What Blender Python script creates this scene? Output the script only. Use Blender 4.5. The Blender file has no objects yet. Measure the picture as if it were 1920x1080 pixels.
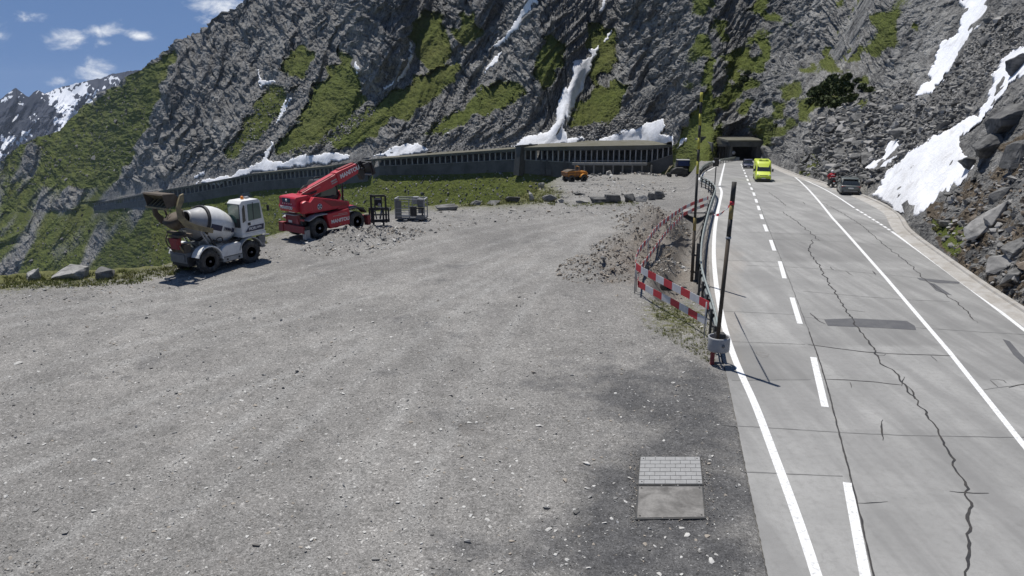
import bpy, bmesh, math, random
import numpy as np
from mathutils import Vector, Matrix
random.seed(7); rng = np.random.default_rng(7)
sc = bpy.context.scene
col = sc.collection
R = math.radians
# ------------------------------------------------------------------ camera
FPX = 1400.0; PITCH = math.atan(380/1400); CH = 10.0
SP, CP = math.sin(PITCH), math.cos(PITCH)
cam = bpy.data.cameras.new('camera'); camo = bpy.data.objects.new('camera', cam); col.objects.link(camo)
camo.location = (0, 0, CH); camo.rotation_euler = (math.pi/2-PITCH, 0, 0)
cam.lens = FPX/1920*36; cam.sensor_width = 36; cam.clip_start = .1; cam.clip_end = 30000
sc.camera = camo
def kh(px, py):
    a = (np.asarray(px, float)-960)/FPX; b = (540-np.asarray(py, float))/FPX
    d = CP+b*SP
    return a/d, (b*CP-SP)/d            # dx/dY, dz/dY along the ray
def at(px, py, Y):
    h, k = kh(px, py); return np.stack([h*Y, Y+0*h, CH+k*Y], -1)
def project(P):
    P = np.asarray(P, float); z = P[..., 2]-CH
    f = P[..., 1]*CP-z*SP; u = P[..., 1]*SP+z*CP
    return 960+FPX*P[..., 0]/f, 540-FPX*u/f
def zramp(Y, a, b, s):
    Y = np.asarray(Y, float); t = np.clip(Y-a, 0, b-a)
    return -s*(t*t/(2*(b-a))+np.clip(Y-b, 0, None))
def z_road(Y): return zramp(Y, 50, 110, .075)
def z_lot(Y): return zramp(Y, 50, 90, .105)
def ground_Y(px, py, zf=z_lot):
    h, k = kh(px, py); k = np.asarray(k, float)
    lo = np.full(k.shape, 3.0); hi = np.full(k.shape, 400.0)
    for _ in range(50):
        m = (lo+hi)/2; above = CH+k*m-zf(m) > 0
        lo = np.where(above, m, lo); hi = np.where(above, hi, m)
    return (lo+hi)/2
def G(px, py, zf=z_lot, dz=0):
    Y = ground_Y(px, py, zf); P = at(px, py, Y); P[..., 2] += dz; return P
def GR(px, py, dz=0): return G(px, py, z_road, dz)
def V(px, py, zf=z_lot): return Vector(G(px, py, zf))
# ------------------------------------------------------------------ noise
_pt = np.random.default_rng(3).integers(0, 256, 256)
_pt = np.concatenate([_pt]*4); _gr = np.random.default_rng(4).random((1024, 4))
def _hash(i, j, s=0): return _pt[(_pt[(i+s*17) & 255]+j) & 511]+((i*7+j*13+s*31) & 255)
def noise(x, y, s=0):
    x = np.asarray(x, float); y = np.asarray(y, float)
    i = np.floor(x).astype(int); j = np.floor(y).astype(int); fx = x-i; fy = y-j
    u = fx*fx*fx*(fx*(fx*6-15)+10); v = fy*fy*fy*(fy*(fy*6-15)+10)
    def g(a, b, dx, dy):
        an = _gr[_hash(a, b, s), 0]*6.28318; return np.cos(an)*dx+np.sin(an)*dy
    n00 = g(i, j, fx, fy); n10 = g(i+1, j, fx-1, fy); n01 = g(i, j+1, fx, fy-1); n11 = g(i+1, j+1, fx-1, fy-1)
    return 1.5*((n00*(1-u)+n10*u)*(1-v)+(n01*(1-u)+n11*u)*v)
def fbm(x, y, o=4, s=0, g=.5):
    r = 0; a = 1
    for k in range(o): r = r+a*noise(x*2**k+7.3*k, y*2**k-3.1*k, s+k); a *= g
    return r
def ridged(x, y, o=4, s=0):
    r = 0; a = 1
    for k in range(o): r = r+a*(.5-np.abs(noise(x*2**k+5*k, y*2**k, s+k))); a *= .5
    return r
def blocks(x, y, s=0, tilt=.8):
    """faceted cells: a random height and tilt per cell; returns height and cell edge distance"""
    x = np.asarray(x, float); y = np.asarray(y, float)
    i = np.floor(x).astype(int); j = np.floor(y).astype(int)
    d1 = np.full(x.shape, 9.0); d2 = np.full(x.shape, 9.0); H = np.zeros(x.shape)
    for a in (-1, 0, 1):
        for b in (-1, 0, 1):
            q = _gr[_hash(i+a, j+b, s)]; q2 = _gr[_hash(i+a+3, j+b+5, s+1)]
            dx = x-(i+a+q[..., 0]); dy = y-(j+b+q[..., 1]); d = dx*dx+dy*dy
            hh = q[..., 2]-.5+tilt*((q2[..., 0]-.5)*dx+(q2[..., 1]-.5)*dy)
            cl = d < d1
            d2 = np.where(cl, d1, np.minimum(d2, d)); H = np.where(cl, hh, H); d1 = np.where(cl, d, d1)
    return H, np.sqrt(d2)-np.sqrt(d1)
def inpoly(x, y, poly):
    r = np.zeros(x.shape, bool); n = len(poly)
    for q in range(n):
        x0, y0 = poly[q]; x1, y1 = poly[(q+1) % n]
        if y0 == y1: continue
        c = ((y0 > y) != (y1 > y)) & (x < (x1-x0)*(y-y0)/(y1-y0)+x0)
        r ^= c
    return r
def blur(a, r, axis):
    r = int(r)
    if r < 1: return a
    for _ in range(2):
        p = np.pad(a, [(r+1, r) if q == axis else (0, 0) for q in range(a.ndim)], mode='edge')
        c = np.cumsum(p, axis=axis); n = a.shape[axis]
        sl = lambda s: tuple(slice(s, s+n) if q == axis else slice(None) for q in range(a.ndim))
        a = (c[sl(2*r+1)]-c[sl(0)])/(2*r+1)
    return a
def sstep(a, b, x):
    t = np.clip((x-a)/(b-a), 0, 1); return t*t*(3-2*t)
# ------------------------------------------------------------------ mesh helpers
def np_mesh(name, verts, faces, attrs=None, smooth=False, mats=(), fmat=None):
    me = bpy.data.meshes.new(name); verts = np.asarray(verts, np.float32); faces = np.asarray(faces, np.int32)
    me.vertices.add(len(verts)); me.vertices.foreach_set('co', verts.ravel())
    n = faces.shape[1]
    me.loops.add(faces.size); me.loops.foreach_set('vertex_index', faces.ravel())
    me.polygons.add(len(faces)); me.polygons.foreach_set('loop_start', np.arange(0, faces.size, n, dtype=np.int32))
    if fmat is not None: me.polygons.foreach_set('material_index', np.asarray(fmat, np.int32))
    me.update(calc_edges=True)
    me.polygons.foreach_set('use_smooth', np.full(len(faces), smooth))
    for k, v in (attrs or {}).items():
        at_ = me.attributes.new(k, 'FLOAT_COLOR', 'POINT'); v4 = np.ones((len(verts), 4), np.float32); v4[:, :v.shape[1]] = v
        at_.data.foreach_set('color', v4.ravel())
    for m in mats: me.materials.append(m)
    return me
def link(name, me, parent=None):
    o = bpy.data.objects.new(name, me); col.objects.link(o)
    if parent: o.parent = parent
    return o
def grid_faces(ny, nx):
    i = np.arange(ny*nx).reshape(ny, nx)
    return np.stack([i[:-1, :-1], i[:-1, 1:], i[1:, 1:], i[1:, :-1]], -1).reshape(-1, 4)
def struct(o): o['kind'] = 'structure'; return o
def tag(o, label, cat, group=None):
    o['label'] = label; o['category'] = cat
    if group: o['group'] = group
    return o
def empty(name, loc, rz, label, cat, group=None, scale=1):
    o = bpy.data.objects.new(name, None); col.objects.link(o); o.location = loc; o.rotation_euler = (0, 0, rz)
    o.scale = (scale,)*3; o.empty_display_size = .3
    return tag(o, label, cat, group)
# ------------------------------------------------------------------ materials
class NT:
    def __init__(s, name):
        s.m = bpy.data.materials.new(name); s.m.use_nodes = True; s.t = s.m.node_tree; s.n = s.t.nodes
        s.b = s.n['Principled BSDF']; s.tc = None
    def new(s, ty, **kw):
        q = s.n.new(ty)
        for k, v in kw.items(): setattr(q, k, v)
        return q
    def L(s, a, b): s.t.links.new(a, b)
    def obj(s):
        if not s.tc: s.tc = s.new('ShaderNodeNewGeometry').outputs['Position']
        return s.tc
    def noise(s, scale, detail=4, rough=.55, coord=None, dist=0, strx=None):
        q = s.new('ShaderNodeTexNoise'); q.inputs['Scale'].default_value = scale; q.inputs['Detail'].default_value = detail
        q.inputs['Roughness'].default_value = rough; q.inputs['Distortion'].default_value = dist
        c = coord or s.obj()
        if strx:
            mp = s.new('ShaderNodeMapping'); mp.inputs['Scale'].default_value = strx; s.L(c, mp.inputs['Vector']); c = mp.outputs[0]
        s.L(c, q.inputs['Vector']); return q.outputs['Fac']
    def voro(s, scale, feature='F1', out='Color', coord=None):
        q = s.new('ShaderNodeTexVoronoi', feature=feature); q.inputs['Scale'].default_value = scale
        s.L(coord or s.obj(), q.inputs['Vector']); return q.outputs[out]
    def ramp(s, fac, stops, interp='LINEAR'):
        q = s.new('ShaderNodeValToRGB'); q.color_ramp.interpolation = interp; e = q.color_ramp.elements
        while len(e) < len(stops): e.new(.5)
        for el, (p, c) in zip(e, stops):
            el.position = p; el.color = (c, c, c, 1) if isinstance(c, (int, float)) else (*c, 1)
        s.L(fac, q.inputs[0]); return q.outputs[0]
    def mix(s, fac, a, b, ty='MIX'):
        q = s.new('ShaderNodeMix', data_type='RGBA', blend_type=ty)
        for v, idx in ((fac, 0), (a, 6), (b, 7)):
            if isinstance(v, (int, float)): q.inputs[idx].default_value = v if idx == 0 else (v, v, v, 1)
            elif isinstance(v, tuple): q.inputs[idx].default_value = (*v, 1)
            else: s.L(v, q.inputs[idx])
        return q.outputs[2]
    def math(s, op, a, b=0):
        q = s.new('ShaderNodeMath', operation=op)
        for v, idx in ((a, 0), (b, 1)):
            if isinstance(v, (int, float)): q.inputs[idx].default_value = v
            else: s.L(v, q.inputs[idx])
        return q.outputs[0]
    def attr(s, name):
        q = s.new('ShaderNodeAttribute'); q.attribute_name = name
        sp = s.new('ShaderNodeSeparateColor'); s.L(q.outputs['Color'], sp.inputs[0]); return list(sp.outputs)+[q.outputs['Alpha']]
    def bump(s, h, strength=.5, dist=.05):
        q = s.new('ShaderNodeBump'); q.inputs['Strength'].default_value = strength; q.inputs['Distance'].default_value = dist
        s.L(h, q.inputs['Height']); s.L(q.outputs[0], s.b.inputs['Normal'])
    def base(s, c):
        if isinstance(c, tuple): s.b.inputs['Base Color'].default_value = (*c, 1)
        else: s.L(c, s.b.inputs['Base Color'])
    def set(s, rough=.8, metal=0, spec=.3, coat=0):
        s.b.inputs['Roughness'].default_value = rough; s.b.inputs['Metallic'].default_value = metal
        s.b.inputs['Specular IOR Level'].default_value = spec; s.b.inputs['Coat Weight'].default_value = coat
        return s.m
_mc = {}
def paint(name, c, rough=.5, metal=0, dirt=.25, spec=.4, coat=0, dscale=3, dc=(.16, .14, .11)):
    """painted or plain surface with uneven grime in its colour and gloss"""
    if name in _mc: return _mc[name]
    t = NT(name); n = t.noise(dscale, 6, .65, dist=.6); n2 = t.noise(dscale*9, 3, .6)
    f = t.ramp(n, [(.42, 0), (.75, dirt*1.5)]); f2 = t.ramp(n2, [(.4, 0), (.8, dirt*.6)])
    t.base(t.mix(f2, t.mix(f, c, dc), dc))
    t.set(rough, metal, spec, coat); t.L(t.ramp(n, [(.3, rough*.85), (.8, min(1, rough+.3))]), t.b.inputs['Roughness'])
    _mc[name] = t.m; return t.m
def glassy(name, c=(.02, .03, .03), rough=.06):
    if name in _mc: return _mc[name]
    t = NT(name); t.base(t.mix(t.noise(2.5, 3), c, tuple(v*1.8 for v in c))); t.set(rough, 0, .8); _mc[name] = t.m; return t.m
# ------------------------------------------------------------------ light and sky
SUN_EL = R(69); sun_h = Vector((-.54, .84, 0)).normalized()
sdir = Vector((sun_h.x*math.cos(SUN_EL), sun_h.y*math.cos(SUN_EL), math.sin(SUN_EL)))
sl = bpy.data.lights.new('sun', 'SUN'); sl.energy = 4.8; sl.angle = R(.53); sl.color = (1, .965, .91)
so = bpy.data.objects.new('sun', sl); col.objects.link(so); so.rotation_euler = sdir.to_track_quat('Z', 'Y').to_euler()
w = bpy.data.worlds.new('World'); sc.world = w; w.use_nodes = True; wt = w.node_tree; wn = wt.nodes; wl = wt.links
bg = wn['Background']; bg.inputs['Strength'].default_value = .1
sky = wn.new('ShaderNodeTexSky'); sky.sky_type = 'NISHITA'; sky.sun_disc = False; sky.sun_elevation = SUN_EL
sky.sun_rotation = math.atan2(sdir.x, sdir.y); sky.altitude = 2000; sky.air_density = 1.0; sky.dust_density = .05; sky.ozone_density = 3.0
# small fair weather clouds: noise on the sky directions, kept to a few places
tc = wn.new('ShaderNodeTexCoord')
# high mountain air: the sky just over the ridges is as blue as it is well above a flat horizon
lift_ = wn.new('ShaderNodeVectorMath'); lift_.operation = 'ADD'; wl.new(tc.outputs['Generated'], lift_.inputs[0]); lift_.inputs[1].default_value = (0, 0, .42)
nrm_ = wn.new('ShaderNodeVectorMath'); nrm_.operation = 'NORMALIZE'; wl.new(lift_.outputs[0], nrm_.inputs[0]); wl.new(nrm_.outputs[0], sky.inputs['Vector'])
def wmath(op, a, b=0.0):
    q = wn.new('ShaderNodeMath'); q.operation = op
    for v, i in ((a, 0), (b, 1)):
        if isinstance(v, (int, float)): q.inputs[i].default_value = v
        else: wl.new(v, q.inputs[i])
    return q.outputs[0]
def wnoise(scale, detail, st):
    mp = wn.new('ShaderNodeMapping'); mp.inputs['Scale'].default_value = st; wl.new(tc.outputs['Generated'], mp.inputs['Vector'])
    q = wn.new('ShaderNodeTexNoise'); q.inputs['Scale'].default_value = scale; q.inputs['Detail'].default_value = detail
    q.inputs['Roughness'].default_value = .62; q.inputs['Distortion'].default_value = .3; wl.new(mp.outputs[0], q.inputs['Vector']); return q.outputs['Fac']
mask = None
for px, py, rx, ry, amp in [(112, 70, 40, 17, 1), (196, 60, 30, 12, 1), (258, 66, 25, 10, 1.0), (62, 36, 26, 12, .7), (182, 137, 34, 20, 1.05),
                        (196, 80, 24, 9, .8), (385, 42, 22, 13, .9), (425, 12, 45, 18, 1.1), (120, 152, 22, 10, .7), (245, 127, 14, 7, .7), (330, -40, 60, 20, 1), (-120, 60, 80, 30, 1)]:
    hx, k = kh(px, py); d = Vector((float(hx), 1, float(k))).normalized()
    # elliptical patch: direction difference measured along right and up
    right = Vector((1, 0, 0)); up = right.cross(d).normalized(); up = -up if up.z < 0 else up
    def dot(v):
        q = wn.new('ShaderNodeVectorMath'); q.operation = 'DOT_PRODUCT'; wl.new(tc.outputs['Generated'], q.inputs[0]); q.inputs[1].default_value = v; return q.outputs['Value']
    ux = wmath('MULTIPLY', wmath('SUBTRACT', dot(right), d.x), 1400/rx*.92); uy = wmath('MULTIPLY', wmath('SUBTRACT', dot(up), 0), 1400/ry*.92)
    r2 = wmath('ADD', wmath('MULTIPLY', ux, ux), wmath('MULTIPLY', uy, uy))
    fr = wmath('GREATER_THAN', dot(d), .9)
    e = wmath('MULTIPLY', wmath('MULTIPLY', wmath('POWER', 2.718, wmath('MULTIPLY', r2, -1.0)), amp), fr)
    mask = e if mask is None else wmath('MAXIMUM', mask, e)
nz = wnoise(26, 9, (1, 1, 1.7))
fac = wn.new('ShaderNodeMapRange'); fac.interpolation_type = 'SMOOTHSTEP'; fac.inputs[1].default_value = 1.02; fac.inputs[2].default_value = 1.62
wl.new(wmath('ADD', wmath('MULTIPLY', mask, .60), wmath('MULTIPLY', nz, 1.5)), fac.inputs[0])
mx = wn.new('ShaderNodeMix'); mx.data_type = 'RGBA'; wl.new(fac.outputs[0], mx.inputs[0]); wl.new(sky.outputs[0], mx.inputs[6]); mx.inputs[7].default_value = (9.2, 9.5, 10, 1)
wl.new(mx.outputs[2], bg.inputs['Color'])
sc.view_settings.view_transform = 'Standard'; sc.view_settings.look = 'None'; sc.view_settings.exposure = 0; sc.view_settings.gamma = 1
# ------------------------------------------------------------------ materials of the setting
def make_terrain_mat():
    t = NT('mountain'); r, g, b, a = t.attr('zone')
    n1 = t.noise(.035, 6, .6); n2 = t.noise(.5, 5, .65); n3 = t.noise(3.0, 4, .7)
    rock = t.mix(t.ramp(n1, [(.3, 0), (.7, 1)]), (.185, .182, .175), (.385, .377, .357))
    rock = t.mix(t.ramp(n2, [(.35, .6), (.58, 0)]), rock, (.055, .055, .057))
    rock = t.mix(t.ramp(n3, [(.5, 0), (.8, .5)]), rock, (.42, .42, .40))
    nm = t.noise(1.1, 5, .7, dist=.8)
    rot = t.new('ShaderNodeMapping'); rot.inputs['Rotation'].default_value = (0, R(-24), 0); t.L(t.obj(), rot.inputs['Vector'])
    st = t.noise(.22, 5, .62, coord=rot.outputs[0], strx=(3.2, 1, .45)); st2 = t.noise(.8, 4, .6, coord=rot.outputs[0], strx=(3.2, 1, .4))
    rock = t.mix(t.ramp(nm, [(.35, .75), (.46, 0)]), rock, (.045, .045, .046)); rock = t.mix(t.ramp(st, [(.38, .7), (.5, 0)]), rock, (.06, .06, .062)); rock = t.mix(t.ramp(st2, [(.55, 0), (.72, .5)]), rock, (.50, .49, .47))
    scr = t.mix(t.ramp(n2, [(.35, 0), (.65, 1)]), (.15, .145, .138), (.36, .352, .335))
    scr = t.mix(t.ramp(n3, [(.4, 0), (.75, .6)]), scr, (.06, .058, .055))
    gr = t.mix(t.ramp(n2, [(.3, 0), (.7, 1)]), (.066, .085, .018), (.135, .160, .036))
    gr = t.mix(t.ramp(n1, [(.45, 0), (.75, .55)]), gr, (.15, .145, .05))
    gr = t.mix(t.ramp(n3, [(.55, 0), (.85, .5)]), gr, (.2, .2, .11))
    br = t.mix(t.ramp(n3, [(.35, 0), (.65, 1)]), (.06, .047, .034), (.19, .155, .115))
    edge = t.noise(1.3, 5, .7)
    def sh(m): return t.ramp(t.math('ADD', m, t.math('MULTIPLY', t.math('SUBTRACT', edge, .5), 1.3)), [(.3, 0), (.5, 1)])
    c = t.mix(sh(g), rock, scr); c = t.mix(sh(b), c, br); c = t.mix(sh(r), c, gr)
    t.base(c); t.bump(t.math('ADD', t.math('MULTIPLY', nm, 1.3), t.math('ADD', t.noise(2.6, 5, .7), st2)), .7, .9); return t.set(.92, 0, .15)
M_MOUNT = make_terrain_mat()
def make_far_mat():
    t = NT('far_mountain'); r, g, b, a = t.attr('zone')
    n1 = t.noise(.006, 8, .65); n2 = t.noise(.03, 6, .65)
    c = t.mix(t.ramp(n1, [(.35, 0), (.65, 1)]), (.022, .026, .038), (.065, .073, .098))  # bluish rock: part of the distance haze is put into its colour
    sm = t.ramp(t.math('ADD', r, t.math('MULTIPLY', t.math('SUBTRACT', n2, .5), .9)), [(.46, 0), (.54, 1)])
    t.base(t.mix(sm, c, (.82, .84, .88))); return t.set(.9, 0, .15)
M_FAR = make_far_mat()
def make_snow_mat():
    t = NT('snow'); n = t.noise(.8, 6, .65, dist=.4); n2 = t.noise(.12, 4, .6); n3 = t.noise(7, 3, .6)
    c = t.mix(t.ramp(n2, [(.42, 0), (.7, .6)]), (.84, .85, .88), (.58, .575, .565)); c = t.mix(t.ramp(t.noise(.35, 5, .65, dist=1.2, strx=(1, 1, .35)), [(.55, 0), (.66, .35)]), c, (.36, .34, .31))
    c = t.mix(t.ramp(n, [(.52, 0), (.74, .55)]), c, (.42, .40, .37))
    t.base(c); t.bump(t.math('ADD', n, t.math('MULTIPLY', n3, .35)), .45, .35); return t.set(.75, 0, .25)
M_SNOW = make_snow_mat()
def make_gravel():
    t = NT('gravel'); r, g, b, a = t.attr('zone')       # r grass, g dark bitumen, b brown
    big = t.noise(.11, 6, .6, dist=.5); mid = t.noise(.9, 6, .62); tr = t.noise(.5, 5, .6, strx=(.9, .35, 1))
    c = t.mix(t.ramp(big, [(.34, 0), (.66, 1)]), (.20, .193, .182), (.285, .274, .257))
    c = t.mix(t.ramp(tr, [(.40, .35), (.6, 0)]), c, (.15, .146, .14))
    c = t.mix(t.ramp(mid, [(.33, .45), (.52, 0)]), c, (.13, .126, .118))
    c = t.mix(t.math('MULTIPLY', a, .55), c, (.33, .325, .31))
    vo = t.new('ShaderNodeSeparateColor'); t.L(t.voro(30), vo.inputs[0]); v2 = t.new('ShaderNodeSeparateColor'); t.L(t.voro(75), v2.inputs[0])
    v3 = t.new('ShaderNodeSeparateColor'); t.L(t.voro(12), v3.inputs[0])
    fine = t.ramp(vo.outputs[0], [(0, .62), (.4, 1), (.85, 1.08), (1, 1.6)]); f2 = t.ramp(v2.outputs[0], [(0, .68), (.5, 1), (1, 1.3)])
    f3 = t.ramp(v3.outputs[0], [(0, .72), (.2, 1), (.93, 1), (1, 1.5)])
    dk = t.mix(t.ramp(mid, [(.35, 0), (.65, 1)]), (.062, .062, .064), (.118, .116, .114))
    c = t.mix(t.ramp(t.math('ADD', g, t.math('MULTIPLY', t.math('ADD', t.math('SUBTRACT', mid, .5), t.math('SUBTRACT', t.noise(.32, 5, .6), .5)), 1.5)), [(.15, 0), (.62, 1)]), c, dk)
    c = t.mix(t.ramp(t.math('ADD', b, t.math('MULTIPLY', t.math('SUBTRACT', mid, .5), .8)), [(.3, 0), (.7, .8)]), c, (.17, .145, .12))
    grs = t.mix(mid, (.045, .055, .018), (.17, .165, .065))
    c = t.mix(t.ramp(t.math('ADD', r, t.math('MULTIPLY', t.math('SUBTRACT', t.noise(3.5, 5, .7), .5), 1.1)), [(.38, 0), (.62, 1)]), c, grs)
    c = t.mix(1, c, fine, 'MULTIPLY'); c = t.mix(1, c, f2, 'MULTIPLY'); c = t.mix(1, c, f3, 'MULTIPLY')
    t.base(c)
    h = t.math('ADD', t.math('MULTIPLY', vo.outputs[1], .6), t.math('MULTIPLY', v2.outputs[1], .3)); h = t.math('ADD', h, t.math('MULTIPLY', t.noise(2.2, 6, .65), 1.1))
    t.bump(h, .38, .03); return t.set(.95, 0, .15)
M_GRAVEL = make_gravel()
def make_road():
    t = NT('concrete_road'); r, g, b, a = t.attr('zone')
    n = t.noise(.35, 6, .6, dist=.4); n2 = t.noise(5, 5, .65); n3 = t.noise(40, 3, .7); sl_ = t.noise(.8, 4, .55, strx=(1.6, .12, 1))
    c = t.mix(t.ramp(n, [(.35, 0), (.65, 1)]), (.26, .257, .247), (.335, .33, .317))
    c = t.mix(t.ramp(sl_, [(.42, .5), (.6, 0)]), c, (.18, .177, .172))
    c = t.mix(t.ramp(t.noise(1.7, 6, .7, dist=1.0), [(.62, 0), (.78, .5)]), c, (.15, .147, .14))
    c = t.mix(1, c, t.ramp(g, [(0, .86), (1, 1.12)]), 'MULTIPLY')
    c = t.mix(t.ramp(n2, [(.46, 0), (.75, .45)]), c, (.19, .185, .175)); c = t.mix(t.ramp(n3, [(.52, 0), (.75, .45)]), c, (.17, .17, .168))
    c = t.mix(t.ramp(t.math('ADD', r, t.math('MULTIPLY', t.math('SUBTRACT', n, .5), .6)), [(.2, 0), (.9, .75)]), c, (.30, .245, .19))
    t.base(c); t.bump(t.math('ADD', n3, n2), .25, .01); return t.set(.85, 0, .25)
M_ROAD = make_road()
def make_line():
    t = NT('road_paint'); n = t.noise(9, 5, .7); n2 = t.noise(45, 3, .6)
    c = t.mix(t.ramp(n, [(.5, 0), (.68, .75)]), (.74, .74, .73), (.36, .36, .35)); c = t.mix(t.ramp(n2, [(.6, 0), (.7, .6)]), c, (.3, .3, .3))
    t.base(c); return t.set(.7, 0, .3)
M_LINE = make_line()
M_TAR = paint('tar', (.022, .022, .024), .7, dirt=.2); M_PATCH = paint('asphalt_patch', (.085, .085, .09), .85, dirt=.5, dscale=1.5, dc=(.15, .15, .15))
M_JOINT = paint('joint_filler', (.10, .098, .095), .9, dirt=.6, dscale=1.2, dc=(.2, .2, .195))
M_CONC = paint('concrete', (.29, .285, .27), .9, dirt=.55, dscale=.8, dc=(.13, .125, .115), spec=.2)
M_CONCD = paint('dark_weathered_concrete', (.135, .135, .13), .92, dirt=.6, dscale=.25, dc=(.055, .055, .05), spec=.2)
def make_rock(name, a, b, lichen=(.3, .3, .27), sc_=1.5):
    t = NT(name); n = t.noise(sc_, 6, .65, dist=.5); n2 = t.noise(sc_*6, 5, .7); n3 = t.noise(sc_*.7, 5, .6, strx=(.4, 2.2, 3))
    c = t.mix(t.ramp(n, [(.35, 0), (.65, 1)]), a, b); c = t.mix(t.ramp(n2, [(.55, 0), (.8, .6)]), c, lichen); c = t.mix(t.ramp(n3, [(.36, .6), (.5, 0)]), c, tuple(v*.45 for v in a))
    t.base(c); t.bump(t.math('ADD', n2, n3), .6, .06); return t.set(.92, 0, .2)
M_ROCK = make_rock('granite', (.115, .114, .11), (.235, .23, .22)); M_ROCKD = make_rock('dark_rock', (.085, .085, .086), (.18, .177, .17), (.16, .165, .12))
M_ROCKL = make_rock('pale_granite', (.22, .215, .205), (.40, .39, .37), (.5, .49, .46)); M_SLAB = make_rock('rock_slab', (.21, .205, .197), (.37, .36, .345), (.36, .35, .33), .8)
def resample(pts, n=None, step=None):
    pts = np.asarray(pts, float); d = np.r_[0, np.cumsum(np.linalg.norm(np.diff(pts, axis=0), axis=1))]
    n = n or max(2, int(d[-1]/step)+1); s = np.linspace(0, d[-1], n)
    return np.stack([np.interp(s, d, pts[:, q]) for q in range(pts.shape[1])], -1)
def smooth_line(pts, it=2):
    p = np.asarray(pts, float)
    for _ in range(it):
        q = np.empty((2*len(p)-2, p.shape[1])); q[0::2] = .75*p[:-1]+.25*p[1:]; q[1::2] = .25*p[:-1]+.75*p[1:]
        p = np.vstack([p[:1], q, p[-1:]])
    return p
# ------------------------------------------------------------------ ground of the lot
CREST = np.array([(-900, 560), (-500, 540), (-200, 530), (0, 524), (60, 518), (200, 512), (300, 505), (400, 474), (500, 447), (600, 421), (690, 399), (800, 389), (900, 381), (950, 374),
                  (1000, 361), (1016, 347), (1040, 337), (1056, 327), (1062, 322)], float)
def crest(px): return np.where(px > 1062, -999, np.interp(px, CREST[:, 0], CREST[:, 1]))
# road edges as picture rows (py, px)
XL = np.array([(1400, 1530), (1085, 1441), (900, 1403), (800, 1383), (700, 1362), (660, 1351), (600, 1338), (560, 1333), (500, 1329), (450, 1328), (420, 1330), (390, 1334), (370, 1338), (360, 1340),
               (352, 1337), (345, 1330), (338, 1319), (332, 1314), (326, 1318), (320, 1328), (314, 1343), (306, 1352), (300, 1360), (296, 1364)], float)[::-1]
XR = np.array([(296, 1425), (305, 1441), (315, 1463), (330, 1500), (337, 1525), (350, 1567), (365, 1614), (380, 1650), (400, 1688), (415, 1697), (430, 1705), (445, 1722), (470, 1757), (500, 1800), (540, 1857),
               (580, 1920), (640, 2014), (720, 2140), (900, 2424), (1085, 2715), (1400, 3200)], float)
TRENCH = [(1322, 455), (1306, 545), (1255, 560), (1232, 548), (1255, 480), (1285, 420), (1318, 395)]
TRACKS = [[(-150, 770), (300, 645), (700, 545), (1000, 440), (1240, 390)], [(60, 1110), (480, 810), (830, 570), (1060, 440), (1200, 400)], [(620, 1110), (800, 770), (950, 565), (1090, 430)], [(-60, 610), (300, 565), (620, 500), (900, 425), (1200, 392)], [(-100, 900), (420, 720), (800, 600), (1000, 500)]]
HEAPS = [  # px, py, radius, height, squash
    (1150, 500, 2.8, .85), (1185, 468, 2.6, 1.2), (1222, 432, 2.6, 1.6), (1218, 412, 2.8, 1.2), (1110, 512, 1.9, .4), (660, 452, 3.4, .8), (735, 440, 2.2, .25), (1115, 338, 7, .9), (1200, 328, 7, .8), (1250, 500, 1.2, .45), (1282, 330.2, 11, 1.1)]
HW = [(G(px, py), r, h) for px, py, r, h in HEAPS]
def lot_z(X, Y):
    px, py = project(np.stack([X, Y, z_lot(Y)], -1))
    w = sstep(1286, 1314, px); far = sstep(60, 80, Y)
    z = z_lot(Y)*(1-w*far)+z_road(Y)*w*far
    amp = np.clip(Y/40, .6, 3)
    z = z+.05*amp*fbm(X*.25, Y*.25, 3, 5)+.025*fbm(X*1.1, Y*.8, 3, 9)
    for (P, r, h) in HW:
        d = np.hypot(X-P[0], (Y-P[1])*.8)/r; d = d+.25*fbm(X*.9, Y*.9, 3, 2)
        z = z+h*np.clip(1-d, 0, 1)**1.25*(1+.35*fbm(X*2.3, Y*2.3, 3, 4))
    return z, px, py
hh = np.concatenate([np.linspace(-1.6, -.95, 30)[:-1], np.linspace(-.95, .9, 520), np.linspace(.9, 2.2, 40)[1:]])
yy = 1/np.linspace(1/9.0, 1/330.0, 420)
Hg, Yg = np.meshgrid(hh, yy); Xg = Hg*Yg
Zg, PX, PY = lot_z(Xg, Yg)
cr = crest(PX); out = PY < cr
Yc = ground_Y(PX, np.where(cr > 0, cr, 330)); dd = np.where(out, Yg-Yc, 0)
Zg = Zg-np.where(out, .85*np.clip(dd-1.2, 0, 1e3)+.03*dd, 0)
wpx = PX+10*fbm(PX*.02, PY*.04, 3, 1)*np.clip(PY/500, .5, 2); wpy = PY+5*fbm(PX*.03, PY*.06, 3, 6)*np.clip(PY/450, .5, 3)
tr = inpoly(wpx, wpy, TRENCH).astype(float); tr = blur(blur(tr, 2, 0), 2, 1); Zg = Zg-1.3*tr+.12*tr*fbm(Xg*2, Yg*2, 3, 33)
xl = np.interp(PY, XL[:, 0], XL[:, 1]); xr = np.interp(PY, XR[:, 0], XR[:, 1])
inroad = (PX > xl-1) & (PX < xr+40) & (PY > 290)
zr_ = z_road(Yg); dl = np.clip((xl+1-PX)/14, 0, 1)
under = np.where(inroad, zr_-.06, Zg)
nearroad = (PX > xl-16) & (PX <= xl-1) & (Yg < 75)
Zg = np.where(nearroad, Zg*dl+(zr_-.012)*(1-dl), under)
grass = np.zeros(PX.shape); dark = np.zeros(PX.shape); brown = np.maximum(tr, .8*inpoly(wpx, wpy, [(1070, 522), (1130, 470), (1190, 420), (1225, 392), (1322, 392), (1325, 470), (1318, 560), (1240, 560), (1180, 530)]))
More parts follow.
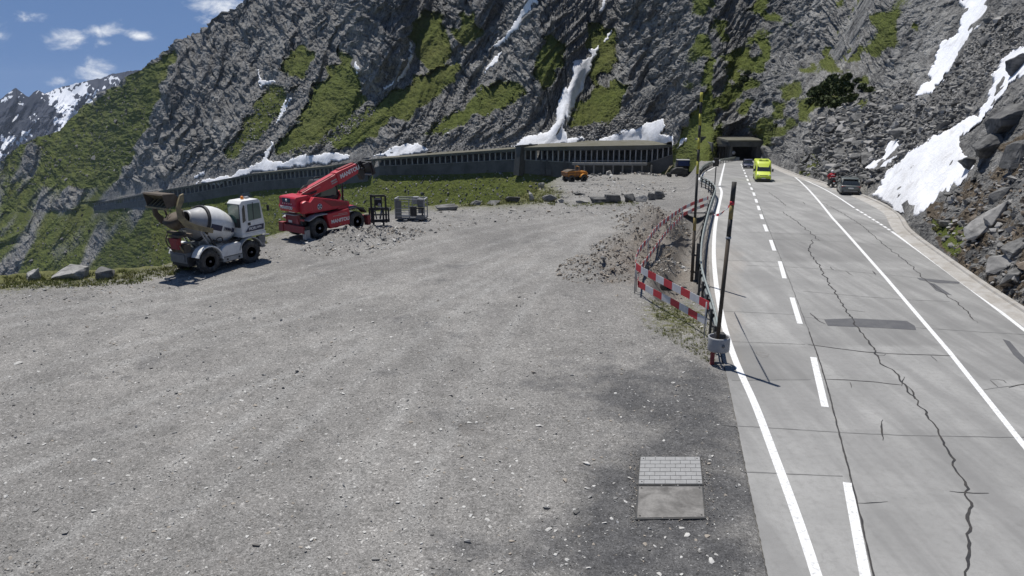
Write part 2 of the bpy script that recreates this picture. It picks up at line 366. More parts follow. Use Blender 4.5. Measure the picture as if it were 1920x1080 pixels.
for p in [[(-900, 600), (0, 552), (120, 538), (260, 530), (310, 512), (300, 480), (0, 490), (-900, 500)], [(1290, 560), (1340, 580), (1342, 690), (1300, 665), (1215, 620), (1180, 585)],
          [(820, 400), (850, 392), (960, 392), (1040, 387), (1040, 375), (1060, 360), (1010, 330), (960, 350), (900, 376), (820, 384)], [(1060, 388), (1200, 386), (1200, 378), (1060, 378)], [(1180, 560), (1330, 600), (1330, 560), (1200, 530)]]:
    grass = np.maximum(grass, inpoly(wpx, wpy, p)*1.0)
grass = np.maximum(grass, 1.3*inpoly(wpx, wpy, [(955, 382), (1050, 380), (1052, 368), (1035, 352), (1005, 345), (960, 362)])); grass = np.maximum(grass, (out*1.3)*sstep(0, .5, dd))
for p in [[(1000, 1100), (1060, 960), (1130, 900), (1190, 810), (1150, 760), (1040, 740), (1100, 690), (1300, 680), (1362, 690), (1445, 1090)]]: dark = np.maximum(dark, inpoly(wpx, wpy, p)*.75)
for p in [[(700, 1100), (800, 1010), (950, 1000), (1010, 1100)]]: dark = np.maximum(dark, inpoly(wpx, wpy, p)*.32)
for p in [[(1060, 520), (1190, 440), (1250, 395), (1280, 420), (1190, 540), (1100, 530)], [(1260, 840), (1330, 790), (1380, 850), (1410, 1080), (1330, 960)], [(330, 1090), (420, 960), (600, 950), (620, 1000), (500, 1090)], [(840, 420), (1100, 400), (1280, 380), (1270, 395), (1000, 430), (860, 440)],
          [(680, 900), (800, 760), (1000, 740), (1060, 800), (900, 900)]]:
    brown = np.maximum(brown, inpoly(wpx, wpy, p)*.30)
bl = lambda a: blur(blur(a, 7, 0), 14, 1)
trk = np.zeros(PX.shape)
for T_ in TRACKS:
    q_ = smooth_line(T_, 3); W_ = resample(G(q_[:, 0], q_[:, 1])[:, :2], step=.6); dd_ = np.full(PX.shape, 9.0); sel_ = (Yg < 75) & (Xg < 12); xs_, ys_ = Xg[sel_], Yg[sel_]; best = np.full(xs_.shape, 9.0)
    for a_ in W_: best = np.minimum(best, np.hypot(xs_-a_[0], ys_-a_[1]))
    dd_[sel_] = best; trk = np.maximum(trk, np.exp(-((dd_-.95)/.28)**2)*(.55+.45*fbm(Xg*.3, Yg*.3, 3, 15)))
trk = np.clip(trk, 0, 1); Zg = Zg-.025*trk
zone = np.stack([bl(grass)*.72, bl(dark), bl(brown)*.9, trk], -1).reshape(-1, 4)
gme = np_mesh('ground', np.stack([Xg, Yg, Zg], -1).reshape(-1, 3), grid_faces(*Xg.shape), {'zone': zone}, True, [M_GRAVEL])
struct(link('ground', gme))
def gz(X, Y):
    z, _, _ = lot_z(np.asarray(X, float), np.asarray(Y, float)); return z
# ------------------------------------------------------------------ road
rows = np.unique(np.concatenate([np.linspace(296, 420, 90), np.linspace(420, 1300, 180)]))
tcol = np.linspace(0, 1, 48)
lx = np.interp(rows, XL[:, 0], XL[:, 1])+1.2*noise(rows*.11, rows*0, 3)*np.clip((rows-350)/300, 0, 1); rx = np.interp(rows, XR[:, 0], XR[:, 1])
RPX = lx[:, None]*(1-tcol)+rx[:, None]*tcol; RPY = np.repeat(rows[:, None], 48, 1)
RP = GR(RPX, RPY)
EDGE_R = np.array([(1440, 303), (1444, 308), (1501, 334), (1554, 358), (1602, 390), (1646, 417), (1672, 434), (1750, 490), (1804, 530), (1920, 618), (2200, 840), (2600, 1150)], float)
ex = np.interp(RPY, EDGE_R[:, 1], EDGE_R[:, 0])
tan = sstep(-10, 30, RPX-ex)*sstep(370, 470, RPY)*(.75+.25*noise(RPX*.02, RPY*.03, 5))
tan = np.maximum(tan, .35*sstep(1420, 1380, RPX)*sstep(420, 480, RPY)*sstep(760, 640, RPY))
lane_ = (RPX > np.interp(RPY, [304, 320, 362, 421, 470, 522, 607, 763, 905, 1140], [1392, 1399, 1417, 1438, 1457, 1476, 1508, 1558, 1598, 1640])).astype(int)+(RPX > np.interp(RPY, [304, 325, 408, 520, 660, 842, 1120], [1452, 1480, 1560, 1660, 1780, 1925, 2150])).astype(int)
row_ = np.digitize(RPY, [300, 315, 330, 345, 360, 375, 393, 411, 435, 453, 492, 505, 549, 598, 650, 714, 808])
slab_ = _gr[(row_*7+lane_*31) % 1024, 1]
rme = np_mesh('road', RP.reshape(-1, 3), grid_faces(*RPX.shape), {'zone': np.stack([tan, slab_, tan*0], -1).reshape(-1, 3)}, True, [M_ROAD])
struct(link('road', rme))
# far continuation of the carriageway into the tunnel
pa = GR(np.array([1364.0, 1425.0]), np.array([296.0, 296.0]))
vs = [pa[0], pa[1]]
for q in (20, 60): vs += [pa[0]+np.array([.28*q, q, -.075*q]), pa[1]+np.array([.30*q, q, -.075*q])]
struct(link('road', np_mesh('road_inside_tunnel', vs, [(0, 1, 3, 2), (2, 3, 5, 4)], {'zone': np.zeros((6, 3))}, False, [M_ROAD])))
def strip(name, pts, width, mat, dz=.006, wob=0, taper=False, smooth=True, kind='structure'):
    p = np.asarray(pts, float)
    if smooth and len(p) > 2: p = smooth_line(p)
    P = GR(p[:, 0], p[:, 1]); P = resample(P, step=.18 if wob else .5)
    d = np.gradient(P, axis=0); d[:, 2] = 0; d /= np.linalg.norm(d, axis=1)[:, None]+1e-9; n = np.stack([-d[:, 1], d[:, 0], 0*d[:, 0]], -1)
    s = np.arange(len(P))
    if wob: P = P+n*(wob*fbm(s*.22+pts[0][0], s*0+pts[0][1], 3, 4)*.9)[:, None]
    ww = np.full(len(P), width/2)
    if wob: ww = ww*(1+.6*noise(s*.4, s*0+pts[0][1]*.3, 8))
    if taper: ww = ww*np.clip(np.minimum(s, s[::-1])/5+.25, 0, 1)
    A = P+n*ww[:, None]; B = P-n*ww[:, None]
    for Q in (A, B): Q[:, 2] = z_road(Q[:, 1])+dz
    v = np.empty((2*len(P), 3)); v[0::2] = A; v[1::2] = B
    i = np.arange(len(P)-1)*2; f = np.stack([i, i+1, i+3, i+2], -1)[:, ::-1]
    return struct(link(name, np_mesh(name, v, f, None, False, [mat])))
LEFTLINE = [(1540, 1110), (1530, 1075), (1490, 955), (1443, 830), (1415, 755), (1384, 690), (1362, 630), (1346, 560), (1339, 500), (1338, 460), (1341, 420), (1348, 385), (1353, 365), (1353, 357), (1349, 350)]
strip('road_marking', LEFTLINE, .24, M_LINE)
strip('road_marking', [(1349, 348), (1354, 326), (1359, 306)], .24, M_LINE)
strip('road_marking', [(1310, 338), (1312, 331), (1320, 325), (1334, 317), (1345, 312)], .2, M_LINE)
DL = np.array([(1140, 1634), (1080, 1622), (905, 1589), (763, 1547), (670, 1525), (607, 1500), (558, 1485), (522, 1471), (490, 1462), (470, 1452), (450, 1445), (434, 1438), (421, 1433), (395, 1424), (385, 1421), (362, 1413), (340, 1403), (320, 1395), (304, 1388)], float)[::-1]
for a, b in [(1140, 905), (763, 670), (607, 558), (522, 490), (470, 450), (434, 421), (411, 402), (394, 386), (380, 373), (367, 361), (356, 351.5), (347, 343), (339, 335.5), (332, 329), (326, 323.5), (321, 318.5), (316, 314), (312, 310.4), (308.8, 307.4)]:
    strip('road_marking', [(np.interp(q, DL[:, 0], DL[:, 1]), q) for q in (a, (a+b)/2, b)], .23, M_LINE, smooth=False)
SOLID = [(2150, 1120), (1925, 842), (1780, 660), (1660, 520), (1560, 408), (1480, 325), (1452, 304)]
strip('road_marking', SOLID, .19, M_LINE, smooth=False)
strip('road_marking', EDGE_R[6:], .19, M_LINE)
for q in range(9):
    e = EDGE_R; y0 = 392+q*4.6; y1 = y0+3.1
    strip('road_marking', [(np.interp(v, e[:, 1], e[:, 0]), v) for v in (y0, y1)], .19, M_LINE)
strip('road_marking', EDGE_R[:5], .17, M_LINE)
# joints, cracks sealed with tar, patched repairs
for p in [[(1352, 797), (1500, 806), (1572, 811), (1700, 817), (1960, 821)], [(1543, 711), (1620, 714), (1690, 722)], [(1515, 646), (1640, 663), (1785, 667)], [(1505, 594), (1600, 606), (1720, 615), (1960, 630)], [(1505, 546), (1570, 552), (1690, 562), (1780, 565)],
          [(1352, 583), (1490, 590)], [(1400, 498), (1500, 501), (1640, 513), (1720, 521), (1855, 534)], [(1345, 487), (1462, 492)], [(1450, 449), (1540, 451), (1640, 458), (1750, 471)], [(1345, 433), (1440, 437), (1600, 442)], [(1345, 409), (1500, 413), (1690, 424)], [(1348, 391), (1540, 397)], [(1350, 374), (1500, 380)],
          [(1930, 720), (1870, 727), (1845, 731)], [(1355, 640), (1510, 646)], [(1372, 713), (1520, 712)], [(1392, 885), (1580, 893)], [(1640, 1190), (1640, 1085), (1603, 925), (1573, 810), (1545, 700), (1517, 622), (1482, 530), (1442, 430), (1424, 385), (1400, 325)]]:
    strip('road_joint', p, .045, M_JOINT, .004, wob=.03)
strip('road_joint', [(1646, 1120), (1640, 1085), (1603, 925), (1573, 811), (1545, 700), (1517, 622)], .04, M_TAR, .009, wob=.02)
CR = [[(1440, 360), (1449, 366), (1458, 372), (1466, 379), (1473, 386)], [(1466, 396), (1476, 404), (1490, 412), (1503, 423), (1524, 440), (1537, 452)], [(1524, 449), (1522, 458), (1514, 468), (1526, 485), (1540, 505), (1550, 525), (1568, 552), (1585, 580), (1598, 598), (1612, 620), (1636, 650), (1650, 680), (1680, 700), (1697, 718), (1705, 740), (1720, 755), (1750, 790),
      (1757, 805), (1763, 820), (1787, 865), (1800, 890), (1811, 920), (1815, 935), (1822, 955), (1817, 980), (1819, 1010), (1813, 1060), (1817, 1120)], [(1540, 380), (1560, 389), (1580, 400), (1620, 425), (1660, 462), (1700, 490), (1725, 515), (1740, 530), (1785, 560), (1810, 580), (1830, 605)]]
for n_, p in enumerate(CR): strip('road_crack', p, [.05, .05, .06, .045][n_], M_TAR, .009, wob=.13, taper=True)
for p, w_ in [([(1655, 787), (1653, 805), (1654, 826)], .06), ([(1604, 943), (1630, 944), (1665, 941)], .04), ([(1780, 921), (1811, 925), (1854, 925)], .055), ([(1519, 587), (1532, 600), (1548, 608)], .07), ([(1696, 707), (1690, 724)], .06), ([(1703, 725), (1710, 735), (1716, 748)], .06), ([(1745, 667), (1757, 678)], .05), ([(1594, 717), (1596, 727)], .05),
              ([(1857, 712), (1880, 711), (1886, 718)], .05), ([(1857, 713), (1872, 726)], .05), ([(1891, 727), (1930, 718)], .06), ([(1580, 580), (1624, 585)], .04), ([(1557, 500), (1563, 507)], .05), ([(1585, 508), (1598, 517)], .05), ([(1636, 508), (1643, 516)], .09), ([(1505, 378), (1510, 384)], .05), ([(1490, 452), (1515, 458)], .04), ([(1640, 665), (1655, 668), (1660, 664)], .04), ([(1515, 646), (1640, 663), (1785, 667)], .05), ([(1543, 711), (1620, 714), (1690, 722)], .045)]:
    strip('road_crack', p, w_, M_TAR, .0095, wob=.05, taper=True)
def patch(name, poly, mat, dz):
    p = np.asarray(poly, float); P = GR(p[:, 0], p[:, 1]); P[:, 2] = z_road(P[:, 1])+dz
    me = bpy.data.meshes.new(name); bm = bmesh.new(); f = bm.faces.new([bm.verts.new(v) for v in P]); f.normal_update()
    if f.normal.z < 0: f.normal_flip()
    bmesh.ops.triangulate(bm, faces=bm.faces[:]); bm.to_mesh(me); bm.free(); me.materials.append(mat); return struct(link(name, me))
for pl in [[(1545, 599), (1598, 597), (1660, 600), (1700, 602), (1715, 611), (1718, 619), (1650, 615), (1600, 613), (1552, 611)], [(1719, 521), (1760, 525), (1799, 529), (1799, 532), (1760, 531), (1724, 525)], [(1740, 530), (1752, 532), (1785, 554), (1775, 552), (1755, 545)], [(1880, 636), (1893, 640), (1912, 662), (1940, 690), (1930, 692), (1900, 665)]]:
    patch('road_repair', pl, M_PATCH, .0065)
M_STAIN = paint('oil_stain', (.17, .165, .155), .85, dirt=.5, dscale=6, dc=(.27, .265, .26))
patch('road_stain', [(1412, 660), (1420, 657), (1432, 660), (1443, 664), (1440, 669), (1430, 671), (1425, 667)], M_STAIN, .005)
# kerb on the hill side
def sweep(P, prof, up=(0, 0, 1), closed=False):
    """sweep a 2-D profile (across, up) along a polyline"""
    P = np.asarray(P, float); d = np.gradient(P, axis=0); d[:, 2] = 0; d /= np.linalg.norm(d, axis=1)[:, None]+1e-9
    n = np.stack([d[:, 1], -d[:, 0], 0*d[:, 0]], -1); m = len(prof)
    v = (P[:, None, :]+n[:, None, :]*np.array([q[0] for q in prof])[None, :, None]+np.array([0, 0, 1.0])*np.array([q[1] for q in prof])[None, :, None]).reshape(-1, 3)
    f = []
    for i in range(len(P)-1):
        for j in range(m if closed else m-1):
            a = i*m+j; b = i*m+(j+1) % m; f.append((a, b, b+m, a+m))
    return v, f
kp = smooth_line(XR[:, ::-1][1:-1], 2); KP = GR(kp[:, 0], kp[:, 1]); KP = resample(KP, step=.8); KP[:, 2] = z_road(KP[:, 1])
v, f = sweep(KP, [(0, -.1), (.0, .12), (.03, .15), (.3, .15), (.33, .05), (.9, .06), (2.5, -.3)])
M_KERB = paint('kerb_concrete', (.40, .385, .36), .9, dirt=.5, dscale=1.0, dc=(.22, .19, .15))
if True:
    # normals outward: flip when needed by bmesh
    struct(link('kerb', np_mesh('kerb', v, f, None, False, [M_KERB])))
M_DARK = paint('black_void', (.012, .012, .012), .9, dirt=.1)
for q in (1738, 1843, 1663, 1560):
    ky = np.interp(q, XR[:, 1], XR[:, 0]); P = GR(q, ky)
# ------------------------------------------------------------------ mountainside
GAL = np.array([(-200, 400, 1050, 392), (0, 398, 950, 388), (100, 395, 880, 386), (179, 392, 800, 381), (234, 386.5, 600, 371.5), (284, 383, 470, 361), (370, 372, 425, 346), (480, 352, 390, 325), (620, 341, 345, 311), (690, 333, 325, 300), (712, 322, 318, 297), (850, 319, 304, 287), (960, 314, 288, 279),
                (985, 317, 281, 276), (1075, 327, 271, 274), (1215, 329, 262, 272), (1262, 303, 258, 270.5)], float)   # px, base row, distance, roof row
def gal(px, c): return np.interp(px, GAL[:, 0], GAL[:, c])
SKYL = np.array([(-200, 345), (-100, 330), (0, 305), (40, 272), (70, 256), (100, 249), (112, 244), (150, 203), (200, 168), (230, 150), (258, 134), (300, 101), (330, 80), (370, 55), (405, 32), (440, 10), (475, -18), (540, -70), (600, -95), (2300, -95)], float)
NX, NY, NB = 1700, 470, 8
px = np.linspace(-170, 2110, NX)
FOOT = np.array([(1262, 312, 250), (1275, 318, 225), (1290, 322, 205), (1312, 320, 180), (1330, 313, 182), (1343, 306, 190), (1350, 305, 201), (1426, 301, 201), (1431, 300, 189), (1441, 306, 0)], float)
cf = np.where(px < 1062, crest(px)+26, 331)
cf = np.where(px < 1075, np.maximum(cf, 0), cf); cf = np.where((px > 1050) & (px < 1075), np.maximum(cf, 331), cf)
pyf = np.where(px < 1262, cf, np.where(px < 1441, np.interp(px, FOOT[:, 0], FOOT[:, 1]), np.interp(px, XR[:, 1], XR[:, 0])+.5))
_f = px > 1500; pyf = np.where(px > 1540, blur(pyf, 18, 0), pyf)
# foot distance
kb = kh(px, gal(px, 1))[1]; Dg = gal(px, 2)+1; zb = CH+kb*Dg; kf = kh(px, pyf)[1]
MB = .75
Y0 = (CH-zb+MB*Dg)/(MB-kf)
yroad = ground_Y(px, np.where(px > 1440, pyf, np.interp(px, XR[:, 1], XR[:, 0])), z_road)
FOOT[-1, 2] = np.interp(1441, px, yroad)
Y0 = np.where(px < 1262, Y0, np.where(px < 1441, np.interp(px, FOOT[:, 0], FOOT[:, 2]), yroad+.25))
top = np.interp(px, SKYL[:, 0], SKYL[:, 1])+3.0*fbm(px*.03, px*0, 4, 12)*(px < 600)
tt = np.linspace(0, 1, NY)
PYs = pyf[None, :]+(top-pyf)[None, :]*tt[:, None]; PXs = np.repeat(px[None, :], NY, 0)
Hs, Ks = kh(PXs, PYs)
# zones drawn as outlines on the slope, roughened by noise
def warp(amp, f, s): return amp*fbm(PXs*f, PYs*f, 4, s)
wx = PXs+warp(15, .04, 21); wy = PYs+warp(12, .04, 22)
GRASS = [[(60, 262), (110, 246), (258, 134), (300, 103), (332, 92), (300, 160), (275, 230), (225, 330), (160, 352), (90, 347), (110, 300)], [(495, 165), (550, 155), (542, 185), (510, 230), (470, 275), (430, 300), (422, 282), (460, 225)],
         [(640, 85), (605, 150), (562, 215), (522, 265), (512, 290), (560, 290), (610, 262), (652, 228), (682, 190), (662, 130)], [(862, 115), (830, 118), (760, 160), (715, 187), (680, 212), (600, 270), (640, 276), (690, 262), (730, 232), (800, 196), (850, 152)],
         [(960, 148), (900, 170), (860, 210), (800, 238), (785, 257), (830, 252), (880, 226), (950, 200), (985, 170)], [(1078, 195), (1150, 140), (1172, 170), (1160, 215), (1110, 242), (1070, 238)], [(1262, 275), (1300, 212), (1335, 195), (1348, 230), (1348, 300), (1310, 325), (1262, 320)],
         [(1330, 110), (1400, 60), (1445, 80), (1430, 150), (1400, 205), (1350, 212), (1318, 190)], [(1415, 205), (1480, 170), (1502, 190), (1480, 232), (1450, 262), (1420, 255)], [(1590, 45), (1700, 15), (1725, 60), (1650, 100), (1600, 118)], [(790, 20), (830, 20), (840, 110), (800, 130), (770, 70)],
         [(1505, 100), (1600, 80), (1610, 120), (1530, 150), (1490, 170), (1500, 210), (1620, 205), (1640, 165), (1560, 145)], [(1500, 205), (1560, 205), (1555, 225), (1505, 230)], [(1505, 285), (1540, 295), (1530, 320), (1500, 330)], [(1010, 90), (1040, 60), (1060, 110), (1030, 170), (1000, 150)], [(1100, 40), (1160, 60), (1150, 120), (1110, 160)],
         [(540, 90), (590, 90), (570, 150), (520, 130)], [(1740, 408), (1800, 420), (1815, 470), (1775, 470)], [(880, 20), (900, 60), (870, 100), (850, 60)]]
SCREE = [[(650, 85), (640, 112), (590, 165), (530, 215), (500, 290), (400, 332), (330, 347), (270, 355), (330, 318), (420, 268), (480, 170), (560, 150), (620, 105)], [(722, 182), (682, 198), (600, 262), (520, 292), (600, 292), (690, 222)], [(935, 98), (900, 140), (830, 190), (760, 240), (690, 290), (750, 287), (800, 252), (870, 202), (945, 125)],
         [(785, 257), (880, 228), (985, 180), (1000, 250), (960, 285), (800, 290)], [(1060, 245), (1180, 215), (1210, 235), (1120, 268), (1075, 256)], [(1500, 320), (1520, 232), (1600, 190), (1700, 150), (1740, 190), (1810, 90), (1850, 40), (1930, 15), (1930, 100), (1880, 115), (1830, 195), (1800, 232), (1700, 290), (1640, 345), (1560, 340)], [(690, 322), (960, 316), (1060, 330), (1060, 345), (980, 345), (940, 332), (880, 335)]]
BROWN = [[(1715, 405), (1800, 345), (1850, 318), (1930, 250), (2120, 200), (2120, 720), (1930, 590), (1840, 520), (1770, 470)], [(1860, 280), (1930, 240), (1930, 300)]]
DARK = [[(700, -95), (640, -95), (660, 0), (655, 90), (668, 130), (682, 192), (705, 195), (760, 140), (775, 100), (770, 60), (740, 10)], [(870, -95), (985, -95), (985, 15), (930, 80), (885, 112), (840, 100), (865, 40)], [(975, 70), (1030, 40), (1080, 90), (1062, 160), (1040, 212), (985, 218), (968, 150)], [(1170, -95), (1265, -95), (1265, 60), (1205, 130), (1170, 80)],
        [(1195, 195), (1300, 175), (1295, 248), (1250, 256), (1245, 225)], [(1470, -20), (1560, 0), (1605, 60), (1560, 112), (1490, 110)], [(1440, 255), (1512, 222), (1532, 262), (1520, 332), (1455, 305)], [(1640, 75), (1700, 62), (1760, 20), (1805, 8), (1770, 70), (1722, 112), (1702, 152), (1650, 160), (1620, 122)],
        [(280, 180), (320, 170), (330, 200), (300, 225)], [(1380, -40), (1420, -20), (1400, 30), (1370, 60), (1360, 0)]]
gm = np.zeros(PXs.shape); sm = gm.copy(); bm_ = gm.copy(); dm = gm.copy()
for p in GRASS: gm = np.maximum(gm, inpoly(wx, wy, p))
for p in SCREE: sm = np.maximum(sm, inpoly(wx, wy, p))
for p in BROWN: bm_ = np.maximum(bm_, inpoly(wx, wy, p))
wx2 = PXs+warp(9, .05, 31); wy2 = PYs+warp(9, .05, 32)
for n_, p in enumerate(DARK): dm = np.maximum(dm, inpoly(wx2, wy2, p)*(.45 if n_ in (1, 2) else 1))
GB = gal(PXs, 1); GT = gal(PXs, 3); left = PXs < 1262
below = left & (PYs > GB)
# valley side below the gallery: grass striped with rock
str_ = fbm((PXs+.55*PYs)*.022, PYs*.006, 4, 41)
gb_ = np.where(PXs > 470, .95-.35*sstep(.15, .5, fbm(PXs*.02, PYs*.04, 4, 44)), .72+.75*str_)
gb_ = np.where(PXs < 90, gb_-.35*sstep(90, 10, PXs), gb_)
gm = np.where(below, np.clip(gb_, 0, 1), gm); sm = np.where(below, 0.35, sm)
gm = np.where((PXs < 230) & ~below, np.maximum(gm, np.clip(.42+.8*str_, 0, .9)), gm)
rightmix = sstep(1250, 1330, PXs)*(1-sm)*(1-bm_)*(1-dm)*(PYs < 300)
gm = np.maximum(gm, rightmix*sstep(-.12, .2, fbm(PXs*.018, PYs*.022, 4, 51))*.8*sstep(1760, 1640, PXs))
bm_ = bm_*np.clip(.40+.8*fbm((PXs-PYs)*.012, (PXs+PYs)*.03, 3, 58), 0, 1)
gm = gm*np.where((PXs > 1335) & (PYs < 262), sstep(-.35, .35, fbm(PXs*.022, PYs*.03, 4, 59)), 1)
gm = np.where(sm > .5, gm*.75*(~below)+gm*below, gm)
gm = np.where(below, gm, gm*sstep(-1.5, -.7, fbm(PXs*.03, PYs*.045, 4, 57)))
# steepness of the slope for each zone
m = np.full(PXs.shape, 1.05)
m = np.where(PXs < 640, .9, m); m = np.where(PXs > 1180, 1.1, m)
m = m*(1-sm)+.78*sm; m = m*(1-.9*gm)+.76*gm*.9; m = m*(1-bm_)+.8*bm_; m = m*(1-dm)+3.2*dm
m = np.where(below, MB, m); m = np.where(left & (PYs <= GB) & (PYs > GT-1), .85, m)
yt = np.interp(px, [1345, 1430, 1470, 1500, 1530, 1560, 1600, 1640, 1700, 1800, 1900, 2110], [216, 224, 205, 188, 171, 156, 136, 117, 96, 78, 60, 46]); kt = kh(px, 100)[1]
zf = CH+kf*Y0; mcol = (CH+kt*yt-zf)/(yt-Y0); wr = sstep(1424, 1441, PXs)
mr = np.where(PYs > 100, mcol*(m/.85)**.25, np.maximum(mcol, .45)*(m/.85)**.4); mr = np.where(PYs > 100, mr, np.maximum(mr, .42)); m = m*(1-wr)+mr*wr
m = np.where(PXs > 1500, np.minimum(m, 1.5), m); m = blur(blur(m, 5, 0), 6, 1); m = np.clip(m, np.where(PXs < 1400, .7, Ks+.12), 4)
m = np.where(below, MB, m)
Ys = np.zeros(PXs.shape); Ys[0] = Y0
for i in range(1, NY):
    zp = CH+Ks[i-1]*Ys[i-1]; Ys[i] = (CH-zp+m[i]*Ys[i-1])/(m[i]-Ks[i])
sm_w = sstep(0, 60, pyf[None, :]-PYs)
Yb = blur(Ys, 13, 1); Yb2 = blur(blur(Ys, 28, 1), 6, 0); wb2 = sstep(1180, 1260, PXs)*sstep(25, 90, pyf[None, :]-PYs); Yb = Yb*(1-wb2)+Yb2*wb2; gl = left & (PYs > GT-4)
Ys = np.where(gl, Ys, Ys*(1-sm_w)+Yb*sm_w)
# outlines of the snow patches; the rock below them is smooth
SNOW = [
 ([(1010, -30), (1004, 8), (995, 22), (980, 42), (950, 76), (930, 90), (926, 82), (953, 55), (974, 30), (986, -2), (990, -30)], 'narrow snow streak in the dark gully left of the big couloir', 1.2),
 ([(945, 94), (935, 113), (922, 127), (906, 139), (913, 124), (930, 104)], 'thin slanting snow sliver low in the scree gully above the gallery', .8),
 ([(1124, 82), (1118, 100), (1108, 128), (1100, 150), (1080, 185), (1072, 210), (1060, 232), (1058, 250), (1072, 254), (1102, 261), (1085, 268), (1030, 274), (980, 278), (952, 276), (990, 255), (1030, 245), (1045, 220), (1048, 190), (1062, 167), (1073, 143), (1075, 108), (1088, 112), (1100, 115), (1106, 96)], 'long forked snow couloir spreading onto the gallery roof below the cliffs', 1.1),
 ([(1112, 269), (1150, 250), (1200, 236), (1246, 224), (1248, 236), (1244, 250), (1260, 258), (1292, 257), (1278, 269), (1200, 272)], 'wedge of snow lying above the right end of the gallery roof', 1.1),
 ([(702, 292), (722, 283), (740, 275), (770, 269), (795, 272), (806, 285), (770, 290), (722, 297)], 'lens shaped snow bank on the gallery roof right of the raised red boom', .9),
 ([(516, 262), (510, 280), (505, 300), (530, 306), (548, 296), (580, 291), (640, 287), (662, 293), (640, 304), (550, 312), (470, 327), (400, 346), (366, 344), (400, 334), (440, 324), (480, 310), (497, 290), (506, 270)], 'broad snow apron on the gallery roof behind the red boom', .9),
 ([(356, 336), (372, 324), (390, 319), (384, 328), (368, 335)], 'small flat snow scrap at the foot of the grey cliff, left of the snow apron', .8),
 ([(545, 177), (548, 188), (538, 205), (522, 233), (518, 230), (528, 200), (538, 182)], 'narrow snow strip in the gully between two grassy spurs below the grey cliff', .8),
 ([(480, 124), (484, 128), (490, 150), (510, 150), (530, 153), (505, 157), (494, 160), (488, 167), (482, 145)], 'Y shaped snow scrap at the base of the grey cliff above a grassy spur', .7),
 ([(662, 105), (668, 118), (677, 136), (670, 140), (662, 126)], 'short snow blotch on the left edge of the dark rock pyramid', .6),
 ([(768, 68), (774, 85), (776, 108), (770, 128), (758, 142), (744, 155), (722, 172), (714, 175), (742, 146), (764, 124), (770, 102)], 'hooked snow ribbon down the right side of the dark rock pyramid', .8),
 ([(1142, -25), (1136, 4), (1130, 20), (1122, 22), (1128, 4), (1132, -25)], 'tiny snow strip at the top edge above the big couloir', .6),
 ([(1150, 56), (1144, 68), (1134, 80), (1130, 78), (1142, 60)], 'little snow fleck on the cliff just right of the couloir top', .5),
 ([(860, 244), (846, 252), (832, 254), (838, 249)], 'tiny flat snow patch on brown scree above the middle gallery', .5),
 ([(1860, -40), (1852, 20), (1830, 50), (1812, 76), (1786, 122), (1770, 152), (1742, 176), (1716, 184), (1740, 150), (1754, 110), (1770, 80), (1795, 65), (1804, 35), (1800, 2), (1812, -40)], 'long snow tongue at upper right pointing down at the boulder scree', .9),
 ([(1990, 70), (1925, 88), (1900, 95), (1870, 120), (1862, 150), (1856, 180), (1838, 205), (1828, 217), (1800, 235), (1760, 254), (1700, 289), (1664, 322), (1652, 345), (1636, 368), (1668, 385), (1690, 398), (1708, 408), (1726, 406), (1766, 370), (1790, 348), (1800, 352), (1830, 320), (1802, 292), (1798, 258), (1830, 236), (1870, 187), (1900, 155), (1930, 136), (1990, 120)], 'huge snow field on the right reaching down to the road kerb', 2.6),
 ([(1616, 322), (1636, 305), (1660, 291), (1662, 266), (1690, 264), (1688, 290), (1672, 306), (1640, 318)], 'small snow patch among boulders left of the huge snow field', .5)]
snm = np.zeros(PXs.shape)
for poly, lab, thick in SNOW: snm = np.maximum(snm, inpoly(PXs, PYs, poly))
snm = np.clip(blur(blur(snm, 3, 0), 3, 1)*1.6, 0, 1)
# large buttresses and gullies
u1 = PXs*.011+PYs*.004
rib = ridged((PXs*.8+PYs*.6)*.022+.6*fbm(PXs*.006, PYs*.006, 2, 66), (PYs*.8-PXs*.6)*.003, 3, 64)-.25
lift = (ridged(u1*1.2, PYs*.004, 3, 61)-.25)
gully = 0
def polydist(pts):
    d = np.full(PXs.shape, 1e9)
    for (x0, y0), (x1, y1) in zip(pts[:-1], pts[1:]):
        L2 = (x1-x0)**2+(y1-y0)**2; t = np.clip(((PXs-x0)*(x1-x0)+(PYs-y0)*(y1-y0))/L2, 0, 1)
        d = np.minimum(d, np.hypot(PXs-x0-t*(x1-x0), PYs-y0-t*(y1-y0)))
    return d
for pts, wd, dp in [([(1150, 30), (1110, 110), (1075, 180), (1050, 240)], 34, 7), ([(1000, 0), (950, 70), (910, 140), (800, 220), (700, 285)], 26, 7), ([(772, 70), (772, 125), (720, 170), (620, 250)], 20, 16), ([(660, 85), (600, 150), (530, 220), (500, 300)], 22, 12), ([(483, 120), (490, 165), (545, 190), (520, 240), (505, 300)], 14, 8),
                   ([(1850, -20), (1800, 60), (1750, 150)], 30, 16), ([(345, 90), (300, 180), (260, 260), (230, 350)], 20, -14), ([(662, 90), (672, 130), (690, 190)], 14, 10), ([(1300, 0), (1330, 100), (1290, 180)], 16, 10), ([(1460, 0), (1450, 120), (1420, 200)], 16, 12), ([(1900, 110), (1860, 170), (1790, 240)], 26, 10)]:
    gully = gully+dp*np.exp(-(polydist(pts)/wd)**2)
fade = sstep(0, 30, pyf[None, :]-PYs); fade = np.where(left, np.maximum(sstep(2, 40, GT-PYs), sstep(176, 150, PXs)), fade)
fadeb = np.where(below, sstep(0, 25, PYs-GB)*.6, fade)
S0 = Ys/FPX                                  # metres per picture pixel at that distance
Ys = Ys+S0*fade*(gully*1.0-(lift*26+rib*26)*(1-.6*gm))
P = np.stack([Hs*Ys, Ys, CH+Ks*Ys], -1)
Pc = P.copy()
for q in range(3): Pc[..., q] = blur(blur(P[..., q], 5, 0), 5, 1)
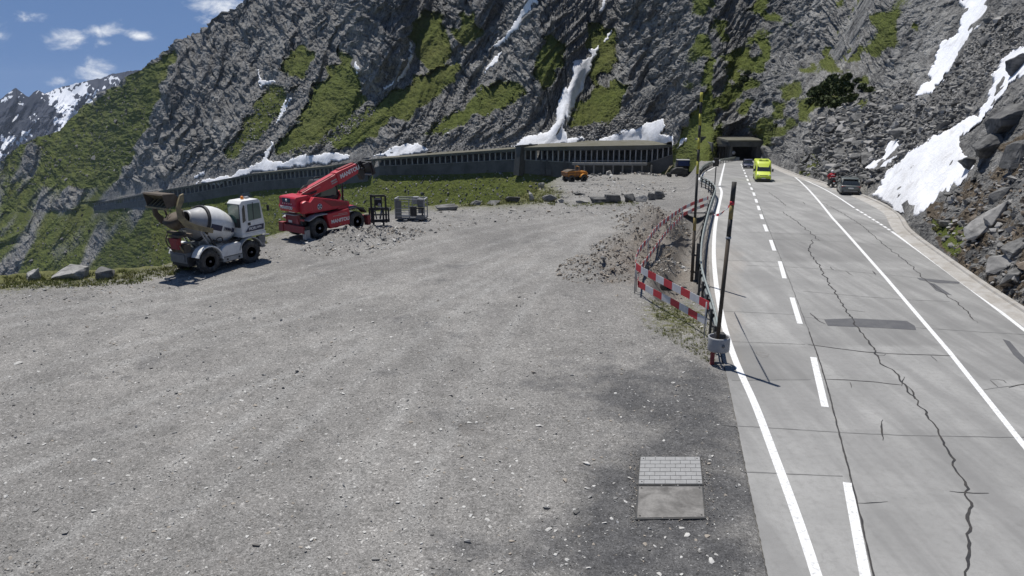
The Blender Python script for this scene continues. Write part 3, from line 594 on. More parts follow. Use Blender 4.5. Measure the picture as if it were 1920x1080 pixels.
du = np.gradient(Pc, axis=1); dv = np.gradient(Pc, axis=0); N = np.cross(du, dv); N /= np.linalg.norm(N, axis=-1)[..., None]+1e-12
N = np.where((N[..., 1] > 0)[..., None] & (N[..., 2] < 0)[..., None], -N, N)
if N[..., 1].mean() > 0: N = -N
# fine relief: fractured blocks stretched along the strata, turf bumps on grass
th = np.where(PXs < 640, R(112), np.where(PXs < 1090, R(118), R(52))); th = np.where(PXs > 1600, R(38), th); th = blur(th, 30, 1)
ca, sa = np.cos(th), np.sin(th)
qx = PXs+6*fbm(PXs*.04, PYs*.04, 3, 71); qy = PYs+6*fbm(PXs*.04, PYs*.04, 3, 72)
A_ = ca*qx-sa*qy; B_ = sa*qx+ca*qy          # along and across the strata
rel = 0
for sc_, an, amp, s in [(48, 3.2, 5.5, 1), (19, 3.8, 4.6, 2), (8.5, 3.4, 3.6, 3), (4.0, 2.4, 2.1, 4)]:
    hgt, ed = blocks(A_/(sc_*an), B_/sc_, 80+s); rel = rel+amp*(hgt-.35*sstep(.16, 0, ed))
rel = rel+3.2*fbm(A_/26, B_/9, 4, 91)
hgt1, ed1 = blocks(PXs/9, PYs/6, 101, 1.5); hgt2, ed2 = blocks(PXs/4, PYs/3, 102, 1.5)
scr = 2.0*(hgt1-.4*sstep(.2, 0, ed1))+1.2*hgt2+1.5*fbm(PXs/30, PYs/30, 3, 103)
trf = .9*fbm(PXs/7, PYs/5, 3, 111)+2.0*fbm(PXs/28, PYs/20, 3, 112)+.45*noise(PXs/2.4, PYs/2.0, 113)
gsm = blur(blur(gm, 4, 0), 3, 1); ssm = blur(blur(np.maximum(sm, bm_), 2, 0), 2, 1)
bsm = blur(blur(bm_, 3, 0), 3, 1); ssm = ssm*(1-.75*bsm); disp = rel*(1-ssm)*(1+.55*bsm)+scr*ssm*1.1; disp = disp*(1-.85*np.clip(gsm, 0, 1))+trf*gsm
disp = disp*np.where(below, fadeb*1.2, fade)
nearfac = 1-.45*sstep(1560, 1750, PXs)
disp = disp*S0*nearfac*.95*(1-.9*snm)
P2 = P+N*disp[..., None]
# back of the ridge, so that the mountain is solid behind its skyline
back = [P2[-1]+np.array([0, (q*q)*6.0+q*4, -(q*q)*4.0-2*q]) for q in range(1, NB+1)]
ALL = np.concatenate([P2, np.stack(back)], 0)
zn = np.stack([gsm, blur(blur(sm, 2, 0), 2, 1), blur(blur(bm_, 2, 0), 2, 1)], -1); zn = np.concatenate([zn, np.repeat(zn[-1:], NB, 0)], 0)
mme = np_mesh('mountainside', ALL.reshape(-1, 3), grid_faces(NY+NB, NX)[:, ::1], {'zone': zn.reshape(-1, 3)}, False, [M_MOUNT])
struct(link('mountainside', mme))
def surf(x, y, arr=None):
    """point on the mountainside seen at a picture position (bilinear)"""
    arr = P2 if arr is None else arr
    x = np.clip(np.asarray(x, float), px[0]+.01, px[-1]-.01); y = np.asarray(y, float)
    fi = (x-px[0])/(px[1]-px[0]); i = fi.astype(int); fx = fi-i
    def colv(ii):
        t = np.clip((y-pyf[ii])/(top[ii]-pyf[ii]), 0, .9999)*(NY-1); j = t.astype(int); f = (t-j)[..., None]
        return arr[j, ii]*(1-f)+arr[j+1, ii]*f
    return colv(i)*(1-fx)[..., None]+colv(i+1)*fx[..., None]
# ------------------------------------------------------------------ far mountains
FS = np.array([(-250, 260), (-120, 222), (-40, 205), (0, 187), (18, 172), (30, 165), (42, 174), (54, 183), (64, 172), (74, 169), (84, 176), (110, 164), (150, 155), (185, 147), (215, 138), (240, 133), (262, 132), (300, 141), (360, 160), (420, 175)], float)
fx_ = np.linspace(-250, 420, 420); ft = np.interp(fx_, FS[:, 0], FS[:, 1])+2.5*fbm(fx_*.06, fx_*0, 4, 7); NF = 150
FPY = ft[None, :]+(430-ft)[None, :]*np.linspace(1, 0, NF)[:, None]; FPX_ = np.repeat(fx_[None, :], NF, 0)
FH, FK = kh(FPX_, FPY); FY = np.zeros(FPY.shape); FY[0] = 3300
mf = 1.0+.5*fbm(FPX_*.02, FPY*.02, 3, 3); mf = np.clip(blur(mf, 4, 1), .7, 2)
for i in range(1, NF):
    zp = CH+FK[i-1]*FY[i-1]; FY[i] = (CH-zp+mf[i]*FY[i-1])/(mf[i]-FK[i])
FY = blur(FY, 5, 1); dsp = 22*(ridged((FPX_+.5*FPY)*.025, FPY*.012, 5, 14)-.3)+7*blocks((FPX_+.6*FPY)/9, FPY/16, 15)[0]
FY = FY-dsp*FY/FPX*1.2*sstep(0, .2, np.linspace(1, 0, NF))[:, None]
FP = np.stack([FH*FY, FY, CH+FK*FY], -1)
SN = [[(95, 178), (130, 160), (160, 156), (170, 172), (150, 185), (125, 205), (100, 200)], [(200, 158), (222, 148), (226, 152), (208, 166)], [(100, 232), (118, 205), (145, 208), (140, 225), (120, 240)], [(0, 262), (25, 252), (28, 262), (8, 290), (0, 295)], [(20, 290), (32, 268), (40, 255), (55, 245), (50, 262), (15, 300)], [(57, 222), (64, 216), (64, 232)], [(40, 188), (48, 195), (46, 205)], [(80, 175), (100, 172), (90, 190)], [(155, 200), (185, 170), (190, 178), (165, 215)], [(0, 185), (20, 172), (10, 195)], [(-120, 260), (-60, 230), (-40, 270), (-90, 300)]]
fwx = FPX_+14*fbm(FPX_*.08, FPY*.08, 3, 5); fwy = FPY+14*fbm(FPX_*.08, FPY*.08, 3, 6); fs = np.zeros(FPY.shape)
for p in SN: fs = np.maximum(fs, inpoly(fwx, fwy, p))
fs = np.maximum(fs, (fbm((FPX_+.8*FPY)*.07, FPY*.03, 4, 8) > .7)*1.0)
FB = FP[-1:]+np.array([0, 900, -500.0])
fz = np.concatenate([fs, fs[-1:]], 0)[..., None].repeat(3, -1)
struct(link('far_mountains', np_mesh('far_mountains', np.concatenate([FP, FB], 0).reshape(-1, 3), grid_faces(NF+1, 420), {'zone': fz.reshape(-1, 3)}, False, [M_FAR])))
# ------------------------------------------------------------------ snow patches
def smooth_arr(a, r):
    o = a.copy()
    for q in range(3): o[..., q] = blur(blur(a[..., q], r, 0), r, 1)
    return o
PS0 = smooth_arr(P2, 6); PSB = smooth_arr(P2, 14); PS = P2*.3+PS0*.7
snow_objs = []
for n_, (poly, lab, thick) in enumerate(SNOW):
    pl = np.array(poly, float); x0, y0 = pl.min(0)-6; x1, y1 = pl.max(0)+6; st = 1.6 if x1-x0 < 400 else 2.0
    gx, gy = np.meshgrid(np.arange(x0, x1, st), np.arange(y0, y1, st))
    big = min(1, (x1-x0)/120)
    ax = gx+7*big*fbm(gx*.045, gy*.045, 4, 200+n_)+2.2*fbm(gx*.2, gy*.2, 2, 230); ay = gy+5*big*fbm(gx*.045, gy*.045, 4, 220+n_)+1.8*fbm(gx*.2, gy*.2, 2, 231)
    ins = inpoly(ax, ay, poly)
    soft = blur(blur(ins.astype(float), 4, 0), 4, 1); soft = np.clip((soft-.35)/.6, 0, 1)
    S = surf(gx, gy, PSB if (x1-x0) > 150 else PS); Rr = surf(gx, gy, P2); D = S[..., 1]
    nn = np.array([0, -.75, .66])
    bulge = thick*1.6*soft**.7*D/FPX+(.5*fbm(gx*.03, gy*.03, 3, 240)+.25*fbm((gx+gy)*.1, gy*.06, 3, 241))*soft*thick*1.6*D/FPX
    # never under the rock: rise to the local rock surface where it pokes out a little
    ex_ = ((Rr-S)@nn); mxe = ex_.copy()
    for sh in range(-3, 4):
        mxe = np.maximum(mxe, np.roll(ex_, sh, 0)); mxe = np.maximum(mxe, np.roll(ex_, sh, 1))
    mxe = np.clip(blur(blur(mxe, 3, 0), 3, 1), 0, None)
    T = S+nn*(bulge+mxe*(.35+.65*soft)+.8*D/FPX*thick)[..., None]
    keep = ins[:-1, :-1] & ins[1:, :-1] & ins[:-1, 1:] & ins[1:, 1:]
    F = grid_faces(*gx.shape)[keep.ravel()]; used = np.unique(F); mp = np.full(gx.size, -1); mp[used] = np.arange(len(used))
    Tv = T.reshape(-1, 3)[used]; Bv = (S-nn*(4.0*D/FPX)[..., None]).reshape(-1, 3)[used]; F = mp[F]; n0 = len(used)
    e = np.concatenate([F[:, [0, 1]], F[:, [1, 2]], F[:, [2, 3]], F[:, [3, 0]]]); key = np.sort(e, 1); kk = key[:, 0]*n0+key[:, 1]
    uq, ix, ct = np.unique(kk, return_index=True, return_counts=True); be = e[ix[ct == 1]]
    W = np.stack([be[:, 1], be[:, 0], be[:, 0]+n0, be[:, 1]+n0], -1)
    me = np_mesh('snow_patch', np.concatenate([Tv, Bv]), np.concatenate([F, W, F[:, ::-1]+n0]), None, True, [M_SNOW])
    snow_objs.append(tag(link('snow_patch', me), lab, 'snow patch', 'snow patches left on the slopes'))
# ------------------------------------------------------------------ mountain air: far things fade to blue
M_HAZE = bpy.data.materials.new('haze'); M_HAZE.use_nodes = True; _t = M_HAZE.node_tree; _t.nodes.remove(_t.nodes['Principled BSDF'])
_v = _t.nodes.new('ShaderNodeVolumePrincipled'); _v.inputs['Color'].default_value = (.72, .82, 1, 1); _v.inputs['Density'].default_value = .00003; _v.inputs['Anisotropy'].default_value = .2
_t.links.new(_v.outputs[0], _t.nodes['Material Output'].inputs['Volume'])
_zs = min(float(ALL[..., 2].min()), float(FP[..., 2].min())-520, float(Zg.min()))-1; _zt = max(float(ALL[..., 2].max()), float(FP[..., 2].max()), 12)+5
_y1 = float(FP[..., 1].max())+1000; _x1 = float(np.abs(FP[..., 0]).max())+200
_c = [(-_x1, -60, _zs), (_x1, -60, _zs), (_x1, _y1, _zs), (-_x1, _y1, _zs), (-_x1, -60, _zt), (_x1, -60, _zt), (_x1, _y1, _zt), (-_x1, _y1, _zt)]
_o = link('haze', np_mesh('haze', _c, [(0, 3, 2, 1), (4, 5, 6, 7), (0, 1, 5, 4), (1, 2, 6, 5), (2, 3, 7, 6), (3, 0, 4, 7)], None, False, [M_HAZE])); _o['kind'] = 'stuff'
# ------------------------------------------------------------------ mesh builder
class MB:
    def __init__(s): s.bm = bmesh.new(); s.mi = 0
    def _fin(s, vs, fs, bev, seg=2):
        for f in fs: f.material_index = s.mi
        if bev:
            es = list({e for f in fs for e in f.edges if len(e.link_faces) == 2 and e.calc_face_angle(0) > .5})
            r = bmesh.ops.bevel(s.bm, geom=es, offset=bev, segments=seg, affect='EDGES', profile=.6, clamp_overlap=True)
            for f in r['faces']: f.material_index = s.mi
        return s
    def hexa(s, pts, bev=0):
        v = [s.bm.verts.new(p) for p in pts]
        F = [s.bm.faces.new([v[i] for i in q]) for q in ((0, 3, 2, 1), (4, 5, 6, 7), (0, 1, 5, 4), (1, 2, 6, 5), (2, 3, 7, 6), (3, 0, 4, 7))]
        return s._fin(v, F, bev)
    def box(s, c, sz, bev=0, rot=None, taper=1.0):
        x, y, z = (q/2 for q in sz); M = Matrix.Translation(c) @ (rot.to_4x4() if rot is not None else Matrix())
        t = taper
        return s.hexa([M @ Vector(p) for p in ((-x, -y, -z), (x, -y, -z), (x, y, -z), (-x, y, -z), (-x*t, -y*t, z), (x*t, -y*t, z), (x*t, y*t, z), (-x*t, y*t, z))], bev)
    def prism(s, poly, lo, hi, axis='y', bev=0, mat=None):
        def P(a, b, c): p = {'y': (a, c, b), 'x': (c, a, b), 'z': (a, b, c)}[axis]; return (mat @ Vector(p)) if mat else Vector(p)
        A = [s.bm.verts.new(P(a, b, lo)) for a, b in poly]; B = [s.bm.verts.new(P(a, b, hi)) for a, b in poly]; n = len(poly)
        F = [s.bm.faces.new(A), s.bm.faces.new(B[::-1])]+[s.bm.faces.new((A[i], B[i], B[(i+1) % n], A[(i+1) % n])) for i in range(n)]
        bmesh.ops.recalc_face_normals(s.bm, faces=F)
        return s._fin(A+B, F, bev)
    def cyl(s, p0, p1, r0, r1=None, n=16, caps=True, bev=0):
        return s.lathe([(r0, 0), (r0 if r1 is None else r1, 1)], p0, p1, n, caps, bev)
    def lathe(s, prof, p0, p1, n=24, caps=True, bev=0, closed=False):
        """prof: (radius, position 0..1 from p0 to p1)"""
        p0, p1 = Vector(p0), Vector(p1); d = p1-p0; q = d.to_track_quat('Z', 'Y').to_matrix()
        rings = []
        for r, h in prof:
            rings.append([s.bm.verts.new(p0+d*h+q @ Vector((r*math.cos(2*math.pi*k/n), r*math.sin(2*math.pi*k/n), 0))) for k in range(n)])
        F = []
        R_ = rings+[rings[0]] if closed else rings
        for a, b in zip(R_[:-1], R_[1:]):
            for k in range(n): F.append(s.bm.faces.new((a[k], a[(k+1) % n], b[(k+1) % n], b[k])))
        if caps and not closed: F += [s.bm.faces.new(rings[0][::-1]), s.bm.faces.new(rings[-1])]
        for f in F: f.smooth = True
        return s._fin(None, F, bev)
    def tube(s, pts, r, n=8, smooth=1):
        P = smooth_line(pts, smooth) if smooth and len(pts) > 2 else np.asarray(pts, float)
        rings = []
        for i, p in enumerate(P):
            d = Vector(P[min(i+1, len(P)-1)]-P[max(i-1, 0)]); q = d.to_track_quat('Z', 'Y').to_matrix()
            rr = r if not hasattr(r, '__len__') else np.interp(i/(len(P)-1), np.linspace(0, 1, len(r)), r)
            rings.append([s.bm.verts.new(Vector(p)+q @ Vector((rr*math.cos(2*math.pi*k/n), rr*math.sin(2*math.pi*k/n), 0))) for k in range(n)])
        F = [s.bm.faces.new((a[k], a[(k+1) % n], b[(k+1) % n], b[k])) for a, b in zip(rings[:-1], rings[1:]) for k in range(n)]
        F += [s.bm.faces.new(rings[0][::-1]), s.bm.faces.new(rings[-1])]
        for f in F: f.smooth = True
        return s._fin(None, F, 0)
    def faces(s, V_, F_):
        v = [s.bm.verts.new(p) for p in V_]; return s._fin(v, [s.bm.faces.new([v[i] for i in q]) for q in F_], 0)
    def mat(s, i): s.mi = i; return s
    def build(s, name, mats, parent=None, label=None, smooth=False):
        me = bpy.data.meshes.new(name); bmesh.ops.recalc_face_normals(s.bm, faces=s.bm.faces[:])
        if smooth:
            for f in s.bm.faces: f.smooth = True
        s.bm.to_mesh(me); s.bm.free()
        for m in (mats if isinstance(mats, (list, tuple)) else [mats]): me.materials.append(m)
        o = link(name, me, parent)
        if label: o['label'] = label
        return o
def text_part(name, txt, size, M, mat, parent, bold=.0, depth=.006, sx=1.0):
    cu = bpy.data.curves.new('lettering', 'FONT'); cu.body = txt; cu.size = size; cu.extrude = depth; cu.offset = bold; cu.align_x = 'CENTER'; cu.align_y = 'CENTER'
    t = bpy.data.objects.new('lettering', cu); col.objects.link(t); dg = bpy.context.evaluated_depsgraph_get(); dg.update()
    me = bpy.data.meshes.new_from_object(t.evaluated_get(dg)); bpy.data.objects.remove(t); bpy.data.curves.remove(cu)
    me.transform(M @ Matrix.Diagonal((sx, 1, 1, 1))); me.name = name; me.materials.clear(); me.materials.append(mat); return link(name, me, parent)
def basis(o, x, y):
    x = Vector(x).normalized(); y = Vector(y); z = x.cross(y).normalized(); y = z.cross(x)
    M = Matrix((x, y, z)).transposed().to_4x4(); M.translation = Vector(o); return M
def copy_tree(o, parent=None):
    c = o.copy(); col.objects.link(c)
    if parent: c.parent = parent
    for ch in list(o.children): copy_tree(ch, c)
    return c
# ------------------------------------------------------------------ avalanche galleries
M_GAL = paint('gallery_concrete', (.12, .12, .117), .92, dirt=.65, dscale=.18, dc=(.06, .06, .055), spec=.2)
M_PIL = paint('brightened_pillar_concrete', (.42, .415, .40), .9, dirt=.4, dscale=.4, dc=(.2, .195, .18))  # colour brightened so the pillars stand out although they are in shade
M_GALR = paint('gallery_roof_earth', (.15, .145, .125), .95, dirt=.6, dscale=.3, dc=(.10, .095, .06), spec=.1)
M_STEEL = paint('dull_blue_steel', (.11, .13, .17), .6, dirt=.4, dscale=.6)
def gal_line(a, b, step=1.0):
    x = np.linspace(a, b, int(abs(b-a)/3)+2); D = gal(x, 2)-.6
    B = at(x, gal(x, 1), D); T = at(x, gal(x, 3), D); return x, B, T[:, 2]-B[:, 2]
def sweepH(B, H, prof):
    d = np.gradient(B, axis=0); d[:, 2] = 0; d /= np.linalg.norm(d, axis=1)[:, None]; n = np.stack([d[:, 1], -d[:, 0], 0*d[:, 0]], -1)
    m = len(prof); A = np.array([q[0] for q in prof]); U = np.array([q[1] for q in prof]); Wd = np.array([q[2] if len(q) > 2 else 0 for q in prof])
    V_ = B[:, None, :]+n[:, None, :]*A[None, :, None]; V_[..., 2] += U[None, :]*H[:, None]+Wd[None, :]
    f = [(i*m+j, i*m+(j+1) % m, (i+1)*m+(j+1) % m, (i+1)*m+j) for i in range(len(B)-1) for j in range(m)]
    L_ = (len(B)-1)*m
    return V_.reshape(-1, 3), f, [list(range(m)), list(range(L_, L_+m))]
def ring_part(name, B, H, prof, mat, parent):
    v, f, caps = sweepH(B, H, prof); mb = MB(); mb.faces(v, f+caps); return mb.build(name, mat, parent)
def gallery(a, b, npil, label, lower=None):
    x, B, H = gal_line(a, b)
    g = empty('gallery', B[0], 0, label, 'avalanche gallery', 'avalanche galleries along the mountain road'); Bl = B-B[0]
    ring_part('roof', Bl, H, [(.7, 1.0), (.7, .88), (-.3, .88), (-.3, .92), (-14, .92), (-14, 1.1)], [M_GALR], g)
    ring_part('fascia', Bl, H, [(.62, .878), (.62, .85), (.1, .85), (.1, .878)], [M_GAL], g)
    ring_part('base_wall', Bl, H, [(.0, .41), (.25, -.25), (-.6, -.25), (-.6, .41)], [M_GAL], g)
    ring_part('ledge', Bl, H, [(.25, .44), (.25, .412), (-.7, .412), (-.7, .44)], [M_CONC], g)
    d = Bl[-1]-Bl[0]
    for q in np.linspace(.004, .996, npil):
        xx = a+(b-a)*q; i = np.interp(xx, x, np.arange(len(x))); p = np.array([np.interp(i, np.arange(len(x)), Bl[:, c]) for c in range(3)]); h = np.interp(i, np.arange(len(x)), H)
        dd = (Bl[min(int(i)+1, len(x)-1)]-Bl[max(int(i)-1, 0)]); ang = math.atan2(dd[1], dd[0])
        mb = MB(); mb.box((p[0], p[1]+.25, p[2]+h*.65), (.36, .55, h*.42), rot=Matrix.Rotation(ang, 3, 'Z')); mb.build('pillar', [M_PIL], g)
    return g, B, H
gallery(176, 690, 66, 'long concrete avalanche gallery descending leftward across the valley behind both site vehicles')
gallery(700, 972, 27, 'middle concrete avalanche gallery with open windows, right of the raised red boom')
g3, B3, H3 = gallery(984, 1264, 28, 'right concrete avalanche gallery ending at the grassy hill, with a columned storey beneath it')
# buttress tower at the joint of two sections
x_, Bj, Hj = gal_line(973, 983); t = empty('buttress', Bj[0], 0, 'dark concrete buttress tower standing between the middle and right gallery sections', 'buttress')
v, f, caps = sweepH(Bj-Bj[0], Hj, [(1.6, 1.06), (2.6, -.3), (-6, -.3), (-6, 1.06)]); mb = MB(); mb.faces(v, f+caps); mb.build('wall', [M_GAL], t)
v, f, caps = sweepH(Bj-Bj[0], Hj, [(1.9, 1.12), (1.9, 1.065), (-6.2, 1.065), (-6.2, 1.12)]); mb = MB(); mb.faces(v, f+caps); mb.build('cap', [M_GALR], t)
for q in (1016, 1030, 1062):
    i = int(np.argmin(abs(np.linspace(984, 1264, len(B3))-q))); p = B3[i]-B3[0]; h = H3[i]
    mb = MB(); mb.prism([(-.0, h*.48), (0, -1), (-1.6, -1)], -1.0, 1.0, 'x', mat=Matrix.Translation(p)); mb.build('wall_rib', [M_GAL], g3)
# the columned storey under the right gallery
xs = np.linspace(1076, 1218, 9); x_, Bq, Hq = gal_line(1076, 1218); n_off = 3.2
lo = empty('garage', Bq[0], 0, 'row of open concrete garage bays under the right gallery behind the orange dumper', 'garage')
Bl = Bq-Bq[0]
ring_part('deck', Bl, Hq, [(n_off, .44), (n_off, .36), (.3, .36), (.3, .44)], [M_CONC], lo)
ring_part('back_wall', Bl, Hq, [(.6, .35), (.6, -.25), (.3, -.25), (.3, .35)], [M_CONCD], lo)  # dark wall colour stands for the shade inside the open bays
ring_part('railing', Bl, Hq, [(n_off-.1, .52), (n_off-.1, .50), (n_off-.25, .50), (n_off-.25, .52)], [M_STEEL], lo)
for q in np.linspace(0, 1, 9):
    i = q*(len(Bl)-1); p = np.array([np.interp(i, np.arange(len(Bl)), Bl[:, c]) for c in range(3)]); h = np.interp(i, np.arange(len(Bl)), Hq)
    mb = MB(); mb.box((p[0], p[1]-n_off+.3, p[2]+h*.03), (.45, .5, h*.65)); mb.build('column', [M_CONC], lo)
    mb = MB(); mb.box((p[0], p[1]-n_off+.17, p[2]+h*.48), (.12, .1, h*.08)); mb.build('rail_post', [M_STEEL], lo)
# ------------------------------------------------------------------ tunnel portal
PO = V(1372, 300, z_road); YP = 187.0
def tp(px_, py_, Y): return Vector(at(px_, py_, Y))
c0 = tp(1372, 301, YP); zb_ = c0.z-.4; zt = tp(1372, 266.5, YP).z; xl_ = c0.x; xr_ = tp(1417, 300, YP).x; xe = tp(1431, 300, YP).x
tn = empty('tunnel_portal', (xl_, YP, zb_), 0, 'flat roofed concrete tunnel portal where the mountain road disappears', 'tunnel portal')
Hh = zt-zb_; wv = xr_-xl_; we = xe-xl_
mb = MB(); mb.box((we/2-.3, 5, Hh-.55), (we+1.2, 10.5, 1.1), .05); mb.build('lintel', [M_GAL], tn)
mb = MB(); mb.box((we/2-.3, 5.3, Hh+.25), (we+2.0, 11, .45), .05); mb.build('roof', [M_GALR], tn)
mb = MB(); mb.box(((wv+we)/2, 2, (Hh-1.1)/2), (we-wv, 4, Hh-1.12), .05); mb.build('right_wall', [M_CONCD], tn)
mb = MB(); mb.box((-.25, .5, (Hh-1.1)/2), (.5, .9, Hh-1.12), .03); mb.build('corner_pillar', [M_CONCD], tn)
wing = tp(1348, 303, 196)-Vector((xl_, YP, zb_))
for q in range(1, 6):
    p = wing*(q/5); mb = MB(); mb.box((p.x-.25, p.y+.4, Hh*.36), (.42, .5, Hh*.86)); mb.build('pillar', [M_CONCD], tn)
mb = MB(); mb.hexa([Vector((wing.x-.8, wing.y-.2, Hh-1.1)), Vector((-.55, .02, Hh-1.1)), Vector((-.55, 6, Hh-1.1)), Vector((wing.x-.8, wing.y+6, Hh-1.1)), Vector((wing.x-.8, wing.y-.2, Hh)), Vector((-.55, .02, Hh)), Vector((-.55, 6, Hh)), Vector((wing.x-.8, wing.y+6, Hh))]); mb.build('wing_roof', [M_GALR], tn)
mb = MB(); L_ = 50; dx = .29*L_; dz = -.075*L_
def slab(x0, x1, z0, z1): mb.hexa([Vector((x0, .9, z0)), Vector((x1, .9, z0)), Vector((x1+dx, L_, z0+dz)), Vector((x0+dx, L_, z0+dz)), Vector((x0, .9, z1)), Vector((x1, .9, z1)), Vector((x1+dx, L_, z1+dz)), Vector((x0+dx, L_, z1+dz))])
slab(-3.6, -.6, -1, Hh-1.15) if False else None
slab(wv+.1, wv+.6, -1, Hh-1.2); slab(-3.5, wv+.6, Hh-1.18, Hh-.6); mb.box((wv/2+2, 12.5, Hh/2-1), (wv+14, .4, Hh+3)); mb.box((-4.2, 12, 1.5), (.4, 18, Hh+1)); mb.build('tube_walls_and_added_end', [M_CONCD], tn)  # includes an added dark end wall across the tube, keeping the mouth black
mb = MB(); mb.cyl((.35, -.02, Hh-2.6), (.35, -.08, Hh-2.6), .42, n=20); mb.build('sign', [paint('pale_sign', (.35, .36, .38), .5)], tn)
# ------------------------------------------------------------------ boulders
def rock_mesh(name, r, seed, size=(1, 1, 1), flat=0.0, npts=26, bev=.05, mat=None, sub=2, rough=.05, blocky=False):
    rg = np.random.default_rng(seed); bm = bmesh.new(); p = rg.normal(size=(npts, 3)); p /= np.linalg.norm(p, axis=1)[:, None]; p *= (rg.random((npts, 1))*.28+.78); p = np.sign(p)*np.abs(p)**.8
    if blocky:
        c8 = np.array([(a, b, c) for a in (-1, 1) for b in (-1, 1) for c in (-1, 1)], float); p = np.concatenate([c8*(1+rg.normal(size=(8, 3))*.13)*.82, p[:5]*np.array([1.05, .8, .8])]); bev = .03; rough = .045
    for q in p: bm.verts.new(Vector((q[0]*size[0], q[1]*size[1], q[2]*size[2]))*r)
    h = bmesh.ops.convex_hull(bm, input=bm.verts[:]); bmesh.ops.delete(bm, geom=list(set(h['geom_interior']+h['geom_unused'])), context='VERTS')
    if bev: bmesh.ops.bevel(bm, geom=bm.edges[:], offset=bev*r*min(size), segments=1, affect='EDGES', clamp_overlap=True)
    if sub:
        bmesh.ops.triangulate(bm, faces=bm.faces[:])
        for _ in range(sub):
            es = [e for e in bm.edges if e.calc_length() > .16*r]
            if es: bmesh.ops.subdivide_edges(bm, edges=es, cuts=1, use_grid_fill=True)
            bmesh.ops.triangulate(bm, faces=[f for f in bm.faces if len(f.verts) > 3])
        for v in bm.verts:
            c = v.co/r; n = v.co.normalized(); a = float(fbm(np.array(c.x*2.2+c.z*3.1+seed), np.array(c.y*2.2-c.z*1.3), 4, seed % 50))
            st = abs(math.sin((c.z*4+c.x*1.5)*3+seed)); v.co += n*r*rough*(a-.35*(st < .14))
    me = bpy.data.meshes.new(name); bm.to_mesh(me); bm.free(); me.materials.append(mat or M_ROCK); return me
def boulder(pxy, wpx, hpx, label, seed, mat=None, depth=.7, rz=0, Yset=None, surf_pt=None, tilt=(0, 0), sink=.22, group='boulders around the gravel lot', npts=26, blocky=False):
    """base centre at a picture position, size from its width and height there"""
    if surf_pt is not None: b = Vector(surf(np.array([pxy[0]]), np.array([pxy[1]]), PS)[0])
    else:
        b = V(*pxy) if Yset is None else Vector(at(pxy[0], pxy[1], Yset)); b.z = float(gz(b.x, b.y)) if surf_pt is None and Yset is None else b.z
    s = (b-Vector((0, 0, CH))).length/FPX; w_, h_ = wpx*s/2, hpx*s/2
    me = rock_mesh('boulder', 1.0, seed, (w_*1.12, w_*depth*1.12, h_*1.15), mat=mat, npts=npts, blocky=blocky)
    o = link('boulder', me); o.location = b+Vector((0, w_*depth*.5, h_*(1-sink*2)+.0)); o.rotation_euler = (tilt[0], tilt[1], rz); return tag(o, label, 'boulder', group)
boulder((62, 527), 21, 25, 'small upright half white half dark boulder at far left of the grassy verge', 11, M_ROCKL, .9, .5, npts=14)
boulder((126, 523), 56, 27, 'large pale angular boulder on the verge left of the mixer, the biggest of three', 12, M_ROCKL, .6, .1, npts=16)
boulder((193, 523), 33, 22, 'grey cracked boulder on the verge nearest to the mixer', 17, M_ROCK, .8, .3)
for k, (x, y, w_, h_, lab, mt) in enumerate([(892, 384, 20, 7, 'thin flat slab lying in grass near the left end of the boulder row', M_ROCK), (930, 383, 30, 6, 'long low stone beside the grassy edge left of the dark arched boulder', M_ROCK), (961, 379, 26, 12, 'dark arched boulder left of the pale round boulder', M_ROCKD),
    (992, 377, 22, 15, 'pale rounded boulder on bright grass', M_ROCKL), (1031, 378, 30, 11, 'flat topped grey boulder with a white top edge', M_ROCK), (1052, 379, 11, 7, 'small pale stone just right of the flat topped boulder', M_ROCKL), (1093, 379, 24, 5, 'low pale slab lying on gravel midway along the boulder row', M_ROCKL),
    (1128, 380, 34, 8, 'long low dark slab leaning against a square block', M_ROCKD), (1150, 380, 26, 13, 'square dark block at the end of a long low slab', M_ROCKD), (1181, 378, 24, 15, 'blocky dark boulder tilted left of the pale stone pile', M_ROCKD), (1203, 377, 22, 11, 'pale stone lying right of the tilted dark block', M_ROCKL),
    (1222, 374, 14, 14, 'upright grey stone in the pile at the right end of the row', M_ROCK), (1236, 372, 20, 15, 'peaked grey boulder at the right end of the boulder row', M_ROCK), (1087, 366, 22, 5, 'flat slab on gravel above the boulder row below the dumper', M_ROCKD), (962, 394, 12, 3, 'tiny pale flat stone on the gravel edge in front of the row', M_ROCKL), (838, 394, 40, 9, 'low grey slab beside the wire work platform', M_ROCK), (1015, 352, 12, 12, 'pale upright stone at the corner of the upper terrace', M_ROCKL),
    (1143, 328, 14, 8, 'pale boulder in front of the garage bays right of the dumper', M_ROCKL), (1172, 326, 12, 5, 'low stone in front of the middle garage bays', M_ROCK), (1112, 330, 9, 5, 'dark stone just right of the dumper', M_ROCKD), (1125, 329, 7, 5, 'small grey stone beside the pale boulder at the garage', M_ROCK), (1185, 326, 12, 4, 'flat grey stone before the right garage bays', M_ROCK), (1240, 318, 18, 8, 'pale stone beside the dark trailer', M_ROCKL)]):
    boulder((x, y+1), w_*1.1, h_*1.35, lab, 30+k, mt, .7, rng.uniform(-.3, .3), npts=13, sink=.14, blocky='square' in lab)
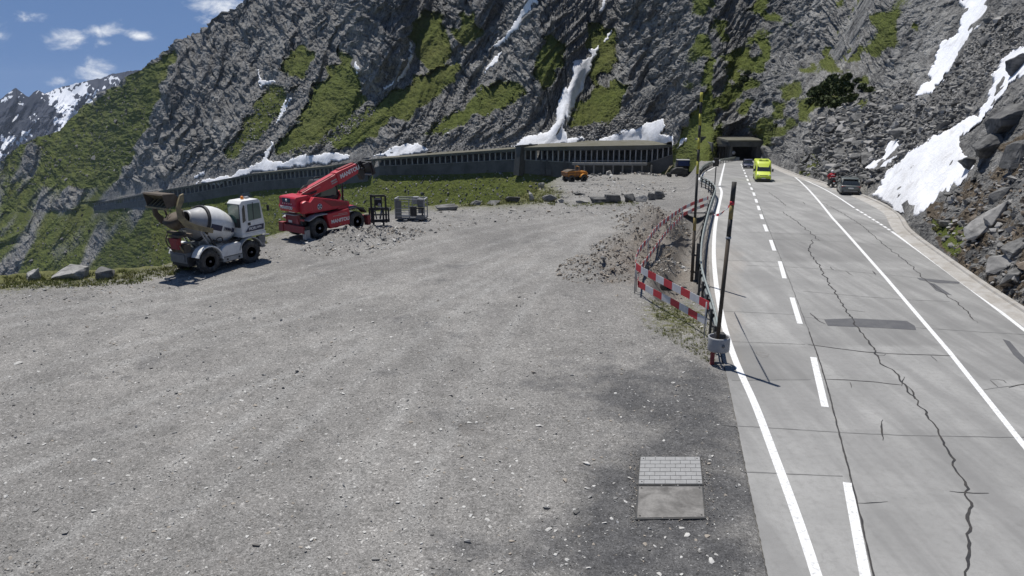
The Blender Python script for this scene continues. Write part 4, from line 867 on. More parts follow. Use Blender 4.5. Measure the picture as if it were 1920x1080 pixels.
# ------------------------------------------------------------------ rocks on the right hillside
for k, (x, y, w_, h_, lab, mt, dp, tl) in enumerate([
    (1860, 288, 56, 40, 'huge dark broken block overhanging the right edge of the snow field', M_ROCKD, .9, (0, -.5)), (1896, 240, 64, 46, 'dark craggy block above the broken block by the snow', M_ROCKD, .9, (0, -.55)), (1915, 300, 60, 40, 'dark rock behind the broken block at the right frame edge', M_ROCKD, .9, (.1, -.5)),
    (1818, 316, 30, 30, 'mossy dark boulder at the lower tip of the broken block', M_ROCKD, .8, (0, -.2)), (1850, 430, 70, 20, 'long smooth grey slab dipping left on the brown slope', M_SLAB, .8, (.15, -.6)), (1890, 404, 70, 20, 'upper end slab of the smooth grey ledge', M_SLAB, .8, (.1, -.6)), (1880, 372, 54, 20, 'narrow dark ledge above the long smooth slab', M_ROCKD, .6, (0, -.55)),
    (1892, 496, 64, 20, 'layered grey slab beside the kerb at the right edge', M_SLAB, .8, (.15, -.55)), (1912, 524, 56, 20, 'lower layered slab at the right frame edge', M_ROCK, .8, (.1, -.5)), (1915, 470, 56, 18, 'upper layered slab at the right frame edge', M_ROCK, .8, (.1, -.55)), (1775, 424, 30, 14, 'small grey stone at the foot of the brown slope', M_ROCK, .7, (0, 0)),
    (1582, 228, 20, 14, 'dark square boulder under the right end of the shrub', M_ROCKD, .8, (0, 0)), (1652, 262, 28, 16, 'grey angular boulder in the scree above the small snow patch', M_ROCK, .8, (0, -.2)), (1578, 296, 26, 14, 'round pale boulder low in the scree', M_ROCK, .8, (0, 0)),
    (1618, 338, 26, 14, 'grey boulder under the small snow patch', M_ROCK, .8, (0, 0)), (1855, 78, 30, 16, 'flat grey block in the scree between the two snow tongues', M_ROCK, .7, (0, -.3)),
    (1512, 328, 12, 10, 'pale pointed stone at the kerb below the rock spur', M_ROCKL, .8, (0, 0)), (1916, 128, 40, 30, 'dark boulder poking into the snow at the right edge', M_ROCKD, .8, (0, -.3))]):
    boulder((x, y), w_, h_, lab, 60+k, mt, dp*.8, 0, surf_pt=1, tilt=tl, sink=.36, group='big rocks on the right hillside', npts=13)
# loose angular scree: merged, nobody could count it
def scatter(name, pts, sizes, mats, seed, squash=.55, nvar=8, npts=11, mi=None, lift=.1, extra_rot=1.0, tiltdir=None):
    rg = np.random.default_rng(seed); var = []
    for k in range(nvar):
        me = rock_mesh('tmp', 1.0, 300+seed*11+k, (1, .75, squash), npts=npts, bev=0, sub=0); bm = bmesh.new(); bm.from_mesh(me); bmesh.ops.triangulate(bm, faces=bm.faces[:])
        bm.verts.index_update(); var.append((np.array([v.co[:] for v in bm.verts]), np.array([[v.index for v in f.verts] for f in bm.faces]))); bm.free(); bpy.data.meshes.remove(me)
    Vs, Fs, Ms, off = [], [], [], 0
    kind = rg.integers(0, nvar, len(pts)); rz = rg.random(len(pts))*6.283; rt = rg.normal(size=len(pts))*.35*extra_rot; rp = rg.normal(size=len(pts))*.35*extra_rot; mm = rg.integers(0, len(mats), len(pts)) if mi is None else mi
    for i in range(len(pts)):
        v, f = var[kind[i]]; c, s_ = math.cos(rz[i]), math.sin(rz[i])
        Rm = np.array([[c, -s_, 0], [s_, c, 0], [0, 0, 1]]); ct, st = math.cos(rt[i]), math.sin(rt[i]); Rm = np.array([[ct, 0, st], [0, 1, 0], [-st, 0, ct]]) @ Rm
        cp_, sp_ = math.cos(rp[i]), math.sin(rp[i]); Rm = np.array([[1, 0, 0], [0, cp_, -sp_], [0, sp_, cp_]]) @ Rm
        w_ = (v*sizes[i]) @ Rm.T+pts[i]; w_[:, 2] += lift*sizes[i]; Vs.append(w_); Fs.append(f+off); Ms.append(np.full(len(f), mm[i])); off += len(v)
    o = link(name, np_mesh(name, np.concatenate(Vs), np.concatenate(Fs), None, False, mats, np.concatenate(Ms))); o['kind'] = 'stuff'; return o
rg = np.random.default_rng(5)
def sample_poly(polys, n):
    out_ = []
    for p in polys:
        p = np.array(p, float); lo_, hi_ = p.min(0), p.max(0); q = lo_+(hi_-lo_)*rg.random((n*3, 2)); out_.append(q[inpoly(q[:, 0], q[:, 1], p)][:n])
    return np.concatenate(out_)
SC5 = SCREE[5]
q = sample_poly([SC5], 5200)
q = q[~np.any([inpoly(q[:, 0], q[:, 1], p[0]) for p in SNOW], axis=0)]
Pp = surf(q[:, 0], q[:, 1]); sz = np.exp(rg.normal(size=len(q))*.55)*3.3*Pp[:, 1]/FPX*(.75+.5*(q[:, 1] > 200))
scatter('scree', Pp, np.clip(sz, .08, 1.5), [M_ROCK, M_ROCKD, M_ROCK, M_SLAB], 1, .45, lift=.15, extra_rot=.8)
q = sample_poly([[(1730, 405), (1800, 350), (1850, 322), (1935, 262), (1960, 600), (1860, 530), (1790, 480)]], 900); Pp = surf(q[:, 0], q[:, 1]); sz = np.exp(rg.normal(size=len(q))*.6)*4.0*Pp[:, 1]/FPX
M_BROCK = make_rock('brown_rock', (.11, .09, .07), (.24, .2, .16), (.3, .28, .25))
scatter('scree', Pp, np.clip(sz, .05, .7), [M_ROCK, M_SLAB, M_BROCK], 2, .5, lift=.1)
q = sample_poly([SCREE[0], SCREE[1], SCREE[2], SCREE[3], SCREE[4]], 1500); Pp = surf(q[:, 0], q[:, 1]); sz = np.exp(rg.normal(size=len(q))*.45)*1.7*Pp[:, 1]/FPX
scatter('scree', Pp, sz, [M_ROCK, M_ROCKL, M_ROCKD], 3, .6, npts=9)
# boulders and turf on the valley side below the gallery
q = sample_poly([[(480, 352), (700, 330), (960, 318), (1060, 335), (1000, 372), (900, 384), (690, 400), (480, 450)]], 900); q = q[q[:, 1] < crest(q[:, 0])+8]; Pp = surf(q[:, 0], q[:, 1]); sz = np.exp(rg.normal(size=len(q))*.5)*1.7*Pp[:, 1]/FPX
scatter('scree', Pp, sz, [M_ROCK, M_ROCKL], 4, .7, npts=9)
q = sample_poly([[(0, 400), (480, 360), (480, 450), (330, 510), (0, 525)], [(0, 275), (120, 250), (260, 140), (280, 230), (220, 330), (0, 380)]], 900); q = q[(q[:, 1] < crest(q[:, 0])+8)]; Pp = surf(q[:, 0], q[:, 1]); sz = np.exp(rg.normal(size=len(q))*.5)*1.5*Pp[:, 1]/FPX
scatter('scree', Pp, sz, [M_ROCK, M_ROCKD], 5, .7, npts=9)
# stones on the gravel
M_PEB = [paint('pebble_grey', (.25, .248, .24), .9, dirt=.3), paint('pebble_pale', (.56, .55, .52), .9, dirt=.3), paint('pebble_dark', (.12, .12, .118), .9, dirt=.3), paint('pebble_tan', (.34, .30, .25), .9, dirt=.3)]
n = 12000; yy_ = 540+rg.random(n)**.75*560; xx_ = rg.random(n)*1460-40; xlq = np.interp(yy_, XL[:, 0], XL[:, 1]); ok = xx_ < xlq-4
ok &= (fbm(xx_*.006, yy_*.012, 3, 77) > -.12) | (rg.random(n) < .35)
q = np.stack([xx_, yy_], -1)[ok]; Pp = G(q[:, 0], q[:, 1]); Pp[:, 2] = gz(Pp[:, 0], Pp[:, 1]); sz = .02*np.exp(rg.normal(size=len(q))*.5)*np.clip(Pp[:, 1]/22, .75, 2)
mi = rg.choice(4, len(q), p=[.45, .3, .08, .17]); scatter('loose_stones', Pp, sz, M_PEB, 6, .38, npts=9, mi=mi, lift=.25)
n = 1100; yy_ = 560+rg.random(n)*520; xx_ = rg.random(n)*1350; ok = xx_ < np.interp(yy_, XL[:, 0], XL[:, 1])-30; q = np.stack([xx_, yy_], -1)[ok]; Pp = G(q[:, 0], q[:, 1]); Pp[:, 2] = gz(Pp[:, 0], Pp[:, 1])
scatter('loose_stones', Pp, .045*np.exp(rg.normal(size=len(q))*.4), M_PEB, 7, .22, mi=rg.choice(4, len(q), p=[.25, .55, .02, .18]), lift=.14, extra_rot=.4)
# stones and grit spilling over the covers
q = sample_poly([[(1190, 905), (1325, 905), (1330, 985), (1185, 985)], [(1180, 845), (1200, 850), (1196, 985), (1180, 985)], [(1312, 850), (1335, 850), (1340, 985), (1320, 985)]], 420); Pp = G(q[:, 0], q[:, 1]); Pp[:, 2] = gz(Pp[:, 0], Pp[:, 1])+.02
scatter('loose_stones', Pp, .012*np.exp(rg.normal(size=len(q))*.5), [M_PEB[0], M_PEB[2], M_PEB[3]], 9, .5, npts=9, lift=.0)
# rubble heaps
for k, ((C_, r, h), n_) in enumerate(zip(HW, [1500, 1500, 1400, 1200, 800, 900, 500, 300, 300, 200, 150])):
    a = rg.random(n_)*6.283; d = np.sqrt(rg.random(n_))*r*1.05; X = C_[0]+np.cos(a)*d; Y = C_[1]+np.sin(a)*d/.8
    Pp = np.stack([X, Y, gz(X, Y)], -1); sz = (.042 if k < 5 else .055)*np.exp(rg.normal(size=n_)*.5)*max(1, C_[1]/45)
    scatter('rubble', Pp, sz, M_PEB if k not in (0, 1, 2, 3, 4) else [M_PEB[0], M_PEB[3], M_PEB[3], M_BROCK], 20+k, .6, npts=9)
# the small upper-left mirror of rubble along the lot's far edge
q = sample_poly([[(600, 440), (830, 396), (1060, 384), (1250, 384), (1250, 396), (900, 420), (640, 470)], [(1000, 352), (1260, 330), (1270, 370), (1060, 372)], [(0, 545), (300, 520), (520, 462), (540, 480), (300, 550), (0, 580)]], 650)
Pp = G(q[:, 0], q[:, 1]); Pp[:, 2] = gz(Pp[:, 0], Pp[:, 1]); scatter('loose_stones', Pp, .05*np.exp(rg.normal(size=len(q))*.5)*np.clip(Pp[:, 1]/45, .8, 2.5), M_PEB, 8, .5, npts=9)
# grass tufts along the verges
M_GRASS = paint('grass_blades', (.17, .19, .055), .9, dirt=.7, dscale=.6, dc=(.24, .22, .10), spec=.15)
def tufts(q, size, seed, zf='ground', nb=7):
    rg_ = np.random.default_rng(seed)
    if zf == 'ground': Pp = G(q[:, 0], q[:, 1]); Pp[:, 2] = gz(Pp[:, 0], Pp[:, 1])-.01
    else: Pp = surf(q[:, 0], q[:, 1])
    S_ = size*(.6+.8*rg_.random(len(Pp)))*(1 if zf == 'ground' else 1); n_ = len(Pp)*nb; base = np.repeat(Pp, nb, 0); sc1 = np.repeat(S_, nb)
    a = rg_.random(n_)*6.283; off = rg_.normal(size=(n_, 2))*.35; lean = rg_.normal(size=(n_, 2))*.45
    b = base.copy(); b[:, :2] += off*sc1[:, None]; tip = b.copy(); tip[:, :2] += lean*sc1[:, None]; tip[:, 2] += sc1*(.6+.5*rg_.random(n_)); wd = np.stack([np.cos(a), np.sin(a), 0*a], -1)*(.11*sc1)[:, None]
    v = np.stack([b-wd, b+wd, tip], 1).reshape(-1, 3); f = np.arange(n_*3).reshape(-1, 3); return v, f
q1 = sample_poly([[(-20, 545), (0, 520), (200, 510), (310, 502), (330, 512), (260, 532), (120, 540)], [(300, 505), (500, 446), (500, 458), (320, 516)]], 700); q2 = sample_poly([[(1215, 615), (1300, 600), (1338, 620), (1342, 688), (1300, 665)], [(1215, 560), (1320, 590), (1330, 610), (1230, 600)]], 330)
q3 = sample_poly([[(850, 390), (960, 384), (1040, 386), (1045, 376), (1060, 362), (1015, 350), (980, 366), (900, 380)], [(1060, 387), (1190, 386), (1200, 380), (1060, 381)]], 420); q3 = q3[(q3[:, 0] < 1055) | (rg.random(len(q3)) < .18)]
parts_ = [tufts(q1, .17, 1), tufts(q2, .10, 2), tufts(q3, .24, 3)]; of = 0; Vv = []; Ff = []
for v, f in parts_: Vv.append(v); Ff.append(f+of); of += len(v)
o = link('grass_tufts', np_mesh('grass_tufts', np.concatenate(Vv), np.concatenate(Ff), None, False, [M_GRASS])); o['kind'] = 'stuff'
# low scrub on the hillsides: leafy clumps
M_SCRUB = paint('scrub_leaves', (.085, .11, .026), .85, dirt=.8, dscale=.5, dc=(.15, .16, .055), spec=.2)
def clumps(name, Pp, S_, seed, nl=26, mat=None, kind='stuff', flat=.6):
    rg_ = np.random.default_rng(seed); n_ = len(Pp)*nl; c = np.repeat(Pp, nl, 0); s1 = np.repeat(S_, nl); d = rg_.normal(size=(n_, 3)); d /= np.linalg.norm(d, axis=1)[:, None]; d *= rg_.random((n_, 1))**.4; d[:, 2] = np.abs(d[:, 2])*flat
    c = c+d*s1[:, None]; e1 = rg_.normal(size=(n_, 3)); e1 /= np.linalg.norm(e1, axis=1)[:, None]; e2 = np.cross(e1, rg_.normal(size=(n_, 3))); e2 /= np.linalg.norm(e2, axis=1)[:, None]; ls = (s1*.26)[:, None]
    v = np.stack([c-e1*ls, c+e2*ls*.6, c+e1*ls, c-e2*ls*.6], 1).reshape(-1, 3); return np_mesh(name, v, np.arange(n_*4).reshape(-1, 4), None, False, [mat or M_SCRUB])
gq = np.argwhere(gm > .55); sel = gq[rg.integers(0, len(gq), 1700)]; yy_ = sel[:, 0]; xx_ = sel[:, 1]; vis = (PYs[yy_, xx_] < crest(PXs[yy_, xx_])+10) & (snm[yy_, xx_] < .05); Pp = P2[yy_[vis], xx_[vis]]
o = link('scrub', clumps('scrub', Pp, 2.3*Pp[:, 1]/FPX*np.exp(rg.normal(size=len(Pp))*.4), 41, 14)); o['kind'] = 'stuff'
M_SHRUB = paint('shrub_leaves', (.038, .055, .018), .8, dirt=.8, dscale=.5, dc=(.075, .09, .03), spec=.25)
for lab, pts, nl in [('large dark green shrub spread over the slope above the rock spur', [(1535, 180, 17), (1560, 172, 22), (1585, 178, 20), (1550, 198, 16), (1575, 200, 17), (1600, 190, 13), (1522, 195, 10), (1565, 155, 14), (1590, 150, 12)], 700), ('low dark shrub in a crack of the cliff above the tunnel', [(1395, 150, 9), (1402, 138, 7), (1388, 162, 8)], 300), ('small green bush on the grassy spur beside the tunnel portal', [(1448, 245, 8), (1455, 238, 7)], 260), ('smaller dark shrub right of the large shrub below the pale slab', [(1618, 165, 10), (1632, 172, 9), (1610, 155, 8)], 420),
                     ('bright green plant at the foot of the long smooth slab', [(1757, 431, 8), (1764, 428, 6)], 160)]:
    q = np.array([(a, b) for a, b, c in pts], float); Pp = surf(q[:, 0], q[:, 1]); S_ = np.array([c for a, b, c in pts])*Pp[:, 1]/FPX; base = Pp[0].copy()
    e = empty('shrub', base, 0, lab, 'shrub', 'shrubs on the right slope'); mt = M_SHRUB if nl > 200 else M_GRASS
    link('foliage', clumps('foliage', Pp-base, S_*1.15, 50+nl, nl, mt, flat=.85), e)
    mb = MB()
    for p in Pp-base:
        for _ in range(3): mb.tube([p*.8+np.array([0, 0, -.3*S_[0]]), p+rg.normal(size=3)*.25*S_[0], p+rg.normal(size=3)*.4*S_[0]+np.array([0, 0, .4*S_[0]])], [.05*S_[0], .02*S_[0]], 5)
    mb.build('stem', [paint('bark', (.07, .055, .04), .9)], e)
# ------------------------------------------------------------------ vehicle materials and shared pieces
M_WHITE = paint('white_paint', (.76, .76, .74), .4, dirt=.22, spec=.5, dc=(.30, .28, .24)); M_WHITED = paint('dirty_white_paint', (.42, .42, .40), .5, dirt=.5, dc=(.2, .19, .17))
M_RED = paint('red_paint', (.50, .02, .04), .35, dirt=.25, spec=.5, dc=(.2, .05, .05)); M_REDD = paint('dusty_red_paint', (.26, .022, .028), .5, dirt=.4, dc=(.15, .09, .08))
M_BLACKP = paint('black_steel', (.022, .022, .023), .5, dirt=.35, dc=(.09, .085, .08)); M_GREYP = paint('grey_steel', (.19, .195, .20), .5, .3, dirt=.35, dc=(.1, .095, .09))
M_LGREY = paint('light_grey_steel', (.36, .365, .37), .45, .2, dirt=.3, dc=(.2, .19, .18)); M_TYRE = paint('tyre_rubber', (.030, .030, .030), .85, dirt=.8, dscale=4, dc=(.12, .115, .105))
M_TAN = paint('muddy_ochre', (.30, .25, .14), .75, dirt=.7, dc=(.13, .11, .08)); M_MUD = paint('muddy_brown_steel', (.085, .066, .05), .85, dirt=.6, dc=(.16, .135, .1)); M_RIM = paint('wheel_rim', (.20, .20, .20), .5, .4, dirt=.5, dc=(.08, .08, .075))
M_ORANGE = paint('orange_paint', (.62, .25, .02), .45, dirt=.4, dc=(.2, .12, .06)); M_RUST = paint('rusty_skip', (.30, .13, .045), .7, dirt=.6, dc=(.12, .08, .05)); M_LIME = paint('lime_yellow_paint', (.60, .72, .06), .35, dirt=.12, spec=.5, coat=.3)
M_NAVY = paint('navy_paint', (.018, .022, .055), .25, dirt=.1, spec=.6, coat=.4); M_GREEN = paint('grey_green_paint', (.085, .10, .095), .28, dirt=.2, spec=.6, coat=.4); M_GLASS = glassy('window_glass', (.016, .019, .02)); M_GLASSG = glassy('greenish_glass', (.045, .085, .07), .08)
M_CHROME = paint('bright_metal', (.55, .55, .56), .3, .8, dirt=.2); M_LAMPR = paint('red_lamp', (.35, .012, .012), .25, dirt=.1, spec=.6); M_LAMPW = paint('clear_lamp', (.75, .75, .72), .15, dirt=.05, spec=.7); M_LAMPO = paint('amber_lamp', (.75, .22, .02), .25, dirt=.1)
M_LETW = paint('white_lettering', (.75, .75, .74), .5, dirt=.15); M_LETB = paint('dark_lettering', (.03, .035, .07), .5, dirt=.15); M_PLATE = paint('number_plate', (.68, .68, .66), .4, dirt=.15); M_BLUEP = paint('dark_blue_panel', (.016, .02, .06), .4, dirt=.2)
def wheel(parent, p, r, w_, rim=.56, lug=0, side=1, rimmat=None):
    x, y, z = p; mb = MB()
    prof = [(rim*r, -.5), (r*.86, -.5), (r*.97, -.36), (r, -.25), (r, .25), (r*.97, .36), (r*.86, .5), (rim*r, .5)]
    mb.lathe([(a, (b+.5)) for a, b in prof], (x, y-w_/2, z), (x, y+w_/2, z), 32, caps=False, closed=True)
    if lug:
        for k in range(lug):
            for s_ in (-1, 1):
                a = 2*math.pi*(k+.25*s_)/lug; c = Vector((x+math.cos(a)*r, y+s_*w_*.24, z+math.sin(a)*r)); mb.box(c, (r*.10, w_*.46, r*.09), rot=Matrix.Rotation(-a, 3, 'Y') @ Matrix.Rotation(.45*s_, 3, 'X'))
    ty = mb.build('wheel', [M_TYRE], parent)
    mb = MB(); mb.lathe([(rim*r, 0), (rim*r*.92, .0), (rim*r*.8, .25), (rim*r*.45, .3), (rim*r*.35, .15), (rim*r*.12, .12)], (x, y+side*w_*.47, z), (x, y+side*w_*.1, z), 24)
    mb.lathe([(rim*r*.25, 0), (rim*r*.2, 1)], (x, y+side*w_*.3, z), (x, y+side*w_*.52, z), 12)
    for k in range(8): a = k*math.pi/4; mb.cyl((x+math.cos(a)*rim*r*.4, y+side*w_*.33, z+math.sin(a)*rim*r*.4), (x+math.cos(a)*rim*r*.4, y+side*w_*.42, z+math.sin(a)*rim*r*.4), r*.03, n=6)
    mb.build('rim', [rimmat or M_RIM], ty); return ty
def part(name, mats, parent, fn, label=None):
    mb = MB(); fn(mb); return mb.build(name, mats, parent, label)
def arch(cx, cz, r0, r1, a0=0, a1=180, n=12):
    o = [(cx+r1*math.cos(R(a0+(a1-a0)*k/n)), cz+r1*math.sin(R(a0+(a1-a0)*k/n))) for k in range(n+1)]
    return o+[(cx+r0*math.cos(R(a1-(a1-a0)*k/n)), cz+r0*math.sin(R(a1-(a1-a0)*k/n))) for k in range(n+1)]
# ------------------------------------------------------------------ self loading concrete mixer
def mixer():
    hd = R(59); f_ = Vector((math.cos(hd), math.sin(hd), 0)); l_ = Vector((-f_.y, f_.x, 0)); cpt = V(393, 511); org = cpt+(f_*1.5+l_*1.1)*.94; org.z = -.02
    t = empty('concrete_mixer', org, hd, 'white self loading concrete mixer with drum and raised muddy shovel parked at the lot edge', 'mixer truck', scale=.94)
    r = .70
    for x in (-1.5, 1.5):
        for s_ in (-1, 1): wheel(t, (x, s_*1.05, r), r, .5, .5, 16, s_)
    part('chassis', [M_BLACKP], t, lambda m: (m.box((0, 0, .85), (4.6, 1.0, .35), .04), m.box((-1.9, 0, .8), (1.3, 1.5, .55), .05), m.cyl((-1.5, -1, .7), (-1.5, 1, .7), .14), m.cyl((1.5, -1, .7), (1.5, 1, .7), .14), m.box((2.2, 0, .75), (.5, 1.9, .5), .05)))
    part('rear_body', [M_GREYP], t, lambda m: (m.box((-2.3, .1, 1.0), (.55, 1.5, .62), .06), m.box((-2.6, .1, 1.0), (.06, 1.2, .4), .02)))
    for s_ in (-1, 1):
        part('fender', [M_WHITE], t, lambda m: m.prism([(a, b) for a, b in arch(-1.5, .75, .82, .90, -2 if s_ < 0 else 20, 160, 12)], s_*1.05-.32, s_*1.05+.32, 'y', .015))
    part('side_tank', [M_WHITE, M_WHITED, M_BLACKP], t, lambda m: (m.prism([(-.62, .78), (.82, .78), (.82, 1.42), (.55, 1.52), (-.35, 1.45), (-.62, 1.25)], -1.28, -.72, 'y', .05), m.mat(1).box((.1, -1.05, .62), (1.4, .5, .26), .03), m.mat(2).box((-.3, -1.31, .62), (.1, .02, .1)), m.mat(2).box((.55, -1.31, .62), (.12, .02, .12))))
    part('side_tank', [M_WHITE, M_WHITED], t, lambda m: (m.box((.1, 1.0, 1.1), (1.4, .55, .7), .05), m.mat(1).box((.1, 1.0, .62), (1.4, .5, .26), .03)))
    # drum, tilted, mouth to the rear
    p0, p1 = Vector((-1.72, .08, 3.02)), Vector((1.22, .08, 2.02))
    part('drum', [M_WHITE], t, lambda m: m.lathe([(.99, .23), (1.09, .29), (1.14, .45), (1.11, .58), (1.0, .72), (.82, .86), (.6, .95), (.25, 1.0), (.02, 1.005)], p0, p1, 40, caps=False))
    part('drum_cone', [M_LGREY], t, lambda m: m.lathe([(.50, -.08), (.58, -.08), (.60, -.04), (.72, .06), (.95, .215), (.97, .225)], p0, p1, 40, caps=False))
    part('drum_ring', [M_BLACKP], t, lambda m: m.lathe([(.96, .205), (1.07, .205), (1.09, .25), (.96, .25)], p0, p1, 40, caps=False, closed=True))
    ax = (p1-p0).normalized()
    def decal(m, a0, a1, h0, h1, off=.012):
        q = ax.to_track_quat('Z', 'Y').to_matrix(); n = 8; L_ = (p1-p0).length; V_ = []
        rad = lambda h: float(np.interp(h, [.23, .29, .45, .58, .72, .86], [.99, 1.09, 1.14, 1.11, 1.0, .82]))+off
        hs = np.linspace(h0, h1, 7)
        for h in hs:
            for k in range(n+1):
                a = R(a0+(a1-a0)*k/n); V_.append(p0+(p1-p0)*h+q @ Vector((rad(h)*math.cos(a), rad(h)*math.sin(a), 0)))
        F_ = [(i*(n+1)+k, i*(n+1)+k+1, (i+1)*(n+1)+k+1, (i+1)*(n+1)+k) for i in range(6) for k in range(n)]; m.faces(V_, F_)
    q = ax.to_track_quat('Z', 'Y').to_matrix()
    # angle facing the right side and a little down
    def ang(v): w_ = q.inverted() @ Vector(v); return math.degrees(math.atan2(w_.y, w_.x))
    A0 = ang((0, -1, .02)); sgn = 1 if abs(((ang((0, -1, .5))-A0+180) % 360)-180) < 90 and ((ang((0, -1, .5))-A0+180) % 360-180) > 0 else -1
    part('drum_stripe', [M_BLUEP], t, lambda m: decal(m, A0-14*sgn, A0+3*sgn, .27, .50)); part('drum_stripe', [M_BLUEP], t, lambda m: decal(m, A0-12*sgn, A0+5*sgn, .76, .86))
    part('drum_panel', [M_LGREY], t, lambda m: decal(m, A0-11*sgn, A0+2*sgn, .535, .73))
    for h_, s_ in (('DB', .0),):
        c_ = p0+(p1-p0)*.635+q @ Vector((1.1*math.cos(R(A0-4*sgn)), 1.1*math.sin(R(A0-4*sgn)), 0)); nn = (c_-(p0+(p1-p0)*.635)).normalized(); text_part('drum_lettering', 'FIORI', .2, basis(c_+nn*-.0, ax, nn.cross(ax)), M_LETB, t, .004, .03)
    part('drum_frame', [M_LGREY, M_BLACKP], t, lambda m: (m.prism([(-1.2, 1.62), (-.9, 1.2), (.9, 1.1), (1.35, 1.5), (1.2, 1.62), (.7, 1.42), (-.6, 1.55)], -.98, -.86, 'y', .02), m.prism([(-1.2, 1.62), (-.9, 1.2), (.9, 1.1), (1.35, 1.5), (1.2, 1.62), (.7, 1.42), (-.6, 1.55)], .86, .98, 'y', .02), m.box((-.2, 0, 1.15), (2.4, 1.7, .14), .03), m.mat(1).tube([(-.95, -1.02, 1.85), (-.5, -1.06, 1.66), (.5, -1.04, 1.52), (1.3, -.95, 1.72)], .06), m.tube([(-.75, -1.05, 1.7), (-.78, -1.12, 1.95), (-.4, -1.12, 1.98), (-.35, -1.08, 1.68)], .035),
        m.mat(0).box((-.55, -1.0, 1.42), (.5, .12, .16), .02), m.mat(1).box((.15, -.995, 1.28), (.3, .06, .1))))
    part('hydraulic_hoses', [M_LGREY, M_BLACKP], t, lambda m: [m.mat(k % 2).tube([(1.0+.08*k, -.75+.12*k, 1.5), (1.1, -.85+.15*k, 1.85+.1*(k % 3)), (1.3, -.5+.2*k, 1.75), (1.4, -.4+.2*k, 1.3)], .03) for k in range(5)]+[m.mat(1).box((1.35, -.1, 1.55), (.5, 1.3, .5), .05), m.mat(0).box((1.12, -.85, 1.62), (.2, .25, .2), .03), m.mat(1).box((.95, -.9, 1.45), (.25, .2, .3), .04)])
    # cab on the right hand side at the front
    x0, x1, y0, y1, z0, z1 = 1.0, 2.75, -1.28, .06, 1.72, 3.9
    side = [(x0, z0), (x1-.05, z0), (x1+.06, z0+.55), (x1-.18, z1-.12), (x1-.35, z1), (x0+.2, z1), (x0, z1-.18)]
    cab = part('cab', [M_WHITE], t, lambda m: (m.prism(side, y0+.08, y1-.08, 'y', .06), m.prism([(x0-.015, z0-.04), (x1+.02, z0-.04), (x1+.02, z0+.16), (x0-.015, z0+.16)], y0+.04, y1-.04, 'y', .02)))
    part('rear_window', [M_GLASSG], cab, lambda m: m.box((x0-.004, (y0+y1)/2, (z0+z1)/2+.17), (.03, y1-y0-.34, 1.35), .01))
    part('rear_window_frame', [M_BLACKP], cab, lambda m: (m.box((x0-.01, y0+.17, 3.0), (.04, .03, 1.4)), m.box((x0-.01, y1-.17, 3.0), (.04, .03, 1.4)), m.box((x0-.01, -.6, 3.69), (.04, .9, .03)), m.box((x0-.01, -.6, 2.31), (.04, .9, .04))))
    part('seat', [M_BLACKP], cab, lambda m: (m.box((x0-.012, y0+.75, 2.42), (.035, .5, .3), .03), m.box((x0-.012, y0+.33, 2.55), (.035, .22, .55), .06)))
    yb = y0+.08
    door = part('door', [M_WHITE], cab, lambda m: m.prism([(x0+.42, z0+.2), (x1-.1, z0+.2), (x1-.02, z0+.6), (x1-.24, z1-.16), (x0+.42, z1-.16)], yb-.03, yb+.01, 'y', .012))
    part('door_window', [M_GLASSG, M_BLACKP], door, lambda m: (m.prism([(x0+.52, z0+.92), (x1-.22, z0+.98), (x1-.3, z1-.24), (x0+.52, z1-.24)], yb-.05, yb-.02, 'y', .01), m.mat(1).box((x0+.92, yb-.05, z0+1.5), (.04, .02, 1.06))))
    part('side_window', [M_GLASS], cab, lambda m: m.prism([(x0+.12, z0+.85), (x0+.34, z0+.95), (x0+.34, z1-.3), (x0+.26, z1-.24), (x0+.14, z1-.5)], yb-.02, yb+.01, 'y', .008))
    part('door_panel', [M_BLUEP], door, lambda m: m.prism([(x0+.25, z0+.26), (x1-.12, z0+.28), (x1-.08, z0+.62), (x0+.55, z0+.58)], yb-.045, yb-.025, 'y'))
    text_part('door_lettering', 'FIORI', .24, basis((x0+.78, yb-.05, z0+.43), (1, 0, .03), (0, 0, 1)), M_LETW, door, .006, .006); text_part('door_lettering', 'DBX', .17, basis((x0+1.3, yb-.05, z0+.46), (1, 0, .03), (0, 0, 1)), M_LETW, door, .006, .006)
    part('door_handle', [M_BLACKP], door, lambda m: (m.box((x0+.55, yb-.05, z0+.74), (.18, .04, .16), .02)))
    part('front_window', [M_GLASS], cab, lambda m: m.hexa([Vector((x1+.05, y0+.2, z0+.75)), Vector((x1+.06, y1-.2, z0+.75)), Vector((x1+.02, y1-.2, z0+.75)), Vector((x1+.01, y0+.2, z0+.75)), Vector((x1-.13, y0+.2, z1-.2)), Vector((x1-.13, y1-.2, z1-.2)), Vector((x1-.19, y1-.2, z1-.2)), Vector((x1-.19, y0+.2, z1-.2))]))
    part('beacon', [M_LAMPO, M_LGREY], cab, lambda m: (m.lathe([(.09, 0), (.1, .2), (.09, .8), (.05, 1)], (x0+.75, -.55, z1), (x0+.75, -.55, z1+.2), 14), m.mat(1).box((x0+1.1, -.5, z1+.06), (.24, .2, .12), .03)))
    part('mirror', [M_BLACKP], cab, lambda m: (m.tube([(x1-.1, yb, z1-.35), (x1+.1, yb-.25, z1-.3), (x1+.12, yb-.3, z1-.5)], .02), m.box((x1+.12, yb-.3, z1-.6), (.06, .18, .35), .02)))
    part('step', [M_GREYP], t, lambda m: (m.box((2.45, -1.1, 1.35), (.5, .25, .45), .03), m.box((2.5, -1.12, .9), (.4, .2, .05)), m.box((2.5, -1.12, 1.15), (.4, .2, .05))))
    part('bumper', [M_LGREY], t, lambda m: (m.box((2.72, -.75, 1.0), (.2, .5, .45), .04), m.tube([(2.7, -.9, 1.55), (3.3, -.9, 1.5)], .05)))
